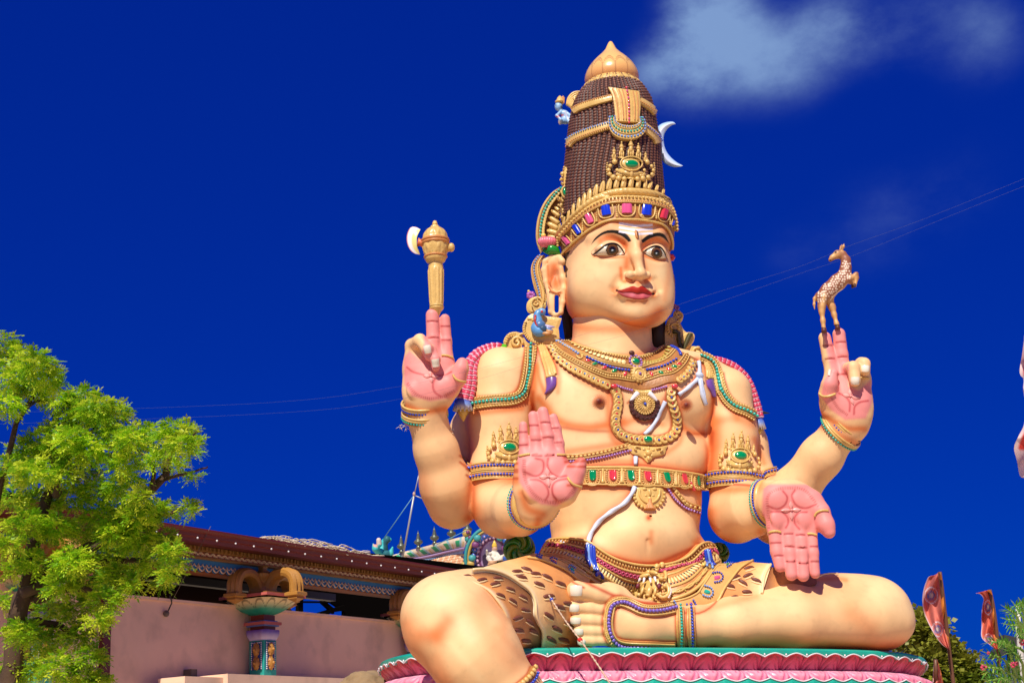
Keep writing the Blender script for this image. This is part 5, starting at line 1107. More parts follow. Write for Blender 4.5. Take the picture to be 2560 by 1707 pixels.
# tusk pendant with spoked wheel
pd = MB(); P, Nn = castg([q('c', (1314, 757))[0]], BD); fr = orient(Nn[0]); c = P[0] + Nn[0] * 8; pd_ = None
outline([q('c', (1200, 760), (1240, 870), (1320, 915), (1420, 870), (1450, 760))], 5)
blob(pd, c, fr, (26, 26, 5), 2)
for a in np.arange(18) * 2 * pi / 18: d = fr[:, 0] * cos(a) + fr[:, 1] * sin(a); V, Fs = tube_geo(np.array([c + d * 4 + fr[:, 2] * 5, c + d * 20 + fr[:, 2] * 4.4]), [1.2, 1.8], 6); pd.add(V, Fs)
ring3('', c + fr[:, 2] * 3, fr[:, 0], fr[:, 1], 21, 1.6, None, mb=pd, sec=6); wheel = pd.out('wheel_pendant', GOLD, statue)
for i in range(26): a = 2 * pi * i / 26; piece('pearl', c + fr[:, 2] * 3 + (fr[:, 0] * cos(a) + fr[:, 1] * sin(a)) * 25, fr, (3.2,) * 3, GOLD, wheel)
piece('gem', c + fr[:, 2] * 7 , fr, (4, 4, 4), BLUE, wheel, 2)
for i in range(13):
    a = rad(-190 + i * 200 / 12); x = 1318 + 122 * cos(a); y = 752 - 122 * sin(a)
    P, Nn = castg([q('c', (x, y))[0]], BD); k = 6.2 + 2 * math.sin(pi * i / 12); piece('seed', P[0] + Nn[0] * 5, orient(Nn[0]), (k, k, k * .9), mat('rudraksha', srgb(96, 46, 44), .45, bump=.9, bscale=60, var=.3, vscale=30), wheel, 2)
for L in (((1262, 650), (1235, 670), (1215, 700), (1172, 738)), ((1350, 650), (1385, 665), (1410, 700), (1452, 740))): tubel('tusk', q('c', *L), 7.2, WHITE, wheel, off=7, taper=[1, .9, .6, .12], ol=3)
ribbon('pendant_clasp', q('c', (1212, 620), (1300, 630), (1395, 620)), q('c', (1250, 668), (1310, 674), (1370, 668)), GOLD, wheel, off=5, th=4, n=20, k=6, fn=lambda u, v: 1.2 * np.sin(u * 50))
# plaque under the loop
def plaque(reg, poly, m, par_, off, th, name='plaque', tg=BD, blobs=()):
    poly = np.array(q(reg, *poly)); c = poly.mean(0); A_ = smoothline(poly, 40, closed=True); inner = c + (A_ - c) * .08
    outline([A_], 3.5)
    o = ribbon(name, inner, A_, m, par_, tg, off=off, th=0, n=40, k=8, raw=True, fn=lambda u, v: th * np.sqrt(np.clip(1 - v ** 2, 0, 1)), smooth_n=4)
    mb = MB()
    for (x, y, rx, ry, a) in blobs:
        P, Nn = castg(q(reg, (x, y), (x + 8, y)), tg); s = REG[reg][2]; blob(mb, P[0] + Nn[0] * (off + th * .9), orient(Nn[0], P[1] - P[0]) @ np.array(Matrix.Rotation(rad(a), 3, 'Z')), (rx / s, ry / s, min(rx, ry) / s * .8), 2)
    mb.out('relief', m, o); return o
pq = plaque('c', [(1160, 1118), (1250, 1122), (1350, 1130), (1450, 1132), (1530, 1118), (1510, 1150), (1500, 1195), (1450, 1215), (1405, 1225), (1352, 1275), (1305, 1230), (1250, 1205), (1205, 1190)], GOLD, statue, 4, 5, 'leaf_plaque', blobs=[(1350, 1190, 30, 30, 0), (1350, 1240, 16, 24, 0), (1310, 1160, 18, 14, 0), (1392, 1165, 18, 14, 0), (1320, 1215, 14, 14, 0), (1380, 1215, 14, 14, 0), (1350, 1150, 14, 18, 0)])
for c_, a0, sg in (((1235, 1160), 0, 1), ((1455, 1170), 180, -1)): tubel('scroll', scroll(q('c', c_)[0], 12, 1.4, a0, sg), 2.6, GOLD, pq, off=11)
# ---- chest tassels
def tassel(ga, gb, ring, pt, parent=statue):
    o = ribbon('tassel', q('c', *ga), q('c', *gb), GOLD, parent, BD, off=3, th=5, n=26, k=14, ol=4, fn=lambda u, v: 1.2 * np.sin(v * 22))
    tubel('tassel_ring', q('c', *ring), 3.6, GOLD, o, off=7)
    pa, pb = pt; ribbon('tassel_tip', q('c', *pa), q('c', *pb), mat('violet_tip_paint', srgb(122, 78, 160), .3, var=.2, vscale=8, coat=.3), o, off=3, th=7, n=22, k=10, ol=3); return o
tassel([(372, 240), (400, 340), (430, 430), (446, 510)], [(440, 235), (490, 330), (530, 420), (545, 480)], [(440, 518), (490, 512), (545, 490)], ([(445, 528), (452, 580), (448, 640), (442, 660)], [(540, 515), (535, 580), (500, 630), (444, 662)]))
tassel([(1845, 385), (1865, 440), (1872, 510)], [(1885, 385), (1915, 450), (1925, 510)], [(1868, 525), (1900, 522), (1928, 528)], ([(1872, 538), (1882, 590), (1910, 640), (1928, 685)], [(1938, 540), (1942, 600), (1935, 650), (1930, 688)]))
# ---- sacred cord
for L, n in ((((1795, 365), (1806, 420), (1808, 470), (1790, 530)), 1), (((1800, 520), (1760, 560), (1690, 620), (1615, 675)), 2), (((1512, 715), (1490, 760), (1460, 820), (1430, 880), (1395, 945), (1345, 1000), (1308, 1026)), 3), (((1242, 1212), (1238, 1250), (1240, 1305)), 4)):
    tubel('sacred_cord', q('c', *L), 5.2, CORD, statue, off=4, seg=10, twist=8, ol=10)
tubel('sacred_cord', q('d', (1070, 48), (1050, 100), (1000, 175), (930, 225), (850, 280), (790, 340), (745, 410), (720, 470), (705, 530), (680, 590), (640, 622), (595, 615), (560, 575), (545, 520), (520, 480)), 5.5, CORD, statue, off=8, seg=10, twist=8, ol=9)
kn = MB(); P, Nn = castg(q('c', (1795, 510)), BD); blob(kn, P[0] + Nn[0] * 9, orient(Nn[0]), (12, 9, 9), 2); kn.out('cord_knot', CORD, statue)
for L in (((1805, 520), (1822, 600), (1835, 680), (1855, 745)), ((1795, 530), (1815, 610), (1828, 690), (1862, 762))): tubel('cord_end', q('c', *L), 5.5, CORD, statue, off=6, twist=7)
# ---- lower side chains
def sidechain(reg, g, b, extra=None):
    o = beads('side_chain', q(reg, *g), 5.2, 10.0, GOLD, statue, CO, off=4, shape=(1, .8, .7), ol=6); g2 = np.array(q(reg, *g)); tubel('chain_edge', g2 + [0, -5.5], 1.5, GOLD, o, CO, off=4); tubel('chain_edge', g2 + [0, 5.5], 1.5, GOLD, o, CO, off=4)
    beads('purple_bead', q(reg, *b), 3.7, 6.8, mat('lilac_paint'), o, CO, off=4, sep=True, ol=5); return o
sidechain('c', [(612, 1218), (700, 1218), (800, 1208), (900, 1190), (1000, 1168), (1100, 1140), (1185, 1118)], [(620, 1262), (720, 1258), (800, 1250), (900, 1235), (1000, 1215), (1100, 1190), (1195, 1165)])
sidechain('s', [(1780, 800), (1850, 880), (1930, 990), (2030, 1100), (2120, 1190)], [(1640, 800), (1700, 890), (1760, 985), (1840, 1085), (1920, 1160), (2020, 1240), (2150, 1310)])
sidechain('d', [(1440, 165), (1500, 200), (1595, 222)], [(1480, 225), (1540, 245), (1585, 255)])
# ---- belt with stones
bt = q('c', (640, 1302), (790, 1305), (1000, 1310), (1200, 1317), (1350, 1328), (1500, 1338), (1650, 1348), (1780, 1362), (1893, 1378)); bb_ = q('c', (640, 1470), (790, 1470), (1000, 1476), (1200, 1480), (1350, 1486), (1500, 1492), (1650, 1498), (1780, 1508), (1885, 1518))
bel = ribbon('stone_belt', bt, bb_, GOLDR, statue, CO, off=6, th=2, n=70, k=8, ol=4, smooth_n=6); tubel('belt_rim', [np.array(p) + [0, 3] for p in bt], 3.4, GOLD, bel, CO, off=9); tubel('belt_rim', [np.array(p) + [0, 8.5] for p in bt], 1.7, GOLD, bel, CO, off=9); tubel('belt_rim', [np.array(p) - [0, 1.5] for p in bb_], 2.0, GOLD, bel, CO, off=9)
gx = [(862, 1390, 28), (1037, 1392, 30), (1197, 1395, 29), (1345, 1402, 29), (1512, 1410, 27), (1663, 1420, 24), (1778, 1432, 15), (1852, 1440, 9)]
for i, (x, y, w) in enumerate(gx):
    m = GREEN if i % 2 == 0 else REDG; P, Nn = castg(q('c', (x, y), (x + 10, y)), CO); Nn = avg(Nn, 1)
    mb = MB(); fr = orient(Nn[0], P[1] - P[0]); s = 1 / 3.563; U_ = smoothline([(-w, -46), (-w, 20), (-w * .6, 42), (0, 50), (w * .6, 42), (w, 20), (w, -46)], 18); ctr = P[0] + Nn[0] * 8.5
    for sc, h in ((1, -4), (1, 2.4), (.72, 3.6), (.64, 2.6), (.2, 3.2)):
        V = [ctr + fr[:, 0] * a * s * sc - fr[:, 1] * (b * (1 if sc == 1 else .9)) * s * (1 if fr[1, 1] > 0 else -1) + fr[:, 2] * h for a, b in U_]; mb.V.append(np.array(V)); mb.Cc.append(np.ones((18, 3))); 
    for k in range(4): mb.Fc += [(k * 18 + j, k * 18 + (j + 1) % 18, (k + 1) * 18 + (j + 1) % 18, (k + 1) * 18 + j) for j in range(18)]
    mb.Fc += [tuple(range(72, 90))]
    VV = np.concatenate(mb.V); f = mb.Fc[-1]; a_ = sum(np.cross(VV[f[j]] - VV[f[0]], VV[f[(j + 1) % 18]] - VV[f[0]]) for j in range(18))
    if a_ @ Nn[0] < 0: mb.Fc = [tuple(reversed(f)) for f in mb.Fc]
    mb.out('gem', m, bel)
    Ub = smoothline([(x - w * 1.75, y - 40), (x - w * 1.75, y + 30), (x - w * 1.2, y + 62), (x, y + 70), (x + w * 1.2, y + 62), (x + w * 1.75, y + 30), (x + w * 1.75, y - 40)], 30)
    beads('seed_bead', q('c', *Ub), 3.0, 5.2, GOLD, bel, CO, off=9, shape=(.7, 1.1, .8)); U2 = smoothline([(x - w * 2.35, y - 48), (x - w * 2.4, y + 50), (x - w * 1.9, y + 82), (x, y + 90), (x + w * 1.9, y + 82), (x + w * 2.4, y + 50), (x + w * 2.35, y - 48)], 30); tubel('gem_frame', q('c', *U2), 1.7, GOLD, bel, CO, off=8.5)
    if i < 7: x2 = (x + gx[i + 1][0]) / 2; y2 = (y + gx[i + 1][1]) / 2; tubel('belt_post', q('c', (x2, y2 - 70), (x2, y2 + 20), (x2, y2 + 78)), 3.4, GOLD, bel, CO, off=8, taper=[1.1, .7, 1.5])
# belt pendant
bp = plaque('d', [(1085, 52), (1180, 50), (1275, 55), (1292, 110), (1285, 160), (1240, 205), (1180, 215), (1120, 205), (1070, 160), (1066, 110)], GOLD, statue, 4, 5, 'belt_pendant', blobs=[(1140, 75, 18, 14, 0), (1215, 75, 18, 14, 0), (1178, 100, 14, 30, 0), (1178, 150, 14, 20, 0), (1150, 125, 12, 10, 0), (1205, 125, 12, 10, 0)])
tubel('rim', q('d', (1105, 70), (1100, 120), (1130, 170), (1178, 190), (1225, 170), (1255, 120), (1250, 70)), 3, GOLD, bp, off=9)
beads('seed_bead', q('d', (1062, 115), (1075, 165), (1110, 205), (1150, 222)), 5.0, 9.5, GOLD, bp, off=6, sep=True); beads('seed_bead', q('d', (1292, 105), (1288, 150), (1260, 195), (1215, 220)), 5.0, 9.5, GOLD, bp, off=6, sep=True)
ribbon('shell_drop', q('d', (1170, 150), (1160, 190), (1135, 235)), q('d', (1190, 150), (1200, 190), (1228, 235)), GOLDR, bp, off=9, th=5, n=14, k=22, fn=lambda u, v: 1.2 * np.sin(v * 40) * u)
# ---- shoulder borders
def border(L, w, r, sp, m, nm='shoulder_border'):
    L = smoothline(L, 60); T = np.gradient(L, axis=0); T /= np.linalg.norm(T, axis=1)[:, None]; nn = np.stack([-T[:, 1], T[:, 0]], 1)
    o = ribbon(nm, L - nn * w / 2, L + nn * w / 2, GOLDD, statue, BD, off=3.5, th=1.5, n=60, k=6, raw=True, ol=3.5, smooth_n=4)
    for sg in (-1, 1):
        beads('rope_edge', L + nn * w * .40 * sg, 5.0, 6.6, GOLD, o, off=5, shape=(1.0, .6, .6), tilt=35 * sg); tubel('edge', L + nn * w * .22 * sg, 1.5, GOLD, o, off=6)
    beads('turquoise_bead', L, r, sp, m, o, off=8.5, sep=True, sub=2); return o
border(q('z', (1328, 866), (1325, 893), (1321, 920), (1317, 945), (1312, 967), (1304, 985), (1290, 996), (1268, 1001), (1240, 1003), (1212, 1006), (1187, 1010)), 30, 4.4, 8.3, TURQ)
border([*q('c', (1820, 332), (1870, 350), (1915, 378), (1948, 430), (1968, 490), (1988, 560), (2010, 640)), *q('f', (40, 965), (62, 1050), (88, 1110), (125, 1160), (170, 1192), (225, 1212), (288, 1248))], 26, 4.4, 8.3, TURQ)
# ---- lotus garlands over the shoulders
def garland(reg, pts, dws, r0, r1, n, tas):
    L = smoothline([[*p, d] for p, d in zip(q(reg, *pts), dws)], n); o = thing_part = None
    base = MB(); P = np.array([K(*p) for p in L]); V, Fs = tube_geo(P, np.linspace(r0, r1, n) * .8, 8); base.add(V, Fs); g = base.out('lotus_garland', mat('garland_core', srgb(150, 40, 70), .5), statue)
    for i in range(n - 1):
        d = P[i + 1] - P[i]; r = np.interp(i, [0, n - 1], [r0, r1]); T = d / np.linalg.norm(d)
        for s in (-1, 0, 1):
            side = np.cross(T, [0, 0, 1.0]); side /= np.linalg.norm(side); mb = MB(); c0 = P[i] + side * s * r * .62 + np.array([0, 0, 1.0]) * r * (.55 if s == 0 else .25)
            fr = orient(np.array([0, 0, 1.0]) + side * s * .8, T); pts_ = np.array([c0 - T * 1, c0 + T * np.linalg.norm(d) * .5, c0 + T * np.linalg.norm(d) * 1.0]); V, Fs = tube_geo(pts_, r * np.array([.38, .5, .56]), 8)
            mb.add(V, Fs, srgb(214, 70, 100)); V, Fs = tube_geo(pts_[2:3] + np.array([[0, 0, 0], T * 2.2]), r * np.array([.58, .5]), 8); mb.add(V, Fs, srgb(236, 190, 214)); mb.out('petal', VCOL, g, vcol=True)
    if tas:
        (x0, y0), (x1, y1), (x2, y2), dw, w = tas; a, b, c = [K(*p, dw) for p in q(reg, (x0, y0), (x1, y1), (x2, y2))]
        mb = MB(); V, Fs = tube_geo(np.array([a, a * .5 + b * .5, b]), [w * .85, w, w * 1.05], 16); cc = np.vstack([np.tile(srgb(40, 60, 170), (16, 1)), np.tile(srgb(120, 150, 215), (16, 1)), np.tile(srgb(225, 215, 190), (16, 1))]); mb.add(V, Fs, cc)
        for k in range(14): aa_ = 2 * pi * k / 14; e = np.array([cos(aa_), 0, sin(aa_)]); V, Fs = tube_geo(np.array([a + e * w * .85, b + e * w * 1.08]), [1.2, 2.2], 6); mb.add(V, Fs, np.vstack([np.tile(srgb(50, 70, 190), (6, 1)), np.tile(srgb(215, 210, 200), (6, 1))]))
        mb.out('garland_tassel', VCOL, g, vcol=True); mb = MB(); V, Fs = tube_geo(np.array([b, b * .5 + c * .5, c]), [w * .8, w * .4, .6], 12); mb.add(V, Fs); mb.out('tassel_tip', mat('yellow_paint'), g)
    return g
g1 = garland('e', [(765, 918), (720, 915), (670, 930), (620, 955), (585, 990), (565, 1040), (560, 1090), (556, 1140), (545, 1190), (530, 1250)], [40, 46, 56, 70, 82, 90, 94, 96, 98, 100], 13, 20, 17, ((518, 1255), (516, 1325), (520, 1395), 100, 23))
mb = MB(); mb.add(*tube_geo(np.array([K(*q('e', p)[0], 38) for p in ((800, 918), (770, 917), (742, 917))]), [10, 12.5, 12], 14)); mb.out('green_cap', mat('bright_green_paint', srgb(90, 200, 30), .35), g1)
g2 = garland('f', [(0, 862), (45, 868), (95, 885), (145, 910), (185, 945), (222, 985), (250, 1040), (268, 1090), (285, 1150), (298, 1200), (306, 1250)], [-30, -34, -38, -42, -44, -46, -48, -50, -52, -52, -52], 9, 15, 18, ((308, 1262), (318, 1330), (300, 1400), -54, 16))
mb = MB(); mb.add(*tube_geo(np.array([K(*q('f', p)[0], -55) for p in ((-14, 858), (18, 864))]), [7, 8], 12)); mb.out('green_cap', mat('bright_green_paint'), g2)
mb = MB(); mb.add(*tube_geo(np.array([K(*q('f', p)[0], -110) for p in ((300, 1222), (345, 1220), (390, 1223))]), [5, 4.5, .5], 8)); mb.out('dark_spike', mat('dark_metal', (.03, .03, .03), .4), statue)
# ---- armlets
def armlet(lines, nm='armlet'):
    o = None
    for k, L in enumerate(lines):
        L = smoothline(L, 40)
        r_ = ribbon(nm if o is None else 'armlet_band', L - [0, 8], L + [0, 8], GOLDR, statue if o is None else o, CO, off=5, th=3, n=40, k=5, raw=True, ol=3.5)
        if o is None: o = r_
        for d in (-7.5, 6, 9.5): tubel('edge', L + [0, d], 1.9, GOLD, o, CO, off=7, raw=True)
        beads('blue_bead', L, 3.7, 7.0, BLUE, o, CO, off=10, sep=True)
    return o
aL = armlet([q('h', (592, 137), (640, 126), (700, 120), (780, 119), (890, 123)), q('h', (598, 193), (640, 184), (700, 178), (780, 177), (890, 181))])
armlet([q('h', (508, 72), (545, 100), (588, 132)), q('h', (552, 158), (575, 178), (598, 192))])
aR = armlet([q('g', (88, 183), (150, 172), (250, 166), (340, 172), (425, 190)), q('g', (82, 240), (150, 228), (250, 221), (340, 225), (415, 236))])
armlet([q('g', (428, 190), (470, 168), (525, 152))])
crest('u', (555, 630), 1.02, CO, aL, 6, squeeze=.9); crest('f', (186, 1518), 1.03, CO, aR, 6, fr_tilt=3, squeeze=.84)
# ---- bracelets and rings
def e_(x, y, z): v = np.array([x, y, z], float); return v / np.linalg.norm(v)
def bracelet(c, e1, e2, R, rows, nm='bracelet'):
    ax = np.cross(e1, e2); o = None
    for (d, dR, kind, r, m, cnt) in rows:
        cc = c + ax * d
        if kind == 't':
            q_ = ring3(nm if o is None else 'band', cc, e1, e2, R + dR, r, m, statue if o is None else o, seg=56)
            if o is None: o = q_
        else:
            for i in range(cnt): a = 2 * pi * i / cnt; piece('bead', cc + (R + dR) * (cos(a) * e1 + sin(a) * e2), np.eye(3), (r,) * 3, m, o)
    return o
ax1, ax2 = e_(1, .04, 0), e_(0, -.33, .94)
bracelet(K(*q('e', (258, 1285))[0], 165), ax1, ax2, 50, [(0, 2, 't', 4.5, GOLD, 0), (-6, 4, 't', 3, GOLD, 0), (5, 4, 'b', 3.8, BLUE, 44), (10, 2, 't', 2.6, GOLDR, 0)])
bracelet(K(*q('e', (266, 1345))[0], 152), ax1, ax2, 53, [(0, 2, 't', 4.5, GOLD, 0), (-6, 3, 't', 3, GOLD, 0), (6, 4, 'b', 3.8, TURQ, 44), (11, 2, 't', 2.6, GOLDR, 0)])
ax1, ax2 = e_(.80, -.56, -.2), e_(-.12, -.45, .88)
bracelet(K(*q('f', (905, 1292))[0], 96), ax1, ax2, 51, [(0, 2, 't', 4.5, GOLD, 0), (-6, 3, 't', 3, GOLD, 0), (6, 4, 'b', 3.8, BLUE, 44)])
bracelet(K(*q('f', (870, 1342))[0], 86), ax1, ax2, 55, [(0, 2, 't', 4.5, GOLD, 0), (-6, 3, 't', 3, GOLD, 0), (6, 4, 'b', 3.8, TURQ, 44)])
bracelet(K(*q('n', (470, 1165))[0], 330), e_(.1, 1, -.1), e_(.93, -.05, -.35), 55, [(0, 0, 't', 8, GOLD, 0), (4, 6, 't', 3.4, GOLDR, 0), (8, 9, 'b', 3.9, BLUE, 56), (12, 9, 't', 3.4, GOLD, 0), (17, 11, 'b', 3.7, TURQ, 60), (-5, -4, 't', 2.6, GOLDR, 0)])
bracelet(K(*q('g', (484, 362))[0], 118), e_(-.15, 1, -.2), e_(.68, -.05, -.73), 52, [(0, 0, 't', 7, GOLD, 0), (3, 4, 't', 2.8, GOLDR, 0), (7, 6, 'b', 3.5, BLUE, 54), (11, 6, 't', 3.0, GOLD, 0), (15, 7, 'b', 3.3, TURQ, 56), (-5, -4, 't', 2.2, GOLDR, 0)])
for reg, L in (('n', ((248, 652), (300, 638), (350, 628), (398, 622))), ('n', ((695, 630), (745, 632), (800, 632))), ('n', ((825, 885), (850, 930), (900, 975), (990, 1000))),
               ('g', ((478, 575), (500, 558), (540, 553), (568, 562))), ('g', ((740, 572), (770, 570), (804, 580))), ('g', ((795, 460), (800, 435), (840, 415), (884, 418))),
               ('e', ((372, 965), (410, 965), (450, 980))), ('e', ((452, 1085), (462, 1110), (490, 1128), (535, 1135))), ('f', ((725, 1085), (745, 1108), (790, 1108), (836, 1090))), ('f', ((1000, 985), (1030, 985), (1060, 988)))):
    tubel('finger_ring', q(reg, *L), 2.9, GOLD, statue, off=1.5, n=16)
for reg, c, pts, w in (('n', (600, 885), ((585, 775), (705, 892), (612, 1006), (494, 888)), 26), ('g', (635, 412), ((632, 352), (703, 412), (640, 482), (566, 416)), 15), ('e', (306, 1100), ((300, 1062), (355, 1100), (312, 1142), (256, 1098)), 12), ('f', (936, 1112), ((930, 1058), (1000, 1125), (957, 1168), (880, 1098)), 12)):
    pf = None; c = np.array(q(reg, c)[0]); w = w / REG[reg][2]
    for p in q(reg, *pts):
        p = np.array(p); d = p - c; n_ = np.array([-d[1], d[0]]) / np.linalg.norm(d) * w
        o = ribbon('palm_flower' if pf is None else 'petal', [c, c + d * .5 + n_, c + d * .85 + n_ * .4, p], [c, c + d * .5 - n_, c + d * .85 - n_ * .4, p], mat('palm_flower_paint', srgb(238, 164, 156), .4), statue if pf is None else pf, off=1.5, n=12, k=7, fn=lambda u, v: 2.4 * (1 - np.abs(2 * v - 1)) * np.sin(u * pi) ** .5, skirt=2, smooth_n=1)
        if pf is None: pf = o
    P, Nn = castg([c], BD); piece('bead', P[0] + Nn[0] * 4, np.eye(3), (2.8,) * 3, mat('palm_flower_paint'), pf, 2)
# nails
for reg, c, w, h, a in (('d', (620, 850), 44, 48, 0), ('d', (603, 985), 38, 32, 0), ('d', (616, 1083), 38, 27, 0), ('d', (640, 1168), 33, 25, 0), ('d', (662, 1248), 28, 20, 0), ('e', (284, 922), 22, 32, -12), ('e', (337, 1010), 22, 34, -8), ('f', (967, 1003), 26, 30, 0), ('f', (1036, 922), 25, 26, 0), ('f', (793, 950), 9, 28, 5)):
    pa = [(-w, -h * .7), (-w, 0), (-w * .9, h * .8)]; pb = [(w, -h * .7), (w, 0), (w * .9, h * .8)]; ca, sa = cos(rad(a)), sin(rad(a)); f = lambda L: q(reg, *[(c[0] + x * ca - y * sa, c[1] + x * sa + y * ca) for x, y in L])
    ribbon('nail', f(pa), f(pb), NAIL, statue, off=1.6, th=2.2, n=10, k=9, skirt=3, smooth_n=1)
# ================================================================ WAIST, CLOTH, FEET
gh = [(torso, 0), (legL[:3], 24), (legR[:3] + [ell(K(1980, 1500, 40), (120, 70, 80), k=40)], 20)]
wV, wF = netmesh(gh, 6.0, (-200, -900, -300), (900, -300, 600)); bvh('hips', wV, wF); HP = ['hips']
CLO = mat('skin_cloth_paint', vcol=True, rough=.5, bump=.2, bscale=14, var=.12, vscale=5)
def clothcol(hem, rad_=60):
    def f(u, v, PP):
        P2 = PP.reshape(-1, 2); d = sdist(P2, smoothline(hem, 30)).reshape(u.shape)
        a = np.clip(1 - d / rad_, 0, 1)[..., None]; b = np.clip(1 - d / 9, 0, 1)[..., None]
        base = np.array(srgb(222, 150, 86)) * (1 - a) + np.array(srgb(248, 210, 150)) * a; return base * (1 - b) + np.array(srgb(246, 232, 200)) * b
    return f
hem2 = q('h', (580, 846), (645, 838), (740, 850), (820, 880), (900, 930), (960, 975), (985, 1040), (985, 1110), (1010, 1170), (1040, 1215), (1036, 1335))
hem1 = q('h', (330, 897), (430, 884), (530, 888), (610, 920), (690, 960), (750, 1030), (800, 1110), (812, 1180), (810, 1230), (850, 1290), (900, 1340))
rb = [*q('d', (250, 612), (330, 650), (430, 670), (520, 715), (600, 780), (680, 850), (700, 950), (720, 1050), (720, 1150), (730, 1290))]
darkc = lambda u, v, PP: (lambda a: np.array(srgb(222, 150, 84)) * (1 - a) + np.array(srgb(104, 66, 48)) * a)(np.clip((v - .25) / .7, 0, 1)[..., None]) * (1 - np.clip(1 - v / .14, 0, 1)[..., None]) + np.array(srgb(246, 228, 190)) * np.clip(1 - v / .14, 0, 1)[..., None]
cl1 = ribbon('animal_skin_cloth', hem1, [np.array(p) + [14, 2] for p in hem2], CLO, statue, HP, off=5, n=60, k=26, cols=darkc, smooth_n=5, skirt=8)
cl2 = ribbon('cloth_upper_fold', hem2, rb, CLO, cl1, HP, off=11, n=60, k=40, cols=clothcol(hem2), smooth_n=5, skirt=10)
hemr = q('g', (500, 798), (475, 830), (448, 880), (440, 930), (432, 990))
tr_ = smoothline(q('g', (240, 770), (370, 788), (440, 794), (500, 798)), 40); br_ = smoothline(q('g', (-60, 1120), (60, 1095), (230, 1045), (432, 990)), 40)
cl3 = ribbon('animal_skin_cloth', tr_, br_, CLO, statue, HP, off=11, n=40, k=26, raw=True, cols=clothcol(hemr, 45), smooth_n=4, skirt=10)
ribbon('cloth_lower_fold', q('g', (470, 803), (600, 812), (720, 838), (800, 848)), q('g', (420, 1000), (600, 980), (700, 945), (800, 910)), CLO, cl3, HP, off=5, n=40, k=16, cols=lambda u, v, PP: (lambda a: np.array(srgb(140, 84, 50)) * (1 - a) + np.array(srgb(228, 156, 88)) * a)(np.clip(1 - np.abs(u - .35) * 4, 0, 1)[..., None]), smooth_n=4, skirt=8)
DK = mat('spot_paint', srgb(116, 62, 48), .5); CRM = mat('cream_edge_paint', srgb(244, 214, 160), .45)
tubel('cloth_hem', hem2, 3.4, CRM, cl2, HP, off=12); tubel('cloth_hem', hem1, 3.0, CRM, cl1, HP, off=6); tubel('cloth_hem', hemr, 3.6, CRM, cl3, HP, off=12)
tubel('cloth_hem', q('g', (790, 885), (850, 852), (955, 850)), 1.8, CRM, cl3, HP, off=6)
def spot(x, y, s, off, par_):
    a = rs.uniform(-.5, .5); ca, sa = cos(a) * s, sin(a) * s; f = lambda L: [(x + u * ca - v * sa, y + u * sa + v * ca) for u, v in L]
    tubel('hide_mark', f([(-12, -4), (-6, 3), (0, -4), (6, 2), (12, 3)]), 3.6 * s, DK, par_, HP, off=off, n=9, seg=6, taper=[.3, 1, 1.1, .9, .3]); tubel('hide_mark_edge', f([(-12, 2), (-6, 8), (1, 2), (8, 7), (13, 6)]), 1.6 * s, CRM, par_, HP, off=off + 1, n=8, seg=5, taper=[.3, 1, 1, .3])
for x, y in ((945, 835), (905, 885), (1020, 925), (1080, 995), (1080, 1115), (1135, 1195), (1215, 1160), (1000, 860), (1075, 880), (1160, 920), (1150, 1060), (1100, 1260), (1180, 1260), (880, 850), (1210, 1040)): spot(*q('h', (x, y))[0], 1.4, 11, cl2)
for x, y in ((650, 890), (735, 915), (835, 950), (770, 990), (850, 1025), (920, 1000), (935, 1080), (880, 1130), (890, 1210), (965, 1160), (990, 1215), (940, 1275), (755, 880), (550, 870)): spot(*q('h', (x, y))[0], 1.2, 5.5, cl1)
for x, y in ((355, 825), (345, 870), (310, 915), (220, 935), (260, 880), (335, 970), (240, 1005), (150, 1050), (400, 900)): spot(*q('g', (x, y))[0], 1.3, 11, cl3)
# ---- waist belts
T1 = q('d', (300, 520), (340, 492), (400, 476), (480, 472), (560, 472), (640, 480), (710, 490), (770, 528), (850, 580), (950, 624), (1060, 648), (1180, 655), (1300, 645), (1400, 615), (1480, 565), (1530, 510), (1560, 492), (1620, 500), (1690, 518))
B1 = q('d', (285, 600), (350, 612), (430, 632), (500, 655), (570, 690), (640, 740), (720, 800), (800, 840), (900, 885), (1000, 920), (1100, 940), (1200, 948), (1320, 942), (1420, 920), (1510, 880), (1580, 830), (1640, 760), (1700, 690), (1775, 640))
wb = ribbon('waist_belt', T1, B1, GOLDR, statue, HP, off=9, th=3, n=90, k=16, ol=5, smooth_n=5)
Ts, Bs = smoothline(T1, 90), smoothline(B1, 90); wl = lambda f: Ts * (1 - f) + Bs * f
for f, r in ((0, 3.2), (.2, 2.8), (.415, 3.0), (.70, 3.2), (.98, 4.0)): tubel('belt_edge', wl(f), r, GOLD, wb, HP, off=13, raw=True)
beads('belt_link', wl(.10), 5.4, 7.2, GOLDD, wb, HP, off=12, shape=(.55, 1.15, .5), tilt=20); beads('belt_link', wl(.10), 3.0, 7.2, GOLD, wb, HP, off=14, shape=(.5, 1.2, .6), tilt=20)
P, Nn = castg(smoothline(wl(.30), 52), HP); T = np.gradient(P, axis=0); Nn = avg(Nn, 1); rg_m = None
for i in range(52):
    fr = orient(Nn[i], T[i]); o = ring3('rose_ring', P[i] + Nn[i] * 15, fr[:, 0], fr[:, 1], 4.0, 2.2, RPINK, wb, seg=14, sec=6)
tubel('rose_backing', wl(.30), 5.0, mat('dark_rose_paint', srgb(110, 30, 50), .5), wb, HP, off=9, raw=True)
beads('petal_row', wl(.555), 9.0, 7.4, mat('pale_gold_paint'), wb, HP, off=12, sep=True, shape=(.40, 1.25, .42)); beads('dark_notch', wl(.50), 3.0, 7.4, mat('slate_paint', srgb(60, 60, 70), .5), wb, HP, off=11.5); beads('dark_notch', wl(.625), 3.0, 7.4, mat('slate_paint'), wb, HP, off=11.5)
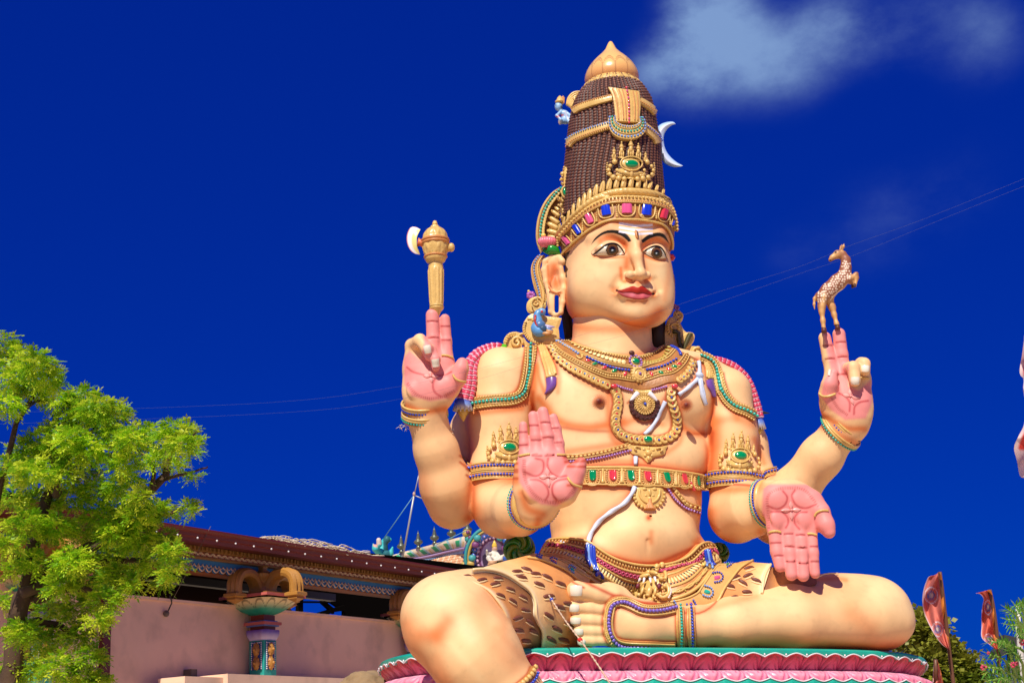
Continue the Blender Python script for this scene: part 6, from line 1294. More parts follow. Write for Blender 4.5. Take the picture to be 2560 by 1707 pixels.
zz = smoothline(wl(.84), 64); k = np.arange(64); 
for s in (0, 1):
    tubel('foliage_vine', zz + np.c_[np.zeros(64), 4.5 * np.sin(k * 1.05 + s * pi)], 2.4, GOLD, wb, HP, off=14, raw=True, sm=1)
beads('foliage_leaf', zz, 4.6, 7, mat('pale_gold_paint'), wb, HP, off=12, shape=(1.2, .6, .5), tilt=35); beads('foliage_bud', zz + np.c_[np.zeros(64), 6 * np.sin(k * 1.6)], 2.6, 9, mat('olive_gold_paint'), wb, HP, off=13)
# ---- lion-face buckle
bk = MB(); 
def rb_(x, y, rx, ry, h=12, a=0, m=None, sub=2, rz=None):
    P, Nn = castg(q('r', (x, y), (x + 30, y)), HP); fr = orient(Nn[0], P[1] - P[0]) @ np.array(Matrix.Rotation(rad(-a), 3, 'Z')); s = 1 / 9.8
    blob(bk if m is None else m, P[0] + Nn[0] * (9 + h), fr, (rx * s, ry * s, (rz or min(rx, ry)) * s), sub)
rb_(710, 620, 330, 330, 2, rz=60); rb_(700, 200, 80, 75, 12)
for s in (-1, 1):
    X = lambda x: 730 + s * x
    for a in ((215, 270, 75, 70, 12), (130, 340, 75, 75, 16), (130, 400, 66, 30, 20), (245, 330, 40, 40, 12), (120, 520, 160, 55, 20, s * 18), (250, 600, 70, 60, 14), (330, 560, 40, 110, 10), (330, 750, 60, 60, 14), (410, 870, 50, 80, 12), (390, 950, 60, 60, 12), (300, 990, 90, 55, 12), (200, 930, 70, 60, 14), (130, 850, 40, 120, 14), (90, 960, 30, 60, 14), (320, 850, 30, 26, 18), (200, 690, 40, 60, 8)): rb_(X(a[0]), *a[1:5], a=a[5] if len(a) > 5 else 0)
    tb = [q('r', (X(x), y))[0] for x, y in ((330, 700), (400, 760), (430, 860), (390, 960), (280, 1010), (180, 960), (210, 880), (290, 900))]; tubel('', tb, 5.2, None, mb=bk, tg=HP, off=24)
    tb = [q('r', (X(x), y))[0] for x, y in ((300, 640), (370, 560), (350, 460), (290, 430))]; tubel('', tb, 4.4, None, mb=bk, tg=HP, off=22)
for y, w in ((290, 50), (380, 40), (460, 46), (520, 30), (840, 70), (940, 60)): rb_(722, y, w, 36, 18)
rb_(740, 860, 80, 160, 14); rb_(760, 1040, 90, 80, 14); rb_(650, 1000, 36, 34, 16); rb_(860, 990, 36, 34, 16)
bo = bk.out('lion_face_buckle', GOLD, wb)
for s in (-1, 1):
    for x, y, a in ((150, 660, 30), (65, 680, 5)): tubel('fang', [q('r', (730 + s * (x - 10), y - 60))[0], q('r', (730 + s * x, y))[0], q('r', (730 + s * (x + a), y + 45))[0]], 3.4, WHITE, bo, HP, off=30, n=8, taper=[1, .9, .15])
    mb = MB(); rb_(730 + s * 120, 440, 44, 22, 24, m=mb); mb.out('eye', mat('black_paint'), bo); mb = MB(); rb_(730 + s * 210, 760, 50, 80, 16, m=mb); mb.out('dark_hollow', mat('dark_rose_paint'), bo)
    beads('bristle', [q('r', (730 + s * x, y))[0] for x, y in ((430, 800), (450, 860), (430, 930), (400, 980))], 2.4, 3.6, WHITE, bo, HP, off=26)
# ---- blue scarves tucked in the belt
def scarf(strands, knot):
    o = None
    for L, m in strands:
        t_ = tubel('scarf' if o is None else 'scarf_fold', q('d', *L), 4.6, m, statue if o is None else o, HP, off=19, taper=[.8, 1, 1, .9])
        if o is None: o = t_
    for c, r, w, m in knot: tubel('scarf_knot', scroll(q('d', c)[0], r, 1.1, 40), w, m, o, HP, off=20)
YL = mat('yellow_paint')
scarf([([(708, 515), (700, 580), (700, 650), (712, 740)], BLUE), ([(722, 510), (716, 580), (716, 650), (730, 745)], LBLUE), ([(738, 512), (738, 590), (735, 660), (745, 750)], BLUE), ([(755, 520), (757, 590), (752, 660), (760, 750)], BLUE), ([(706, 660), (715, 700), (706, 745)], YL), ([(765, 655), (770, 700), (764, 740)], YL)], [((748, 775), 15, 3.6, BLUE), ((740, 765), 9, 3, PURP)])
scarf([([(1570, 535), (1578, 590), (1590, 640), (1600, 700)], BLUE), ([(1585, 535), (1595, 590), (1605, 640), (1625, 690)], LBLUE), ([(1600, 540), (1612, 590), (1618, 640), (1660, 690)], BLUE), ([(1590, 650), (1600, 690), (1590, 720)], YL)], [((1630, 715), 14, 3.2, LBLUE), ((1650, 700), 9, 3, BLUE)])
# ---- sash with stone cells
def sash(outer, inner, cells, nm='jewelled_sash', off=14):
    o = ribbon(nm, outer, inner, mat('sash_paint', srgb(222, 168, 98), .45, var=.12, vscale=7, bump=.2), statue, HP, off=off, th=1, n=60, k=8, ol=3, smooth_n=5)
    tubel('sash_edge', outer, 2.8, GOLD, o, HP, off=off + 1); tubel('sash_edge', inner, 2.4, GOLD, o, HP, off=off + 1)
    for reg, (x, y), w, h, a, m in cells:
        f = lambda L: [q(reg, (x + u * cos(rad(a)) - v * sin(rad(a)), y + u * sin(rad(a)) + v * cos(rad(a))))[0] for u, v in L]
        ribbon('stone', f([(-w * .5, -h * .3), (0, -h * .42), (w * .5, -h * .3)]), f([(-w * .5, h * .3), (0, h * .42), (w * .5, h * .3)]), m, o, HP, off=off + 2, th=3.4, n=10, k=7, smooth_n=1)
        beads('blue_bead', f([(w * .55, -h), (-w * .4, -h), (-w * .95, -h * .4), (-w * .95, h * .4), (-w * .4, h), (w * .55, h)]), 2.9, 5.6, BLUE if m is not TURQ else LBLUE, o, HP, off=off + 4, sep=True)
    return o
so_ = [*q('g', (390, 783), (300, 830), (235, 890), (180, 950), (130, 1030), (60, 1085)), *q('d', (1540, 1030), (1430, 1020), (1300, 1000), (1180, 1000), (1050, 960))]
si_ = [*q('g', (250, 768), (170, 800), (110, 850), (60, 910), (5, 975)), *q('d', (1560, 880), (1480, 920), (1380, 945), (1280, 955), (1170, 955), (1040, 925))]
sash(so_, si_, [('g', (215, 812), 34, 17, 155, GREEN), ('g', (130, 893), 38, 26, 170, PGEM), ('g', (60, 975), 38, 28, 195, TURQ), ('d', (1495, 970), 36, 26, 240, PGEM), ('d', (1370, 975), 36, 22, 240, TURQ), ('d', (1230, 985), 24, 14, 270, REDG), ('d', (1085, 965), 20, 16, 270, GREEN)])
sash(q('d', (225, 640), (330, 655), (430, 690), (520, 730), (600, 790), (680, 830)), q('d', (260, 618), (360, 628), (450, 650), (540, 690), (620, 745), (700, 790)), [('d', (320, 640), 24, 10, 20, BGEM), ('d', (425, 668), 30, 14, 25, REDG), ('d', (560, 727), 32, 18, 35, TURQ)])
# ---- foot jewellery
fl_ = q('d', (1385, 1000), (1300, 1015), (1200, 1022), (1120, 1012), (1040, 975), (960, 946), (905, 962), (885, 1030), (876, 1110), (886, 1190), (925, 1245), (1010, 1268), (1180, 1276), (1385, 1280))
L = smoothline(fl_, 90); T = np.gradient(L, axis=0); T /= np.linalg.norm(T, axis=1)[:, None]; nn = np.stack([-T[:, 1], T[:, 0]], 1)
fo_ = ribbon('foot_ornament', L - nn * 11, L + nn * 17, GOLDR, statue, BD, off=3, th=2, n=90, k=7, raw=True, ol=5, smooth_n=4)
beads('purple_bead', L, 4.6, 8.4, mat('violet_bead_paint', srgb(124, 96, 190), .2, coat=.5), fo_, BD, off=9, sep=True, sub=2)
for d, r in ((8, 2.2), (13, 1.8), (-8, 1.8)): tubel('ornament_edge', L + nn * d, r, GOLD, fo_, BD, off=6, raw=True)
beads('ridge', L + nn * 11, 4.0, 5.5, GOLD, fo_, BD, off=5, shape=(.45, 1.1, .5))
for x0, x1, m, r in ((1420, 1428, TURQ, 3.8), (1502, 1514, BLUE, 3.8)):
    a = q('d', (x0 - 26, 998), (x0 - 30, 1080), (x0 - 26, 1180), (x1 - 26, 1282)); b_ = q('d', (x0 + 30, 990), (x0 + 28, 1080), (x0 + 34, 1180), (x1 + 30, 1282)); an = ribbon('ankle_band', a, b_, GOLD, statue, BD, off=4, th=2, n=30, k=6, ol=4)
    beads('bead', q('d', (x0, 985), (x0 + 2, 1080), (x0 + 6, 1180), (x1, 1280)), r, 6.2, m, an, BD, off=9, sep=True)
    for f in (.12, .88): tubel('band_edge', [np.array(p) * (1 - f) + np.array(s) * f for p, s in zip(a, b_)], 1.8, GOLDR, an, BD, off=7)
bd = ribbon('anklet', q('t', (1600, 730), (1680, 670), (1770, 590), (1815, 500)), q('t', (1690, 770), (1760, 700), (1840, 620), (1870, 540)), GOLDD, statue, BD, off=4, th=4, n=30, k=6, ol=4)
beads('gold_bead', q('t', (1640, 745), (1715, 690), (1800, 610), (1845, 525)), 6.0, 9.5, GOLD, bd, BD, off=9, sep=True, shape=(1, 1.1, .8)); beads('blue_bead', q('t', (1720, 790), (1790, 725), (1850, 660), (1880, 590)), 3.8, 6.5, BLUE, bd, BD, off=7, sep=True)
# ---- green lotus knots at the hips
def knot(reg, c, r, dw):
    o = None; GM = mat('dark_green_paint', srgb(30, 120, 30), .25, coat=.5, var=.2, vscale=6); GY = mat('moss_green_paint', srgb(96, 130, 30), .3, coat=.4); c = q(reg, c)[0]
    mb = MB(); blob(mb, K(*c, dw), np.eye(3), (r, r, r * .6), 3); o = mb.out('green_knot', GM, statue)
    for i in range(6):
        a = i * 60; p = scroll((c[0] + 2 * cos(rad(a)), c[1] + 2 * sin(rad(a))), r * 1.0, .42, a, -1, 14); z = dw + r * .62 * np.sqrt(np.clip(1 - np.linspace(.1, .92, 14) ** 2, 0, 1)) + 2
        tubel('knot_fold', np.c_[p, z], r * .2, GM if i % 2 else GY, o, 'p', off=0, taper=[.4, 1, 1.1, .7], raw=True)
    tubel('knot_rim', [[c[0] + r * cos(a), c[1] + r * sin(a), dw + 2] for a in np.linspace(0, 2 * pi, 30)], r * .16, GY, o, 'p', off=0)
knot('h', (903, 672), 35, 20); knot('h', (780, 800), 16, 0); knot('g', (150, 700), 24, -60)
body = mesh('body', bV, bF, mat('painted_skin'), statue, cols=bC)
# ================================================================ LOTUS PEDESTAL
ped = thing('lotus_pedestal', 'pink and red lotus-petal pedestal with turquoise scalloped rim under the giant statue', 'pedestal', l2w(K(1620, 1800, -100))[0])
PTH = [(1020, 1690, -420), (970, 1672, -150), (964, 1655, 40), (995, 1641, 190), (1060, 1630, 300), (1180, 1624, 352), (1340, 1620, 360), (1540, 1619, 330), (1740, 1619, 275), (1965, 1621, 190), (2120, 1624, 100), (2200, 1627, 50), (2260, 1633, -10), (2300, 1646, -90), (2290, 1668, -280)]
pth = smoothline(np.array([K(x, y, d) for x, y, d in PTH]), 900)
pl = np.r_[0, np.cumsum(np.linalg.norm(np.diff(pth, axis=0), axis=1))]
def pat(s):                                   # point and outward direction (level) at length s
    s = np.clip(s, 0, pl[-1] - 1e-3); p = np.stack([np.interp(s, pl, pth[:, k]) for k in range(3)], -1); e = 4.0
    a = np.stack([np.interp(np.clip(s + e, 0, pl[-1]), pl, pth[:, k]) - np.interp(np.clip(s - e, 0, pl[-1]), pl, pth[:, k]) for k in range(3)], -1)
    o = np.cross(a, U); o = o / (np.linalg.norm(o, axis=-1)[..., None] + 1e-9)
    return p, o
PTQ = mat('rim_turquoise', srgb(30, 168, 146), .35, var=.1, vscale=3, grime=.15, coat=.2); PVC = mat('petal_paint', vcol=True, rough=.4, var=.1, vscale=4, grime=.12, coat=.15, bump=.15, bscale=14)
sgn = 1.0 if pat(pl[-1] / 2)[1][2] > 0 else -1.0
def sweep(name, prof, m, n=260, cols=None, scal=None):
    s = np.linspace(0, pl[-1], n); p, o = pat(s); o = o * sgn; V = []
    for (out, dn) in prof: V.append(p + o * out - U * dn)
    V = np.stack(V, 1); f = grid_faces(n, len(prof)); V = V.reshape(-1, 3); nn = np.cross(V[f[len(f) // 2][2]] - V[f[len(f) // 2][0]], V[f[len(f) // 2][3]] - V[f[len(f) // 2][1]])
    if nn @ o[n // 2] < 0: f = f[:, ::-1]
    return mesh(name, V, np.ascontiguousarray(f), m, ped)
NP = 40; w = pl[-1] / NP
sweep('rim', [(-60, 6), (-20, 2), (4, -1), (11, 1), (14, 5), (13, 9)], PTQ)
sweep('core', [(-14, 10), (-14, 40), (-26, 50), (-20, 54), (10, 66), (20, 90), (20, 110), (34, 130), (30, 170), (40, 240), (60, 400), (60, 640)], mat('core_paint', srgb(120, 30, 50), .6))
# scalloped lip with its white line and dots
def scallop(base_out, base_dn, h0, h1, nm, up=1, wid=None, ph=0.0):
    m_ = 22; mb = MB(); s = np.arange(NP * m_ + 1) * w / m_; u = ((np.arange(len(s)) / m_ + ph) % 1) * 2 - 1; cv = h0 + (h1 - h0) * np.abs(u) ** 1.6
    p, o = pat(s); o = o * sgn; top = p + o * base_out - U * base_dn; bot = p + o * (base_out + 1.5) - U * (base_dn + up * cv)[:, None]
    V = np.concatenate([top, bot, bot - o * 6]); n = len(s); f = np.vstack([np.stack([np.arange(n - 1), np.arange(1, n), n + np.arange(1, n), n + np.arange(n - 1)], 1), np.stack([n + np.arange(n - 1), n + np.arange(1, n), 2 * n + np.arange(1, n), 2 * n + np.arange(n - 1)], 1)])
    if (np.cross(V[f[9][2]] - V[f[9][0]], V[f[9][3]] - V[f[9][1]]) @ o[9]) < 0: f = f[:, ::-1]
    r_ = mesh(nm, V, np.ascontiguousarray(f), PTQ, ped); V2, F2 = tube_geo(bot + o * 1, 1.5, 6, ref=U); mb.add(V2, F2); mb.out('white_line', WHITE, r_)
    for i in range(NP):
        sd_ = (i + (0 if ph == 0 else .5)) * w; pp, oo = pat(np.array([sd_])); piece('dot', pp[0] + oo[0] * sgn * (base_out + 3) - U * (base_dn + up * h1 * .55), np.eye(3), (2.6, 3.2, 2.4), WHITE, r_)
scallop(13, 8, 3, 12, 'scalloped_lip')
def petals(nm, prof, c_top, c_bot, c_line, ph, flip=1, scale=1.0):
    a_, b_ = 22, 16; u = np.linspace(-1, 1, a_); v = np.linspace(0, 1, b_); Uu, Vv = np.meshgrid(u, v, indexing='ij'); pr = np.array(prof)
    tt = np.linspace(0, 1, len(pr)); f0 = grid_faces(a_, b_)
    for i in range(-1 if ph else 0, NP):
        sc = (i + .5 + ph) * w
        if sc < 0 or sc > pl[-1]: continue
        p, o = pat(sc + Uu * w * .5); o = o * sgn
        out = np.interp(Vv, tt, pr[:, 0]); dn = np.interp(Vv, tt, pr[:, 1])
        ru = np.abs(Uu); ring = np.sqrt((ru * .9) ** 2 + ((Vv if flip > 0 else 1 - Vv) * .95 - 1.05) ** 2 * .8)
        rel = 2.4 * np.sin(ring * 21) * np.clip((ru - .12) * 5, 0, 1) * np.clip((1 - ru) * 6, 0, 1) + 2.2 * np.exp(-((ru - .26) / .1) ** 2 - ((Vv - .5) / .22) ** 2) + 1.2 * np.exp(-(ru / .07) ** 2)
        puff = 6 * (1 - ru ** 2.5); V = p + o * (out + rel + puff - 3)[..., None] - U * dn[..., None]; V = V.reshape(-1, 3)
        t = Vv.reshape(-1, 1); c = np.array(c_top) * (1 - t) + np.array(c_bot) * t; g = np.clip((-np.sin(ring * 21) - .3), 0, 1).reshape(-1, 1) * 1.0 + np.clip((ru - .93) * 12, 0, 1).reshape(-1, 1) * .8; g = np.clip(g * np.clip((ru.reshape(-1, 1) - .12) * 6, 0, 1), 0, 1); c = c * (1 - g) + np.array(c_line) * g
        f = f0
        if np.cross(V[f[150][2]] - V[f[150][0]], V[f[150][3]] - V[f[150][1]]) @ o[10, 8] < 0: f = f[:, ::-1]
        mesh(nm, V, np.ascontiguousarray(f), PVC, ped, cols=c)
petals('red_petal', [(11, 12), (7, 20), (-4, 32), (-13, 44), (-16, 50)], srgb(206, 16, 22), srgb(196, 88, 128), srgb(120, 10, 50), 0)
petals('pink_petal', [(-16, 49), (2, 51), (16, 57), (24, 67), (26, 86)], srgb(248, 196, 220), srgb(240, 112, 130), srgb(200, 70, 130), 0, flip=-1)
# lower turquoise points rising between the petals
m_ = 22; s = np.arange(NP * m_ + 1) * w / m_; u = ((np.arange(len(s)) / m_) % 1) * 2 - 1; p, o = pat(s); o = o * sgn
cv = 77 - 8 * np.abs(u) ** 1.5; top = p + o * 30 - U * cv[:, None]; bot = p + o * 33 - U * 112; n = len(s); V = np.concatenate([top - o * 6, top, bot]); f = np.vstack([np.stack([k * n + np.arange(n - 1), k * n + np.arange(1, n), (k + 1) * n + np.arange(1, n), (k + 1) * n + np.arange(n - 1)], 1) for k in (0, 1)])
if np.cross(V[f[-9][2]] - V[f[-9][0]], V[f[-9][3]] - V[f[-9][1]]) @ o[-9] < 0: f = f[:, ::-1]
lr = mesh('lower_rim', V, np.ascontiguousarray(f), PTQ, ped); mb = MB(); mb.add(*tube_geo(top + o * 1, 1.5, 6, ref=U)); mb.out('white_line', WHITE, lr)
sweep('lower_moulding', [(34, 110), (44, 118), (40, 150), (24, 160), (24, 260), (60, 280), (64, 330), (60, 640)], mat('core_pink', srgb(214, 120, 140), .5, var=.1))
# flat top
c = pth.mean(0); V = np.vstack([c + U * 0, pth[::10] - U * 6]); n = len(V) - 1; Fs = [(0, 1 + i, 1 + (i + 1) % n) for i in range(n)]; mesh('top_slab', V, Fs, mat('slab_stone', srgb(206, 160, 120), .8, var=.2), ped, smooth=False)
# ================================================================ THINGS HELD UP
# axe-headed mace on two fingers
def axm(y): return (np.interp(y, [550, 800], [1087, 1092]), 196)
ey = lambda v: q('e', (0, v))[0][1]
mace = thing('axe_headed_mace', 'gold ribbed ceremonial axe with cream crescent blade standing on two upturned fingers', 'ceremonial axe', l2w(K(1091, ey(720), 196))[0])
lathe('shaft', axm, [(ey(650), 46 / 2.614), (ey(655), 48 / 2.614), (ey(662), 44 / 2.614), (ey(676), 30 / 2.614), (ey(715), 12 / 2.614), (ey(722), 2)], GOLD, mace, seg=24)
fr_ = lambda a, t: 1 + .045 * np.sign(np.cos(a * 12)) * (.1 < t < .93)
lathe('handle', axm, [(ey(384), 47 / 2.614), (ey(400), 50 / 2.614), (ey(420), 52 / 2.614), (ey(520), 49 / 2.614), (ey(600), 46 / 2.614), (ey(640), 45 / 2.614), (ey(648), 48 / 2.614)], GOLD, mace, seg=96, rel=fr_, dense=30)
lathe('neck', axm, [(ey(318), 70 / 2.614), (ey(330), 72 / 2.614), (ey(352), 60 / 2.614), (ey(358), 44 / 2.614), (ey(366), 46 / 2.614), (ey(372), 42 / 2.614), (ey(380), 50 / 2.614), (ey(390), 46 / 2.614)], GOLD, mace, seg=48)
hr_ = lambda a, t: 1 + .03 * np.maximum(np.cos(a * 9 + t * 18), np.cos(a * 9 - t * 18))
lathe('head_knob', axm, [(ey(86), 4), (ey(96), 14 / 2.614), (ey(104), 18 / 2.614), (ey(112), 14 / 2.614), (ey(118), 26 / 2.614), (ey(128), 30 / 2.614), (ey(133), 40 / 2.614), (ey(150), 62 / 2.614), (ey(175), 76 / 2.614), (ey(205), 82 / 2.614), (ey(240), 84 / 2.614), (ey(280), 80 / 2.614), (ey(310), 70 / 2.614), (ey(320), 66 / 2.614)], GOLD, mace, seg=144, rel=hr_, dense=90)
for y, r, k in ((214, 84, 4.2), (232, 85, 3.4), (320, 72, 2.6)):
    c = K(axm(ey(y))[0], ey(y), 196); f_ = frame(0); ring3('band', c, f_[:, 0], f_[:, 2], r / 2.614 * (1 - c[2] / F), k, GOLDR, mace, seg=48)
c0 = K(1087, ey(265), 196); f_ = frame(0)
for j, y in enumerate((168, 192, 255, 280, 300)):
    c = K(axm(ey(y))[0], ey(y), 196); r = np.interp(y, [150, 205, 240, 300], [62, 82, 84, 74]) / 2.614
    for i in range(14): a = 2 * pi * (i + .5 * (j % 2)) / 14; piece('stud', c + (f_[:, 0] * cos(a) + f_[:, 2] * sin(a)) * r * .96, np.eye(3), (2.1,) * 3, mat('sage_paint', srgb(120, 130, 80), .4), mace)
mb = MB(); mb.add(*tube_geo(np.array([K(*q('e', p)[0], 196) for p in ((280, 235), (262, 235), (240, 228), (222, 225))]), [12, 11, 8, 12], 14)); mb.out('blade_socket', mat('orange_paint', srgb(222, 120, 70), .4), mace)
bo_ = smoothline(q('e', (238, 140), (205, 124), (170, 132), (150, 175), (150, 225), (168, 270), (200, 298), (236, 305)), 30); bi_ = smoothline(q('e', (238, 140), (225, 165), (215, 190), (214, 220), (216, 250), (225, 275), (236, 305)), 30)
t = np.linspace(0, 1, 8); V = [np.array([K(*(a * (1 - j) + b_ * j), 196 + sg * (1 + 11 * j * math.sin(pi * (i + .5) / 30))) for i, (a, b_) in enumerate(zip(bo_, bi_))]) for sg in (1, -1) for j in t]
V = np.concatenate(V); ff = np.vstack([grid_faces(8, 30), grid_faces(8, 30)[:, ::-1] + 240]); tt = np.tile(np.repeat(t, 30), 2)[:, None]
cc = np.where(tt < .12, srgb(190, 60, 40), np.where(tt < .45, srgb(240, 238, 240), srgb(238, 220, 140)))
mesh('crescent_blade', V, [tuple(f) for f in ff] + [(210 + i, 210 + i + 1, 450 + i + 1, 450 + i) for i in range(29)], mat('blade_paint', vcol=True, rough=.35), mace, cols=cc)
mb = MB(); blob(mb, K(*q('e', (440, 258))[0], 196), np.eye(3), (9, 12, 10), 2); blob(mb, K(*q('e', (422, 258))[0], 196), np.eye(3), (6, 12, 9), 2); mb.out('side_boss', GOLD, mace)
# deer
dz = 150
def kd(x, y, d=0): return K(*q('f', (x, y))[0], dz + d)
rd = 1 / 2.704
dops = [*chain([(kd(742, 440), 44 * rd), (kd(790, 395), 52 * rd), (kd(850, 340), 54 * rd), (kd(895, 300), 46 * rd), (kd(905, 240), 34 * rd), (kd(905, 190), 28 * rd), (kd(885, 155), 25 * rd)], k=10),
        *chain([(kd(880, 150), 26 * rd), (kd(850, 152), 28 * rd), (kd(815, 172), 17 * rd), (kd(800, 188), 14 * rd)], k=6),
        *chain([(kd(880, 120, 8), 7 * rd), (kd(888, 98, 12), 9 * rd), (kd(893, 78, 12), 2 * rd)], k=3), *chain([(kd(865, 122, -8), 7 * rd), (kd(872, 100, -12), 8 * rd), (kd(880, 84, -12), 2 * rd)], k=3),
        *chain([(kd(745, 450, 8), 38 * rd), (kd(742, 505, 10), 24 * rd), (kd(742, 540, 10), 17 * rd), (kd(750, 600, 10), 14 * rd), (kd(756, 660, 10), 15 * rd)], k=8),
        *chain([(kd(790, 460, -10), 34 * rd), (kd(812, 510, -10), 22 * rd), (kd(826, 560, -10), 15 * rd), (kd(842, 620, -8), 13 * rd), (kd(848, 640, -8), 14 * rd)], k=8),
        *chain([(kd(900, 330, 12), 26 * rd), (kd(940, 312, 16), 17 * rd), (kd(975, 285, 16), 13 * rd), (kd(980, 310, 16), 11 * rd), (kd(965, 365, 16), 11 * rd)], k=6),
        *chain([(kd(900, 330, -12), 22 * rd), (kd(935, 335, -18), 15 * rd), (kd(965, 320, -20), 12 * rd), (kd(950, 372, -18), 10 * rd)], k=6),
        *chain([(kd(712, 420), 10 * rd), (kd(692, 450), 9 * rd), (kd(690, 490), 8 * rd), (kd(694, 522), 3 * rd)], k=4)]
V, Fq = netmesh([(dops, 0)], 1.15); nn = vnormals(V, Fq)
if nn[V[:, 2].argmax()][2] < 0: Fq = Fq[:, ::-1].copy(); nn = -nn
cd = np.tile(srgb(150, 92, 66), (len(V), 1)); P2 = PX(V)
TAN = srgb(226, 176, 110)
for L, w_ in (((790, 150), (840, 160)), 12), (((740, 520), (755, 660)), 9), (((820, 520), (850, 640)), 9), (((800, 480), (860, 440), (920, 370)), 9), (((960, 300), (975, 350)), 8), (((692, 440), (694, 520)), 5), (((890, 90), (880, 120)), 5), (((760, 430), (745, 500)), 6): stroke(cd, P2, q('f', *L), w_, TAN, .85)
rsd = np.random.RandomState(5); spots = [(x, y) for x in range(715, 945, 17) for y in range(180, 480, 17)]
cm_body = [((735, 445), 46), ((790, 395), 50), ((850, 340), 50), ((895, 290), 44), ((905, 220), 32)]
for (x, y) in spots:
    x += rsd.uniform(-5, 5) + (y // 17 % 2) * 8; y += rsd.uniform(-4, 4)
    if any((x - a) ** 2 + (y - b_) ** 2 < r * r for (a, b_), r in cm_body) and (x - 700) * .7 + (y - 180) < 370: stroke(cd, P2, q('f', (x, y)), 1.9, srgb(246, 226, 200), .95, hard=True)
stroke(cd, P2, q('f', (800, 460), (830, 425), (880, 385)), 1.0, srgb(250, 235, 210), .8, hard=True)
for a, r in (((836, 137), 2.6), ((800, 192), 2.2)): stroke(cd, P2, q('f', a), r, srgb(40, 24, 20), .9, hard=True)
for L in (((965, 355), (962, 375)), ((945, 362), (950, 380)), ((742, 652), (770, 658)), ((835, 634), (862, 634))): stroke(cd, P2, q('f', *L), 3.6, srgb(70, 36, 26), .95, hard=True)
deer = mesh('leaping_deer', V, Fq, mat('deer_paint', vcol=True, rough=.45, bump=.1, bscale=30), None, cols=cd, loc=l2w(kd(800, 660))[0]); tag(deer, 'small rearing spotted brown deer figure poised on two upturned fingers', 'deer figure')
mb = MB(); mb.add(*tube_geo(np.array([kd(756, 650, 10), kd(758, 680, 10)]), [17 * rd, 20 * rd], 12)); mb.out('hoof', mat('hoof_paint', srgb(96, 48, 34), .5), deer); mb = MB(); mb.add(*tube_geo(np.array([kd(848, 632, -8), kd(850, 656, -8)]), [15 * rd, 19 * rd], 12)); mb.out('hoof', mat('hoof_paint'), deer)
# hanging string of threads from the hip to below the frame
P = np.array([K(x, y, d) for x, y, d in [(*q('d', (262, 645))[0], 190), (*q('d', (340, 780))[0], 300), (*q('d', (430, 922))[0], 390), (*q('d', (540, 1090))[0], 440), (*q('d', (650, 1232))[0], 480), (*q('d', (770, 1400))[0], 520), (*q('d', (880, 1568))[0], 560), (*q('d', (1000, 1760))[0], 600)]])
V, Fs = tube_geo(smoothline(P, 160), 1.9 + .8 * np.sin(np.arange(160) * 1.9), 6); V = V - 0
st_ = mesh('hanging_string', V, Fs, mat('twine', srgb(206, 176, 150), .8, var=.4, vscale=60), None, loc=l2w(P[-1])[0]); tag(st_, 'frayed pale twine with coloured knots hanging slantwise across the leopard cloth', 'string')
piece('knot', P[2], np.eye(3), (4.5, 5, 4), BLUE, st_, 2); piece('knot', P[4], np.eye(3), (6, 5, 5), mat('red_thread', srgb(220, 40, 40), .7), st_, 2); piece('knot', P[0], np.eye(3), (6, 6, 6), mat('dark_green_paint'), st_, 2)
# ================================================================ GROUND
gm = bpy.data.meshes.new('ground'); gm.from_pydata([(-700, -60, 0), (700, -60, 0), (700, 1500, 0), (-700, 1500, 0)], [], [(0, 1, 2, 3)]); g = bpy.data.objects.new('ground', gm); C.objects.link(g); g['kind'] = 'structure'; tag(g, 'sandy ground below the frame around the pedestal and the hall', 'ground')
gm.materials.append(mat('sandy_ground', (.60, .47, .31), .95, bump=.4, bscale=3, var=.2, vscale=.4))
# ================================================================ TEMPLE HALL
P1 = W(280, 1490, 25.0); P2 = W(1010, 1560, 32.3); ea = P2 - P1; ea[2] = 0; ea /= np.linalg.norm(ea); en = np.array([ea[1], -ea[0], 0.0])   # along the wall, and out of it towards the camera
def onw(x, y, o):                             # pixel -> (along, height) on the plane standing o in front of the wall
    d = RC @ np.array([(x - 1280) / F, (853.5 - y) / F, -1.0]); t = ((P1 + en * o - CAMP) @ en) / (d @ en); p = CAMP + d * t; return (p - P1) @ ea, p[2]
def TW(a, z, o): return P1 * [1, 1, 0] + ea * a + np.array([0, 0, z]) + en * o
hall = thing('temple_hall', 'long pink-walled temple hall with maroon eave and painted gold and turquoise columns', 'temple building', TW(5, 0, 0))
def wbox(name, a0, a1, z0, z1, o0, o1, m, parent=None, mb=None, bev=0):
    V = [TW(a, z, o) for a in (a0, a1) for z in (z0, z1) for o in (o0, o1)]; Fs = [(0, 1, 3, 2), (4, 6, 7, 5), (0, 4, 5, 1), (2, 3, 7, 6), (0, 2, 6, 4), (1, 5, 7, 3)]
    if mb is not None: mb.add(V, Fs); return
    return mesh(name, V, Fs, m, hall if parent is None else parent, smooth=False, local=False)
PLAS = mat('pink_plaster', srgb(250, 208, 178), .85, bump=.25, bscale=6, var=.12, vscale=.7, grime=.25); MAR = mat('maroon_eave', srgb(118, 30, 20), .5, bump=.1, bscale=20, var=.15, vscale=1.2, grime=.15); MARD = mat('maroon_dark', srgb(90, 24, 24), .6)
OCH = mat('ochre_paint', srgb(140, 98, 40), .6, var=.2); BRN = mat('orange_beam', srgb(150, 80, 36), .6, var=.2, vscale=2); SAL = mat('salmon_paint', srgb(190, 96, 88), .6, var=.12); BLF = mat('blue_frieze', srgb(44, 120, 180), .6, var=.15); CRF = mat('cream_trim', srgb(220, 190, 160), .6); VBK = mat('dark_interior', (.006, .005, .004), 1.0, spec=0)
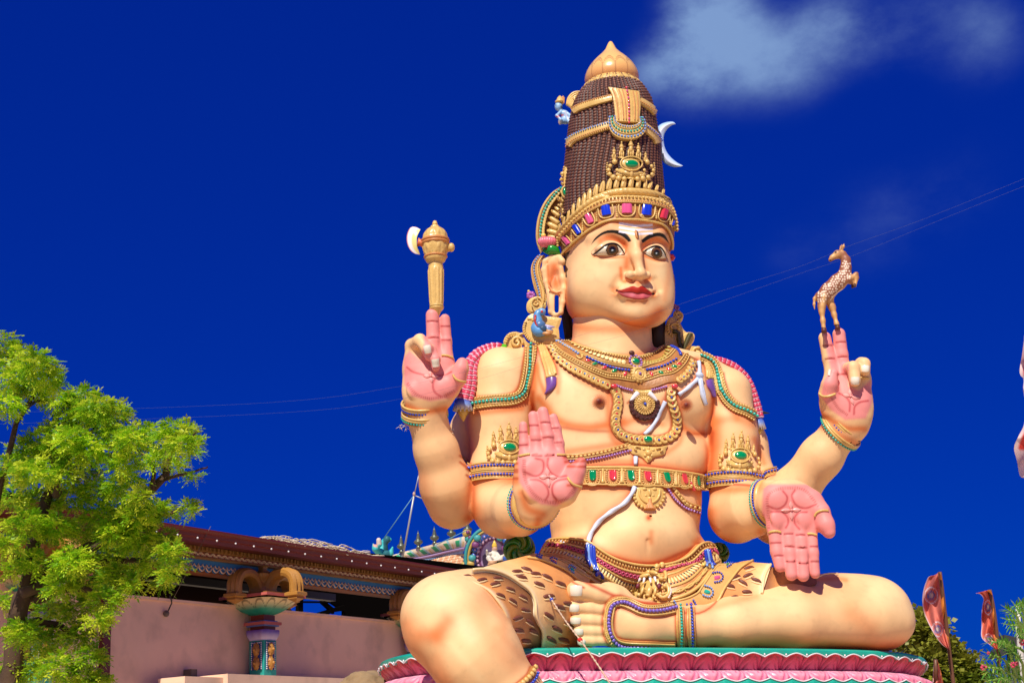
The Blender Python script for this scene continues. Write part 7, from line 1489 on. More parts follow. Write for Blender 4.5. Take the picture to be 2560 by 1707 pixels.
zt = onw(280, 1490, 0)[1]; aL_ = -9.0; aR_ = onw(1120, 1560, 0)[0] + 3
X0 = 591
def hz(y, o): return onw(X0, y, o)[1]
zb = 0.0
# wall panels between the columns
colx = [(-1.9, 170), (onw(660, 1560, .35)[0], 660), (onw(1045, 1500, .35)[0], 1045)]
stripe = onw(262, 1600, .05)[0]
for a0, a1 in ((aL_, colx[1][0] - .02), (colx[1][0] + .02, aR_)): wbox('wall_panel', a0, a1, zb, zt, -.25, 0, PLAS)
wbox('wall_coping', aL_, aR_, zt + .002, zt + .05, -.28, .04, PLAS)
wbox('downpipe', stripe - .085, stripe + .085, zb, zt + .06, .004, .1, mat('maroon_pipe', srgb(96, 30, 34), .5))
# beam, friezes, fascia: each a little further out than the one below
zA = hz(1441, .15); zB = hz(1431, .25); zC = hz(1407, .38); zD = hz(1389, .45); zE = hz(1376, .5); zF = hz(1370, .85); zG = hz(1334, 1.0)
wbox('beam', aL_, aR_, zA, zB, -.2, .15, BRN); wbox('blue_frieze', aL_, aR_, zB + .002, zC, -.2, .28, BLF); wbox('beam_strip', aL_, aR_, zC + .002, zC + .03, -.2, .41, OCH)
wbox('red_frieze', aL_, aR_, zC + .032, zD, -.2, .37, SAL); wbox('dentil_band', aL_, aR_, zD + .002, zE, -.2, .45, OCH)
wbox('soffit', aL_, aR_, zE + .002, zE + .04, -.2, .8, MARD)
mb = MB(); prof = [(.8, zE + .042), (.87, zF), (.88, (zF * 2 + zG) / 3), (.92, (zF * 2 + zG) / 3 + .01), (.93, (zF + 2 * zG) / 3), (.98, (zF + 2 * zG) / 3 + .01), (1.0, zG - .03), (1.0, zG), (.6, zG + .08), (-.2, zG + .14)]
V = [TW(a, z, o) for a in (aL_, aR_) for o, z in prof]; k = len(prof); mb.add(V, [(i, i + 1, k + i + 1, k + i) for i in range(k - 1)]); mb.out('eave', MAR, hall, local=False, smooth=False)
sc1 = MB(); sc2 = MB(); dt = MB()
def arcs(mbx, zc, o, w, h, r, n0=7, flip=-1):
    a = 0.0
    while a < aR_:
        P = [TW(a + w * (-.5 + t), zc + flip * h * math.sin(pi * t) ** .7, o) for t in np.linspace(0, 1, n0)]; V, Fs = tube_geo(np.array(P), r, 5, ref=en); mbx.add(V, Fs); a += w
arcs(sc1, zB + .04, .29, .19, .09, .014); arcs(sc1, zB + .07, .285, .11, .05, .010); o = sc1.out('scallop_trim', CRF, hall, local=False); o['kind'] = 'stuff'
for i in range(int(aR_ / .19)):
    a = i * .19; P = [TW(a + .09 * x, zB + .01 - .08 * math.sqrt(max(0, 1 - x * x)), .255) for x in np.linspace(-1, 1, 9)]; Q = [TW(a + .09 * x, zB + .06, .255) for x in np.linspace(-1, 1, 9)]
    mesh('frieze_tongue', P + Q, [(i, i + 1, 10 + i, 9 + i) for i in range(8)], BLF, hall, smooth=False, local=False)
arcs(sc2, zD - .07, .385, .16, .055, .015, flip=1); arcs(sc2, zD - .07, .385, .08, .03, .008, flip=1); o = sc2.out('arched_trim', CRF, hall, local=False); o['kind'] = 'stuff'
a = 0.0; i = 0
while a < aR_: wbox('', a, a + .05, zD + .01, zE - .01, .45, .475 + .01 * (i % 3), None, mb=dt); wbox('', a + .07, a + .085, zD + .02, zE, .45, .47, None, mb=dt); a += .105; i += 1
o = dt.out('dentils', OCH, hall, local=False, smooth=False); o['kind'] = 'stuff'
for k in range(30):
    V, Fs = ICO[1]; mesh('rivet', TW(onw(447, 1330, 1.0)[0] - 2 + k * .5, zG - .17, .975) + V * .02, Fs, WHITE, hall, local=False)
# ---- columns
def column(ac, full=True):
    o0 = .32; hw = .175
    sh = wbox('column_shaft', ac - hw, ac + hw, zb, zsh, o0 - hw, o0 + hw, mat('column_turquoise', srgb(40, 160, 150), .5, var=.1))
    def bx(nm, z0, z1, w, m): return wbox(nm, ac - w, ac + w, z0, z1, o0 - w, o0 + w, m, parent=sh)
    return sh, bx, o0, hw
kz = lambda y, o=.5: onw(660, 1280 + y / 3.672, o)[1]
zsh = kz(1170); z_p0 = kz(1075); z_m1 = kz(1040); z_m0 = kz(1000); z_bot = kz(935); z_lip0 = kz(800); z_lip1 = kz(760); z_top = kz(560)
DBL = mat('deep_blue_panel', srgb(24, 60, 130), .5); GB = mat('bronze_relief', srgb(176, 124, 56), .45, bump=.3, bscale=30); VIO = mat('violet_column', vcol=True, rough=.5)
for ac, xx in colx:
    sh, bx, o0, hw = column(ac)
    # panels with round bosses on the two visible faces
    for face in (0, 1):
        def fp(u, z, h):                      # point on a face: u across, h out
            return TW(ac + u, z, o0 + hw + h) if face == 0 else TW(ac - hw - h, z, o0 + u)
        z1 = zsh - .02; z0 = kz(1440); mb = MB(); V = [fp(u, z, h) for u in (-.13, .13) for z in (z0, z1) for h in (-.02, .008)]; mb.add(V, [(0, 1, 3, 2), (4, 6, 7, 5), (0, 4, 5, 1), (2, 3, 7, 6), (0, 2, 6, 4), (1, 5, 7, 3)]); pn = mb.out('panel', DBL, sh, local=False, smooth=False)
        n = 15
        for s in (-1, 1):
            for i in range(n): V, Fs = ICO[1]; mesh('bead', fp(s * .115, z0 + (z1 - z0) * (i + .5) / n, .012) + V * .014, Fs, WHITE, pn, local=False)
        for i in range(5): V, Fs = ICO[1]; mesh('bead', fp(-.08 + i * .04, z1 - .02, .012) + V * .013, Fs, WHITE, pn, local=False)
        for j in range(2):
            zc = z0 + (z1 - z0) * (.24 + .48 * j); mb = MB(); V, Fs = ICO[2]; mb.add(fp(0, zc, 0) + V * [.08, .08, .13], Fs)
            for i in range(9): a = 2 * pi * i / 9; mb.add(fp(.065 * cos(a), zc + .11 * sin(a), .02) + ICO[1][0] * .026, ICO[1][1])
            mb.add(fp(0, zc, .08) + ICO[1][0] * .035, ICO[1][1]); mb.out('boss', GB, pn, local=False)
    # violet fluted cap, mouldings
    def flare(nm, prof, m, colf=None, lobes=0, amp=0.0, n=64, square=True):
        V = []; cols = []
        for z, w in prof:
            for i in range(n):
                t = i / n * 4; e = int(t); f = t - e; x, y = [(-1 + 2 * f, -1), (1, -1 + 2 * f), (1 - 2 * f, 1), (-1, 1 - 2 * f)][e]; rr = w * (1 + amp * abs(math.sin(pi * f * lobes)) if lobes else w / w * 1)
                if lobes: pass
                else: rr = w
                cr = 1 - .12 * (abs(x * y)) ** 4; V.append(TW(ac + x * rr * cr, z, o0 - y * rr * cr)); cols.append(colf(z, f) if colf else (1, 1, 1))
        k = len(prof); Fs = [(j * n + i, j * n + (i + 1) % n, (j + 1) * n + (i + 1) % n, (j + 1) * n + i) for j in range(k - 1) for i in range(n)] + [tuple(range(n)), tuple((k - 1) * n + i for i in range(n))[::-1]]
        return mesh(nm, V, Fs, m, sh, cols=np.array(cols) if colf else None, local=False)
    def vc(z, f):
        t = (z - zsh) / (z_p0 - zsh); return np.array(srgb(210, 200, 226)) * (1 - t) + np.array(srgb(92, 46, 160)) * t
    flare('violet_capital', [(zsh + .002 + (z_p0 - zsh) * t, hw + .01 + .055 * math.sin(t * pi * .62)) for t in np.linspace(0, 1, 8)], VIO, vc, lobes=3, amp=.08)
    bx('moulding', z_p0 + .002, z_m1, hw - .01, MAR); bx('moulding', z_m1 + .002, z_m1 + .025, hw + .04, mat('blue_line', srgb(90, 120, 190), .5)); bx('moulding', z_m1 + .027, z_m0, hw + .075, SAL); bx('moulding', z_m0 + .002, z_m0 + .025, hw + .02, mat('blue_line'))
    bx('moulding', z_m0 + .027, z_bot, hw - .015, MAR)
    def bc(z, f):
        t = (z - z_bot) / (z_lip0 - z_bot); a = abs(math.sin(pi * f * 3)); l = abs(t - .92 * a ** .5); c = np.array(srgb(30, 140, 118)) * (1 - np.clip((t - .35) * 2.2, 0, 1)) + np.array(srgb(222, 200, 150)) * np.clip((t - .35) * 2.2, 0, 1)
        return c * .35 if l < .07 else c
    flare('bowl_capital', [(z_bot + .002 + (z_lip0 - z_bot) * t, hw * .86 + .46 * t ** .8 * (1 - .18 * t)) for t in np.linspace(0, 1, 22)], mat('bowl_paint', vcol=True, rough=.45), bc, n=144, lobes=3, amp=.05)
    bx('dark_joint', z_lip0 + .002, z_lip0 + .03, .52, VBK); bx('capital_slab', z_lip0 + .032, z_lip1, .575, SAL); bx('capital_edge', z_lip1 + .002, z_lip1 + .025, .53, OCH)
    # curled brackets: one each way along the wall, one outwards, and the fluted block between
    def bracket(dirv, nm='curled_bracket'):
        b0 = TW(ac, z_lip1 + .03, o0) + dirv * .16; H = z_top - z_lip1; pts = [(0, .06), (.06, .42), (.26, .78), (.55, .88), (.82, .74), (.94, .42), (.95, .12), (.95, -.08)]
        pts = smoothline([(a * .66, b_ * H) for a, b_ in pts], 26); P = np.array([b0 + dirv * a + np.array([0, 0, b_]) for a, b_ in pts]); sd_ = np.cross(dirv, [0, 0, 1.0]); T = np.gradient(P, axis=0); T /= np.linalg.norm(T, axis=1)[:, None]
        V = []; prof2 = [(-.24, .0), (-.24, .10), (-.16, .16), (-.08, .12), (0, .18), (.08, .12), (.16, .16), (.24, .10), (.24, 0), (.2, -.09), (0, -.11), (-.2, -.09)]
        for p, t in zip(P, T):
            nr = np.cross(sd_, t); V += [p + sd_ * a * .62 + nr * b_ * .62 * (1 if nr @ (p - (b0 + dirv * .3)) > 0 else -1) for a, b_ in prof2]
        n = 12; Fs = [(i * n + j, i * n + (j + 1) % n, (i + 1) * n + (j + 1) % n, (i + 1) * n + j) for i in range(25) for j in range(n)] + [tuple(range(n)), tuple(25 * n + j for j in range(n))[::-1]]
        o = mesh(nm, V, Fs, GB, sh, local=False, smooth=False); e = P[-1]
        V = [e + dirv * x * w + sd_ * y * w + np.array([0, 0, z]) for z, w in ((.02, .11), (0, .15), (-.05, .15), (-.07, .10), (-.11, .11), (-.18, .01)) for x, y in ((-1, -1), (1, -1), (1, 1), (-1, 1))]; mesh('bracket_drop', V, [(i * 4 + j, i * 4 + (j + 1) % 4, i * 4 + 4 + (j + 1) % 4, i * 4 + 4 + j) for i in range(5) for j in range(4)] + [(0, 1, 2, 3)], GB, o, smooth=False, local=False)
    for dv in (-ea, ea, en): bracket(dv)
    flare('fluted_block', [(z_lip1 + .03, .19), (z_lip1 + .1, .21), ((z_lip1 + z_top) / 2, .16), (z_top - .08, .23), (z_top - .03, .26), (z_top, .25)], GB, lobes=2, amp=.12); flare('neck_cap', [(z_top + .002, .11), (z_top + .05, .12), (z_top + .1, .06), (z_top + .17, .1)], GB)
# ---- roof slab, inside coloured near-black to stand for its deep shade, far side with its openings
V = [TW(aL_, zG + .2, -.2), TW(aR_, zG + .2, -.2), TW(aR_, zG + .9, -4.5), TW(aL_, zG + .9, -4.5), TW(aR_, zG + .1, -9), TW(aL_, zG + .1, -9)]; V += [v - np.array([0, 0, .12]) for v in V]
mesh('roof_sheet', V, [(0, 1, 2, 3), (3, 2, 4, 5), (6, 9, 8, 7), (9, 11, 10, 8), (0, 3, 9, 6), (1, 7, 8, 2), (2, 8, 10, 4), (4, 10, 11, 5), (3, 5, 11, 9)], mat('roof_sheet', (.02, .01, .008), 1.0, spec=0), hall, smooth=False, local=False)  # sheet coloured near-black so the shade under the roof is in its colour
FO = -8.4
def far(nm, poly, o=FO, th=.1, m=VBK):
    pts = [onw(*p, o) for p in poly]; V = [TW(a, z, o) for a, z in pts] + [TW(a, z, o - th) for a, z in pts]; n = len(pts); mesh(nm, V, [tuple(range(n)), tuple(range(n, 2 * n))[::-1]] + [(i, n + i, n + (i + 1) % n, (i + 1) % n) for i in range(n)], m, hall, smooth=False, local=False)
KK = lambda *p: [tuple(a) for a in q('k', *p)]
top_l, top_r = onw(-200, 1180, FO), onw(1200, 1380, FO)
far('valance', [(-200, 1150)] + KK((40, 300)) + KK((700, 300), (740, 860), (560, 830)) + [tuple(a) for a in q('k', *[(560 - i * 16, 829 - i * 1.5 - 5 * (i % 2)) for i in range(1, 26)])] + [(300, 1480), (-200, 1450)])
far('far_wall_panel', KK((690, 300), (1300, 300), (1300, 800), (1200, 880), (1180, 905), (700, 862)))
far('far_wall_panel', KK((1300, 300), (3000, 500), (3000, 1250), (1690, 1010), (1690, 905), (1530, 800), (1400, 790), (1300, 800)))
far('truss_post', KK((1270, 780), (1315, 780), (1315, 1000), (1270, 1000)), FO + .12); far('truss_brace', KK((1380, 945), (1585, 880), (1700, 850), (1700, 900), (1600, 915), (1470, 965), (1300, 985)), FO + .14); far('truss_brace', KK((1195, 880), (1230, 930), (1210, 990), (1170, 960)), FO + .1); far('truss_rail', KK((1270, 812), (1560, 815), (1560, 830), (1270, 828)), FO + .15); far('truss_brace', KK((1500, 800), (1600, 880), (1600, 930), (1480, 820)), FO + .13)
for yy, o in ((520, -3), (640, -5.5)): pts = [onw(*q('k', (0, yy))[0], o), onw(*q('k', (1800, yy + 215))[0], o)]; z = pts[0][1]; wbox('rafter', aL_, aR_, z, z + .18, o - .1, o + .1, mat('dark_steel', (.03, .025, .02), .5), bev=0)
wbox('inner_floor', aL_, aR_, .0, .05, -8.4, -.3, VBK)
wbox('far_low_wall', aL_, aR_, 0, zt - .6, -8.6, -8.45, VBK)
# ledges at the foot of the wall
a0 = onw(462, 1700, .9)[0]; z0_ = onw(462, 1689, .9)[1]; a1 = onw(558, 1690, .9)[0]; z1_ = onw(560, 1684, .9)[1]
wbox('ledge', a0, a1, 0, z0_, .3, .9, PLAS); wbox('ledge', a1 + .002, aR_, 0, z1_, .3, 1.0, PLAS)
j0 = onw(489, 1690, .3); wbox('junction_box', j0[0], j0[0] + .15, z0_ + .002, onw(500, 1672, .2)[1], .02, .2, mat('grey_box', srgb(110, 96, 84), .7, grime=.3))
# lamp with its cable on the wall
la, lz = onw(422, 1532, .1); lamp = mesh('wall_lamp', TW(la, lz, .04) + ICO[2][0] * [.055, .055, .06], ICO[2][1], mat('grey_box'), hall, local=False)
P = smoothline(np.array([TW(la + .02, lz + .04, .06), TW(la + .07, lz + .15, .08), TW(la + .07, zt - .02, .1), TW(la + .02, zt + .1, .1)]), 16); V, Fs = tube_geo(P, .012, 6); mesh('cable', V, Fs, mat('black_paint'), lamp, local=False)
P = np.array([TW(la - .02, zt, .2), TW(la - .01, zA, .6), TW(la, zG + .05, 1.05)]); V, Fs = tube_geo(P, .005, 5); mesh('thin_wire', V, Fs, mat('grey_box'), lamp, local=False)
# dry fronds lying on the roof edge
th = MB(); r2 = np.random.RandomState(11)
for i in range(170):
    t = r2.rand(); px = 668 + t * 280; zo = .92 - r2.rand() * .4; a, z = onw(px, 1340 + (px - 591) * .135, 1.0); hgt = .0 + .13 * math.sin(pi * min(1, t * 1.05)) ** .6 * r2.rand(); L = .2 + .38 * r2.rand(); sl_ = r2.uniform(-.07, .05)
    P = np.array([TW(a - L * .5, zG + .0 + hgt * .4, zo), TW(a - L * .1, zG + .02 + hgt + abs(sl_) * .4, zo + .03), TW(a + L * .3, zG + .02 + hgt * .8 + sl_, zo + .05), TW(a + L * .6, zG + .02 + hgt * .3 + sl_ * 1.5, zo + .1)])
    V, Fs = tube_geo(smoothline(P, 7), .005 + .006 * r2.rand(), 5); th.add(V, Fs)
t_ = th.out('dry_fronds', mat('dry_frond', srgb(240, 224, 190), .9, var=.4, vscale=4), None, local=False); t_['kind'] = 'stuff'; tag(t_, 'heap of dry pale palm fronds lying along the maroon eave', 'dry fronds')
# ================================================================ SHRINE ROOF BEHIND THE HALL
def L_(x, y, d): return W(*q('l', (x, y))[0], d * 3)
shr = thing('shrine_tower_roof', 'pastel barrel-vaulted shrine roof with green tiles and arched gable of figures behind the hall', 'shrine', W(1300, 1780, 132) * [1, 1, 0])
def strip4(name, A, B, m, par_, n=30, k=6, bulge=0.0, colf=None, dirn=np.array([0, -1, 0])):
    A = smoothline(np.array(A), n); B = smoothline(np.array(B), n); t = np.linspace(0, 1, k); V = A[:, None] * (1 - t[None, :, None]) + B[:, None] * t[None, :, None] + dirn * (bulge * np.sin(pi * t))[None, :, None]
    V = V.reshape(-1, 3); f = grid_faces(n, k); f = np.vstack([f]); V2 = np.vstack([V, V + np.array([0, .4, 0])]); ff = [tuple(x) for x in f] + [tuple(x[::-1] + n * k) for x in f]
    edge = [i * k for i in range(n)] + [(n - 1) * k + j for j in range(1, k)] + [i * k + k - 1 for i in range(n - 2, -1, -1)] + [j for j in range(k - 2, 0, -1)]; E = len(edge); ff += [(edge[i], edge[(i + 1) % E], edge[(i + 1) % E] + n * k, edge[i] + n * k) for i in range(E)]
    uu = np.repeat(np.linspace(0, 1, n), k); vv = np.tile(t, n); c = None
    if colf: c = colf(uu, vv); c = np.vstack([c, c])
    return mesh(name, V2, ff, m, par_, cols=c, local=False)
SV = mat('shrine_paint', vcol=True, rough=.55, var=.15, vscale=2, grime=.2)
rdg = [L_(440, 890, 48), L_(640, 830, 47), L_(840, 780, 46), L_(1060, 720, 45), L_(1300, 660, 44)]
mid_ = [L_(500, 915, 47.4), L_(740, 900, 46.6), L_(900, 870, 46), L_(1080, 830, 45.2), L_(1270, 790, 44)]
def gcol(u, v):
    c = np.tile(srgb(226, 206, 178), (len(u), 1)); k = (u * 6.5) % 1; m = (k > .55) & (k < .9) & (v > .3) & (v < .85); c[m] = srgb(40, 160, 100); m = (k > .9) | (k < .08); c[m] = srgb(150, 190, 190); c[(k > .2) & (k < .3) & (v > .5)] = srgb(220, 180, 90); c[v > .92] = srgb(150, 130, 170); return c
strip4('ridge_band', rdg, mid_, SV, shr, n=150, k=24, bulge=.4, colf=gcol)
b1 = [L_(700, 925, 46.8), L_(900, 895, 46), L_(1080, 850, 45.2), L_(1262, 812, 44)]
strip4('lilac_cornice', [L_(560, 925, 47), L_(740, 898, 46.4), L_(900, 868, 45.7), L_(1080, 826, 45), L_(1268, 784, 43.7)], [L_(640, 940, 47), L_(740, 922, 46.4), L_(900, 895, 45.7), L_(1080, 852, 45), L_(1262, 812, 43.7)], mat('lilac_cornice', srgb(170, 140, 180), .6), shr, bulge=.25)
strip4('blue_band', b1, [L_(760, 960, 46.6), L_(900, 935, 46), L_(1080, 890, 45.2), L_(1250, 850, 44)], SV, shr, n=90, k=6, bulge=.1, colf=lambda u, v: np.where(((u * 30) % 1 < .5)[:, None], srgb(90, 140, 200), srgb(190, 205, 225)))
til = MB()
for r in range(9):
    for c_ in range(22):
        u = c_ / 21 + (.024 if r % 2 else 0); v = r / 8; 
        if u > 1: continue
        top = np.array(L_(820 + 420 * u, 955 - 88 * u, 46.2 - 2 * u)); bot = np.array(L_(800 + 440 * u, 1110 - 20 * u, 45.6 - 2 * u)); p = top * (1 - v) + bot * v
        V, Fs = ICO[1]; mesh('scale_tile', p + V * [.26, .12, .20] + np.array([0, -.05 * r * .3, 0]), Fs, mat('tile_orange', srgb(222, 164, 120), .6, var=.2) if (r + c_) % 3 else mat('tile_cream', srgb(226, 196, 160), .6), shr, local=False)
strip4('tile_backing', [L_(760, 962, 46.8), L_(1240, 860, 44.4)], [L_(760, 1160, 46.2), L_(1245, 1130, 44)], mat('tile_orange'), shr)
# lotus bud on the ridge and end gable
gab = MB(); gc = L_(1560, 900, 42.5)
def ringarc(name, cx, cy, rx, ry, w, m, d, a0=-30, a1=210, par_=None, n=40):
    a = np.radians(np.linspace(a0, a1, n)); P = np.array([L_(cx + rx * cos(t), cy - ry * sin(t), d) for t in a]); V, Fs = tube_geo(P, w, 8, ref=np.array([0, 1.0, 0])); return mesh(name, V, Fs, m, shr if par_ is None else par_, local=False)
discm = MB(); cen = L_(1560, 880, 43.4); a = np.linspace(0, 2 * pi, 40, endpoint=False); P = [L_(1560 + 290 * cos(t), 880 - 330 * sin(t) * (1 if sin(t) > 0 else .5), 43.4) for t in a]; discm.add(P + [p + np.array([0, .8, 0]) for p in P], [tuple(range(40))[::-1], tuple(range(40, 80))] + [(i, (i + 1) % 40, 40 + (i + 1) % 40, 40 + i) for i in range(40)]); gb_ = discm.out('gable', mat('gable_paint', srgb(110, 90, 130), .6, var=.3, vscale=1.5), shr, local=False, smooth=False)
for rx, ry, w, m in ((292, 330, .16, mat('teal_arch', srgb(60, 150, 150), .5)), (262, 300, .14, mat('gold_arch', srgb(190, 160, 80), .5)), (150, 200, .13, mat('plum_arch', srgb(120, 60, 110), .5)), (128, 178, .10, mat('lilac_cornice'))): ringarc('arch', 1570, 900, rx, ry, w, m, 43.0, par_=gb_)
for i in range(17):
    t = rad(-25 + i * 14.2); p = L_(1570 + 208 * cos(t), 900 - 245 * sin(t), 42.9); V, Fs = ICO[2]; b_ = mesh('blue_boss', p + V * [.22, .14, .22], Fs, mat('boss_blue', srgb(50, 90, 170), .35), gb_, local=False); mesh('boss_centre', p + np.array([0, -.14, 0]) + V * [.08, .06, .08], Fs, mat('boss_pink', srgb(190, 150, 170), .5), b_, local=False)
    p = L_(1570 + 170 * cos(t), 900 - 215 * sin(t), 42.9); mesh('lilac_petal', p + V * [.13, .1, .16], Fs, mat('boss_pink'), gb_, local=False)
for i in range(7):
    t = i / 6; p = L_(1290 + 60 * math.sin(t * 3) - 30 * t, 640 + 340 * t, 43.2); V, Fs = ICO[2]; mesh('teal_leaf', p + V * [.42, .3, .36], Fs, mat('teal_arch') if i % 2 else mat('gold_arch'), gb_, local=False); mesh('leaf_curl', p + np.array([.1, -.3, .05]) + V * [.18, .12, .18], Fs, mat('plum_arch'), gb_, local=False)
for x, y, c in ((1640, 690, 'teal_arch'), (1700, 720, 'boss_blue'), (1690, 800, 'plum_arch'), (1700, 900, 'boss_blue'), (1345, 900, 'teal_arch'), (1330, 960, 'gold_arch'), (1400, 690, 'teal_arch'), (1380, 760, 'plum_arch')): V, Fs = ICO[2]; mesh('leaf_curl', L_(x, y, 42.8) + V * [.34, .2, .3], Fs, mat(c), gb_, local=False)
# seated figure in the gable
fo2 = []; D_ = 42.0
def lf(x, y, o=0):
    p = L_(x, y, D_ - o); return p
figops = [*chain([(lf(1580, 905), .38), (lf(1582, 870), .34), (lf(1580, 835), .16), (lf(1582, 812), .17)], k=.15), ell(lf(1582, 800), (.24, .3, .24), np.eye(3), k=.1), *chain([(lf(1560, 850), .16), (lf(1505, 860, .2), .12), (lf(1500, 820, .3), .1)], k=.1), *chain([(lf(1605, 855), .15), (lf(1640, 890, .2), .12), (lf(1690, 865, .3), .1)], k=.1), *chain([(lf(1590, 920), .26), (lf(1640, 910, .3), .2), (lf(1560, 950, .4), .16), (lf(1520, 970, .4), .12)], k=.15), *chain([(lf(1570, 925), .26), (lf(1520, 900, .3), .2), (lf(1540, 950, .4), .14)], k=.15)]
V, Fq = netmesh([(figops, 0)], .06); nn = np.cross(V[Fq[:, 2]] - V[Fq[:, 0]], V[Fq[:, 3]] - V[Fq[:, 1]]); 
if nn[V[Fq[:, 0], 1].argmin()][1] > 0: Fq = Fq[:, ::-1].copy()
cf = np.tile(srgb(222, 214, 196), (len(V), 1)); cf[(V[:, 2] > lf(1580, 822)[2])] = srgb(214, 170, 140); cf[V[:, 2] < lf(1580, 945)[2]] = srgb(196, 150, 110); mesh('gable_figure', V, Fq, SV, gb_, cols=cf, local=False)
mb = MB(); mb.add(*tube_geo(np.array([lf(1580, 790), lf(1580, 765), lf(1580, 740), lf(1578, 712)]), [.24, .22, .14, .02], 12)); mb.out('figure_crown', mat('bright_gold', srgb(230, 190, 70), .3), gb_, local=False)
# kalasha finials along the ridge
KF = mat('kalasha_bronze', srgb(110, 116, 100), .35, metal=.5, var=.2)
for (x, yt, yb, d) in ((603, 655, 845, 47), (783, 610, 800, 46.2), (953, 565, 755, 45.5), (1130, 525, 708, 44.8), (1300, 480, 670, 44)):
    pb, pt_ = L_(x, yb, d), L_(x, yt, d); H = np.linalg.norm(pt_ - pb); prof = [(0, .16), (.08, .2), (.12, .12), (.2, .14), (.28, .30), (.36, .36), (.44, .3), (.50, .14), (.54, .2), (.58, .12), (.62, .17), (.66, .1), (.7, .14), (.75, .08), (.80, .11), (.86, .05), (1, .01)]
    P = np.array([pb + np.array([0, 0, 1]) * H * t for t, r in prof]); V, Fs = tube_geo(P, [r * 1.22 for t, r in prof], 16, ref=np.array([0, 1.0, 0])); mesh('kalasha_finial', V, Fs, KF, shr, local=False)
# turquoise winged creature at the ridge end
cr_ = [*chain([(L_(400, 870, 47), .5), (L_(410, 800, 47), .45), (L_(420, 740, 47), .3), (L_(455, 705, 47), .32), (L_(490, 705, 47), .12)], k=.2), *chain([(L_(380, 850, 46.8), .4), (L_(330, 800, 46.6), .3), (L_(305, 755, 46.6), .1)], k=.2), *chain([(L_(370, 760, 46.6), .26), (L_(365, 712, 46.6), .24)], k=.1), *chain([(L_(450, 860, 46.6), .4), (L_(490, 850, 46.5), .25), (L_(510, 790, 46.5), .12)], k=.2)]
V, Fq = netmesh([(cr_, 0)], .09); nn = np.cross(V[Fq[:, 2]] - V[Fq[:, 0]], V[Fq[:, 3]] - V[Fq[:, 1]])
if nn[V[Fq[:, 0], 1].argmin()][1] > 0: Fq = Fq[:, ::-1].copy()
cf = np.tile(srgb(60, 190, 190), (len(V), 1)); p0 = L_(365, 720, 46.6); m = np.linalg.norm(V - p0, axis=1) < .42; cf[m] = srgb(214, 200, 190); m = np.abs(V[:, 0] - L_(450, 700, 47)[0]) < .35; cf[m] = srgb(30, 100, 110); p0 = L_(335, 770, 46.6); cf[np.linalg.norm(V - p0, axis=1) < .3] = srgb(200, 150, 140)
crt = mesh('ridge_creature', V, Fq, SV, None, cols=cf, local=False, loc=L_(400, 890, 47)); tag(crt, 'turquoise winged creature sculpture perched at left end of the shrine roof', 'sculpture')
# mast with guy wires
mst = thing('antenna_mast', 'thin grey pole mast with guy wires rising behind the roof left of the statue', 'mast', L_(610, 890, 42))
MT = mat('pole_grey', srgb(170, 170, 170), .4, metal=.3)
def rod(nm, A, B, r, m, par_, n=2): V, Fs = tube_geo(np.array([np.array(A) * (1 - t) + np.array(B) * t for t in np.linspace(0, 1, n)]), r, 6); return mesh(nm, V, Fs, m, par_, local=False)
rod('pole', L_(618, 890, 42), L_(735, 245, 42), .085, MT, mst); rod('pole_tip', L_(735, 245, 42), L_(785, 30, 42), .045, MT, mst); rod('crossbar', L_(740, 243, 42), L_(850, 285, 42), .05, MT, mst); rod('guy_wire', L_(725, 255, 42), L_(425, 682, 42), .035, mat('guy_wire', srgb(90, 150, 170), .5), mst); rod('guy_wire', L_(1290, 610, 42), L_(970, 760, 42), .035, mat('guy_wire'), mst)
V, Fs = ICO[1]; mesh('clamp', L_(736, 228, 42) + V * [.14, .14, .22], Fs, mat('clamp', srgb(190, 160, 140), .6), mst, local=False)
# ================================================================ TREES
def leafmat(nm, c, tr=.5): return mat(nm, c, .45, var=.35, vscale=1.4, trans=tr, spec=.35)
def leaf_cloud(name, pts, dirs, size, m, parent, r_, leaflets=5, wr=.34, cols=None):
    """compound leaves: a drooping spine with paired leaflets"""
    V = []; Fq = []; n = len(pts); D = dirs / np.linalg.norm(dirs, axis=1)[:, None]; up = np.array([0, 0, 1.0]); sd_ = np.cross(D, up + r_.normal(0, .35, (n, 3))); sd_ /= np.linalg.norm(sd_, axis=1)[:, None]; nr = np.cross(sd_, D); s = size * r_.uniform(.65, 1.25, n); k = 0; base = []
    for j in range(leaflets):
        t = (j + .6) / leaflets; c = pts + D * (s * t)[:, None] - up * (s * .35 * t * t)[:, None]
        for sg in ((-1, 1) if j < leaflets - 1 else (0,)):
            dv = (sd_ * sg * .95 + D * .55 + nr * r_.normal(0, .2, (n, 1)) - up * .18) if sg else D - up * .4; dv /= np.linalg.norm(dv, axis=1)[:, None]; L = (s * .42 * (1 - .3 * abs(t - .5)))[:, None]; wv = np.cross(dv, nr + r_.normal(0, .3, (n, 3))); wv /= np.linalg.norm(wv, axis=1)[:, None] + 1e-9
            a = c; b = c + dv * L * .45 + wv * L * wr; e = c + dv * L; d = c + dv * L * .45 - wv * L * wr; V.append(np.stack([a, b, e, d], 1))
    V = np.concatenate(V).reshape(-1, 3); Fq = np.arange(len(V)).reshape(-1, 4)
    return mesh(name, V, Fq, m, parent, smooth=False, local=False, cols=cols)
rt = np.random.RandomState(21)
def limb(nm, P, r0, r1, m, par_, n=None):
    P = smoothline(np.array(P), n or 12); P = P + rt.normal(0, r1 * .5, P.shape); V, Fs = tube_geo(P, np.linspace(r0, r1, len(P)), 7); return mesh(nm, V, Fs, m, par_, local=False)
BARK = mat('bark', srgb(84, 62, 44), .9, bump=.8, bscale=12, var=.3, vscale=3)
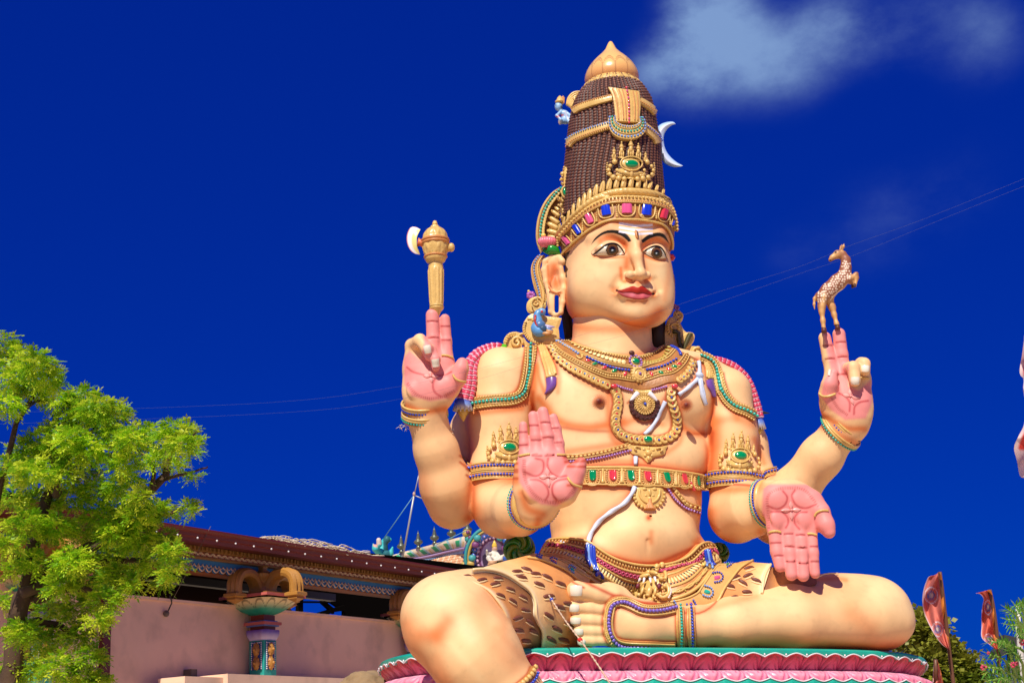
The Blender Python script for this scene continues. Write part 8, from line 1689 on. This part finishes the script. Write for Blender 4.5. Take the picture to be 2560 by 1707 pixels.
tree = thing('leafy_tree', 'sunlit yellow-green feathery-leaved tree with dark branches filling the left edge before the hall', 'tree', W(60, 2000, 13.5) * [1, 1, 0])
tb = W(60, 2000, 13.5) * [1, 1, 0]
limb('trunk', [tb, tb + [0, 0, 1.0], W(30, 1640, 13.9), W(60, 1480, 13.9)], .16, .08, BARK, tree, 16)
BR = [([(40, 1560), (95, 1340), (140, 1190), (190, 1110), (225, 1088)], .08), ([(60, 1480), (130, 1420), (230, 1370), (340, 1260), (400, 1200), (430, 1120)], .085), ([(400, 1200), (440, 1190), (495, 1175), (520, 1166)], .02), ([(430, 1120), (470, 1100), (490, 1080)], .018), ([(380, 1225), (385, 1170), (350, 1130), (300, 1100)], .025), ([(-20, 1600), (-10, 1300), (40, 1060), (65, 1020), (100, 960)], .05), ([(65, 1020), (100, 1000), (130, 1010)], .02), ([(60, 1030), (40, 990), (20, 950)], .02), ([(140, 1240), (145, 1190), (140, 1150), (90, 1110)], .04), ([(60, 1480), (200, 1420), (330, 1400), (420, 1420)], .05), ([(90, 1500), (180, 1470), (280, 1480), (360, 1450)], .04), ([(230, 1370), (300, 1330), (400, 1290), (480, 1260)], .03), ([(140, 1190), (130, 1130), (160, 1080)], .03), ([(40, 1560), (140, 1560), (220, 1600)], .05)]
for pts, r in BR: limb('branch', [W(x, y, 13.6 + rt.uniform(-.25, .25) + .3 * i / len(pts)) for i, (x, y) in enumerate(pts)], r, r * .35, BARK, tree, 14)
BL = [(10, 860, 34), (45, 900, 42), (95, 910, 46), (120, 950, 34), (30, 950, 48), (85, 975, 36), (20, 1010, 36), (155, 1010, 40), (205, 1000, 42), (245, 1020, 44), (285, 1030, 36), (200, 1045, 40), (150, 1065, 38), (250, 1070, 42), (100, 1105, 44), (60, 1135, 44), (130, 1130, 44), (180, 1100, 40), (220, 1130, 42), (290, 1085, 32), (275, 1130, 36), (330, 1095, 34), (370, 1085, 32), (340, 1130, 32), (310, 1160, 32), (410, 1090, 22), (435, 1072, 26), (468, 1078, 22), (480, 1104, 18), (450, 1110, 28), (420, 1130, 24), (390, 1150, 22), (440, 1165, 18), (488, 1128, 10), (486, 1190, 9), (20, 1170, 40), (80, 1180, 42), (150, 1185, 40), (210, 1180, 38), (30, 1240, 42), (110, 1250, 44), (180, 1245, 42), (240, 1225, 36), (290, 1215, 32), (330, 1200, 26), (350, 1240, 22), (300, 1270, 36), (250, 1290, 40), (340, 1290, 38), (380, 1280, 32), (415, 1275, 24), (470, 1265, 14), (485, 1278, 8), (60, 1310, 46), (140, 1320, 46), (210, 1330, 44), (290, 1330, 44), (350, 1340, 42), (400, 1350, 36), (430, 1375, 28), (450, 1410, 14), (330, 1390, 42), (260, 1390, 44), (180, 1400, 44), (380, 1410, 30), (420, 1430, 18), (400, 1460, 14), (290, 1440, 40), (220, 1450, 42), (150, 1460, 42), (80, 1400, 30), (330, 1460, 22), (260, 1500, 34), (190, 1520, 40), (120, 1530, 42), (250, 1550, 24), (60, 1580, 44), (130, 1600, 44), (200, 1590, 36), (230, 1640, 30), (60, 1660, 44), (140, 1670, 44), (210, 1690, 38), (20, 1700, 40), (10, 1500, 26), (30, 1420, 20), (245, 1700, 24), (20, 1360, 22)]
PT = []; DR = []
for (x, y, r) in BL:
    dp = 13.6 + rt.uniform(-.7, .6); c = W(x, y, dp); R = r / F * dp * .86; n = int(2.2 * r + r * r * .042); d = rt.normal(0, 1, (n, 3)); d /= np.linalg.norm(d, axis=1)[:, None]; rad_ = rt.rand(n, 1) ** .45
    PT.append(c + d * rad_ * R * [1.0, 1.25, .82]); DR.append(d * [1, 1, .35] + rt.normal(0, .35, (n, 3)) + [0, 0, .1])
PT = np.concatenate(PT); DR = np.concatenate(DR); idx = rt.permutation(len(PT)); h3 = len(PT) // 3
for kx, (sl_, mm_, sz) in enumerate(((idx[:h3], leafmat('leaf_lime', srgb(218, 232, 60)), .10), (idx[h3:2 * h3], leafmat('leaf_green', srgb(172, 210, 34)), .105), (idx[2 * h3:], leafmat('leaf_deep', srgb(130, 184, 30)), .095))):
    o = leaf_cloud('foliage', PT[sl_], DR[sl_], sz, mm_, tree, rt, leaflets=6, wr=.2); o['kind'] = 'stuff'
print('leaves', len(PT))
# far tree on the right, behind the pedestal
tr2 = thing('roadside_tree', 'round olive-green tree in the distance behind the right end of the pedestal', 'tree', W(2340, 1900, 34) * [1, 1, 0])
limb('trunk', [W(2340, 1900, 34) * [1, 1, 0], W(2330, 1800, 34), W(2330, 1660, 34)], .35, .15, BARK, tr2)
PT = []; DR = []
for (x, y, r) in ((2300, 1560, 20), (2325, 1580, 26), (2290, 1600, 26), (2310, 1625, 32), (2350, 1640, 34), (2390, 1660, 30), (2420, 1665, 22), (2330, 1670, 36), (2380, 1700, 38), (2300, 1690, 30), (2340, 1720, 40), (2410, 1720, 34), (2430, 1690, 12), (2290, 1740, 40)):
    dp = 34 + rt.uniform(-1, 1); R = r / F * dp * 1.15; n = int(60 + r * r * .12); d = rt.normal(0, 1, (n, 3)); d /= np.linalg.norm(d, axis=1)[:, None]; PT.append(W(x, y, dp) + d * rt.rand(n, 1) ** .4 * R); DR.append(d + rt.normal(0, .4, (n, 3)))
PT = np.concatenate(PT); DR = np.concatenate(DR); h2 = len(PT) // 2
for a, b_, c in ((0, h2, srgb(140, 142, 44)), (h2, len(PT), srgb(100, 116, 30))): o = leaf_cloud('foliage', PT[a:b_], DR[a:b_], .34, leafmat('olive_leaf' + str(a > 0), c, .3), tr2, rt, leaflets=3, wr=.42); o['kind'] = 'stuff'
# oleander at the right edge
ole = thing('oleander_bush', 'oleander bush with long narrow leaves and pink blooms in the lower right corner', 'shrub', W(2540, 2050, 9) * [1, 1, 0])
LG = [leafmat('oleander_leaf', srgb(96, 158, 52), .3), leafmat('oleander_leaf_light', srgb(160, 196, 92), .3)]
sprays = [((1640, 760), (1530, 690), 90), ((1700, 760), (1620, 640), 95), ((1690, 850), (1520, 810), 90), ((1720, 900), (1560, 880), 90), ((1720, 1180), (1330, 1060), 100), ((1600, 1160), (1450, 1080), 90), ((1560, 1220), (1480, 1060), 90), ((1500, 1300), (1310, 1230), 95), ((1480, 1420), (1290, 1370), 95), ((1460, 1490), (1270, 1440), 95), ((1500, 1540), (1290, 1540), 90), ((1600, 1480), (1420, 1400), 90), ((1690, 1300), (1600, 1200), 80), ((1640, 1400), (1540, 1330), 85), ((1700, 1500), (1600, 1480), 85), ((1720, 700), (1690, 600), 85), ((1560, 1560), (1450, 1500), 80), ((1720, 1020), (1640, 960), 70), ((1440, 1600), (1330, 1500), 80)]
brn = MB(); 
for si, (a, b_, ll) in enumerate(sprays):
    d0 = 9 + rt.uniform(-.4, .4); A = W(*q('m', a)[0], d0); B = W(*q('m', b_)[0], d0 - rt.uniform(0, .2)); root = W(*q('m', (a[0] + 60, a[1] + 260))[0], d0 + .3); limb('stem', [root, A, B], .014, .005, LG[1], ole, 10)
    ax = B - A; ax /= np.linalg.norm(ax); s1 = np.cross(ax, [0, 1.0, .1]); s1 /= np.linalg.norm(s1); s2 = np.cross(ax, s1); lm = [MB(), MB()]
    for k in range(9):
        for j in range(3):
            if k * 3 + j > 30: continue
            t = .12 + .88 * k / 8; th_ = 2.1 * j + k * 1.05; dv = ax * (.55 + .7 * t) + (s1 * cos(th_) + s2 * sin(th_)) * .85; dv /= np.linalg.norm(dv); L = 1.5 * ll / 4.794 / F * d0 * rt.uniform(.8, 1.15); w_ = L * .085; p = A + (B - A) * t; nv = np.cross(dv, s1 + s2 * .3); nv /= np.linalg.norm(nv); bend = np.array([0, 0, -.12 * L])
            V = [p, p + dv * L * .35 + nv * w_, p + dv * L * .7 + nv * w_ * .7 + bend * .5, p + dv * L + bend, p + dv * L * .7 - nv * w_ * .7 + bend * .5, p + dv * L * .35 - nv * w_]; lm[(k + j) % 3 > 0].add(V, [(0, 1, 5), (1, 2, 4, 5), (2, 3, 4)])
    for i, mbx in enumerate(lm): o = mbx.out('leaves', LG[1 - i], ole, local=False, smooth=False); o['kind'] = 'stuff'
for (x, y, s) in ((1250, 1375, 9), (1600, 1345, 8), (1715, 1075, 9), (1300, 1205, 4), (1640, 1330, 5)):
    p = W(*q('m', (x, y))[0], 8.7); mb = MB()
    for i in range(6): a = i * pi / 3; mb.add(p + np.array([cos(a) * .011, .003 * i, sin(a) * .011]) * s / 8 + ICO[1][0] * np.array([.009, .006, .009]) * s / 8, ICO[1][1])
    mb.out('bloom', mat('oleander_pink', srgb(226, 80, 110), .6, trans=.2), ole, local=False)
# ================================================================ BANNERS, POLE, SIGN
FV = mat('banner_cloth', vcol=True, rough=.8, trans=.35, bump=.2, bscale=8)
def banner(label, edge_l, edge_r, pole, d, emblems, base_c, hem, nm='feather_banner', pr=.03, grp='tall feather banners on leaning poles'):
    root = thing(nm, label, 'banner', W(*q('m', pole[-1])[0], d) * [1, 1, 0], grp)
    P = [W(*p, d) for p in q('m', *pole)]; last = P[-1]; P.append(np.array([last[0] + (last[0] - P[-2][0]) * .3, last[1], 0])); V, Fs = tube_geo(smoothline(np.array(P), 20), pr, 7); mesh('pole', V, Fs, mat('banner_pole', srgb(110, 70, 50), .5), root, local=False)
    n, k = 70, 26; A = smoothline(q('m', *edge_l), n); B = smoothline(q('m', *edge_r), n); t = np.linspace(0, 1, k); PP = A[:, None] * (1 - t[None, :, None]) + B[:, None] * t[None, :, None]
    uu = np.linspace(0, 1, n)[:, None]; dd = d + .10 * np.sin(uu * 14 + t[None] * 5) + .35 * (1 - t[None]) * (np.sin(uu * 5) + .4) - .05 * np.sin(t[None] * 14 + uu * 4)
    V = np.array([[W(PP[i, j, 0], PP[i, j, 1], dd[i, j]) for j in range(k)] for i in range(n)]).reshape(-1, 3); c = np.tile(base_c, (n * k, 1)).reshape(n, k, 3)
    fold = (.5 + .5 * np.sin(uu * 40 + t[None] * 9))[..., None]
    tb_ = np.broadcast_to(t[None, :], (n, k)); c[tb_ > 1 - hem] = srgb(232, 138, 50); c[tb_ < .05] = srgb(226, 196, 200)
    for (x, y, rx, ry) in emblems:
        ex, ey_ = q('m', (x, y))[0]; rr = np.sqrt(((PP[..., 0] - ex) / (rx / 4.794)) ** 2 + ((PP[..., 1] - ey_) / (ry / 4.794)) ** 2); c[(rr < 1) & (rr > .86)] = srgb(252, 232, 236)
        m = (rr < .62) & (np.sin(PP[..., 0] * 1.1) * np.cos(PP[..., 1] * .9) > -.35); c[m] = srgb(120, 134, 190); c[(rr < .3)] = srgb(226, 214, 200)
    mesh('cloth', V, [tuple(f) for f in grid_faces(n, k)], FV, root, cols=c.reshape(-1, 3), local=False); return root
banner('orange-hemmed red banner with two round emblems, left of the two complete banners', [(655, 275), (585, 290), (545, 370), (515, 480), (508, 600), (530, 730), (590, 870), (670, 1010), (740, 1100), (825, 1165)], [(712, 232), (735, 290), (745, 400), (758, 520), (770, 640), (790, 780), (805, 900), (818, 1010), (832, 1100), (836, 1168)], [(716, 235), (760, 560), (828, 1150), (880, 1568)], 22, [(615, 515, 82, 100), (690, 920, 68, 90)], srgb(232, 128, 112), .16)
banner('narrow red banner with white curled top beside the oleander bush', [(1145, 490), (1200, 500), (1240, 560), (1225, 650), (1215, 760), (1218, 880), (1212, 990), (1240, 1050), (1320, 1110), (1385, 1162)], [(1300, 450), (1325, 460), (1345, 500), (1360, 600), (1365, 700), (1375, 800), (1388, 900), (1400, 1000), (1412, 1080), (1420, 1150)], [(1312, 448), (1365, 700), (1418, 1150), (1450, 1568)], 22, [(1295, 660, 48, 90), (1300, 1040, 50, 70)], srgb(228, 110, 84), .2)
banner('furled cream and red banner tip at the bottom, below the two complete banners', [(652, 1290), (640, 1360), (636, 1450), (630, 1568), (625, 1700)], [(680, 1285), (705, 1340), (730, 1430), (760, 1568), (790, 1700)], [(668, 1285), (670, 1568), (672, 1700)], 21, [], srgb(222, 130, 110), .05)
# big banner cut by the right edge
bb2 = thing('feather_banner', 'large pale-backed red banner cut off by the right edge of the picture', 'banner', W(2640, 2050, 12) * [1, 1, 0], 'tall feather banners on leaning poles')
V, Fs = tube_geo(np.array([W(2625, 800, 12), W(2632, 1300, 12), W(2640, 2050, 12) * [1, 1, 0]]), .03, 7); mesh('pole', V, Fs, mat('banner_pole'), bb2, local=False)
eL = smoothline([(2562, 830), (2556, 880), (2549, 925), (2552, 940), (2559, 948), (2558, 975), (2563, 1010), (2560, 1060), (2546, 1090), (2535, 1119), (2542, 1150), (2550, 1190), (2562, 1192)], 50); PP = [[W(x + (2625 - x) * t, y + 10 * t, 12 + .2 * math.sin(y * .05 + t * 4)) for t in np.linspace(0, 1, 14)] for x, y in eL]
cc = np.array([[srgb(240, 216, 212) if (1119 < y or t < .12) else srgb(222, 70, 58) for t in np.linspace(0, 1, 14)] for x, y in eL]); mesh('cloth', np.array(PP).reshape(-1, 3), [tuple(f) for f in grid_faces(50, 14)], FV, bb2, cols=cc.reshape(-1, 3), local=False)
# whitewashed post and dark awning among the leaves
pw = mesh('white_post', *tube_geo(np.array([W(*q('m', (1650, 640))[0], 26), W(*q('m', (1665, 1000))[0], 26), W(*q('m', (1720, 1560))[0], 26), W(*q('m', (1740, 1900))[0], 26) * [1, 1, 0]]), [.035, .05, .06, .07], 10), mat('whitewash', srgb(226, 222, 214), .8, grime=.2), None, local=False, loc=W(*q('m', (1740, 1900))[0], 26) * [1, 1, 0]); tag(pw, 'white lamp post standing behind the oleander leaves', 'post')
d_ = 25; Q = [W(*p, d_) for p in q('m', (1490, 985), (1640, 1015), (1640, 1180), (1420, 1260), (1410, 1180), (1480, 1100))]; n = 6; aw = mesh('dark_awning', Q + [p + np.array([0, .5, 0]) for p in Q], [tuple(range(n))[::-1], tuple(range(n, 2 * n))] + [(i, (i + 1) % n, n + (i + 1) % n, n + i) for i in range(n)], mat('awning', (.04, .045, .05), .7), None, smooth=False, local=False, loc=W(2530, 1950, 25) * [1, 1, 0]); tag(aw, 'dark tilted awning corner half hidden by oleander leaves', 'awning')
rod('support', W(*q('m', (1560, 1200))[0], 25.2), W(2530, 1950, 25.2) * [1, 1, 0], .06, mat('awning'), aw)
# ---- boulder beside the pedestal
rk = [ell(W(925, 1730, 21), (.40, .4, .30), np.eye(3), k=0), ell(W(880, 1745, 21), (.26, .3, .24), np.eye(3), k=.1), ell(W(975, 1722, 21.3), (.24, .3, .26), np.eye(3), k=.1)]
V, Fq = netmesh([(rk, 0)], .022); import mathutils
nz_ = np.array([mathutils.noise.fractal(Vector(v * 3.2), 1.0, 2.0, 4) for v in V]); cen = V.mean(0); d = V - cen; V = V + d / np.linalg.norm(d, axis=1)[:, None] * nz_[:, None] * .07
nn = np.cross(V[Fq[:, 2]] - V[Fq[:, 0]], V[Fq[:, 3]] - V[Fq[:, 1]])
if nn[V[Fq[:, 0], 1].argmin()][1] > 0: Fq = Fq[:, ::-1].copy()
bo = mesh('boulder', V, Fq, mat('boulder', srgb(150, 124, 90), .9, bump=.7, bscale=8, var=.35, vscale=2, grime=.3), None, local=False, loc=W(925, 1900, 21) * [1, 1, 0]); tag(bo, 'rough tan boulder beside the left end of the lotus pedestal', 'boulder')
V, Fs = tube_geo(np.array([W(925, 1765, 21), W(925, 1900, 21), W(925, 1950, 21) * [1, 1, 0]]), [.3, .5, .6], 12); mesh('boulder_foot', V, Fs, mat('boulder'), bo, local=False)
# ---- overhead wires in front of the statue
def wire(pts, d0, d1, lab, r=.0007):
    L = smoothline(pts, 80); dd = np.linspace(d0, d1, 80); P = np.array([W(x, y, z) for (x, y), z in zip(L, dd)]); V, Fs = tube_geo(P, r, 5); o = mesh('overhead_wire', V, Fs, mat('wire', srgb(84, 92, 110), .7), None, local=False, loc=P[0]); tag(o, lab, 'wire', 'overhead wires crossing the statue')
wire([(-250, 1040), (640, 1008), (985, 968), (1180, 925), (1340, 882), (1430, 845), (1656, 776), (1752, 743), (1995, 668), (2120, 616), (2330, 540), (2700, 390)], 16, 13, 'upper of two thin overhead wires crossing the chin of the statue')
wire([(-250, 1068), (640, 1035), (985, 1000), (1240, 935), (1420, 875), (1560, 838), (1700, 790), (2000, 684), (2130, 640), (2400, 530), (2700, 410)], 16.2, 13.2, 'lower of two thin overhead wires crossing the neck of the statue')
# stray dry grass caught at the left rear wrist
sg = MB()
for i in range(16):
    a = q('e', (rt.uniform(100, 175), rt.uniform(1385, 1450)))[0]; b_ = [a[0] + rt.uniform(-14, 26), a[1] + rt.uniform(-9, 12)]; P = np.array([K(*a, 150), K((a[0] + b_[0]) / 2, (a[1] + b_[1]) / 2 - 4, 165), K(*b_, 160)]); sg.add(*tube_geo(P, .5, 4))
for i in range(8):
    a = q('e', (rt.uniform(410, 440), rt.uniform(1420, 1460)))[0]; b_ = [a[0] + rt.uniform(-4, 12), a[1] + rt.uniform(-6, 14)]; sg.add(*tube_geo(np.array([K(*a, 150), K(*b_, 160)]), .5, 4))
o = sg.out('nest_strands', mat('dry_frond'), None); o['kind'] = 'stuff'; tag(o, 'wisps of dry nest grass caught under the bracelets of the axe-bearing arm', 'nest strands')
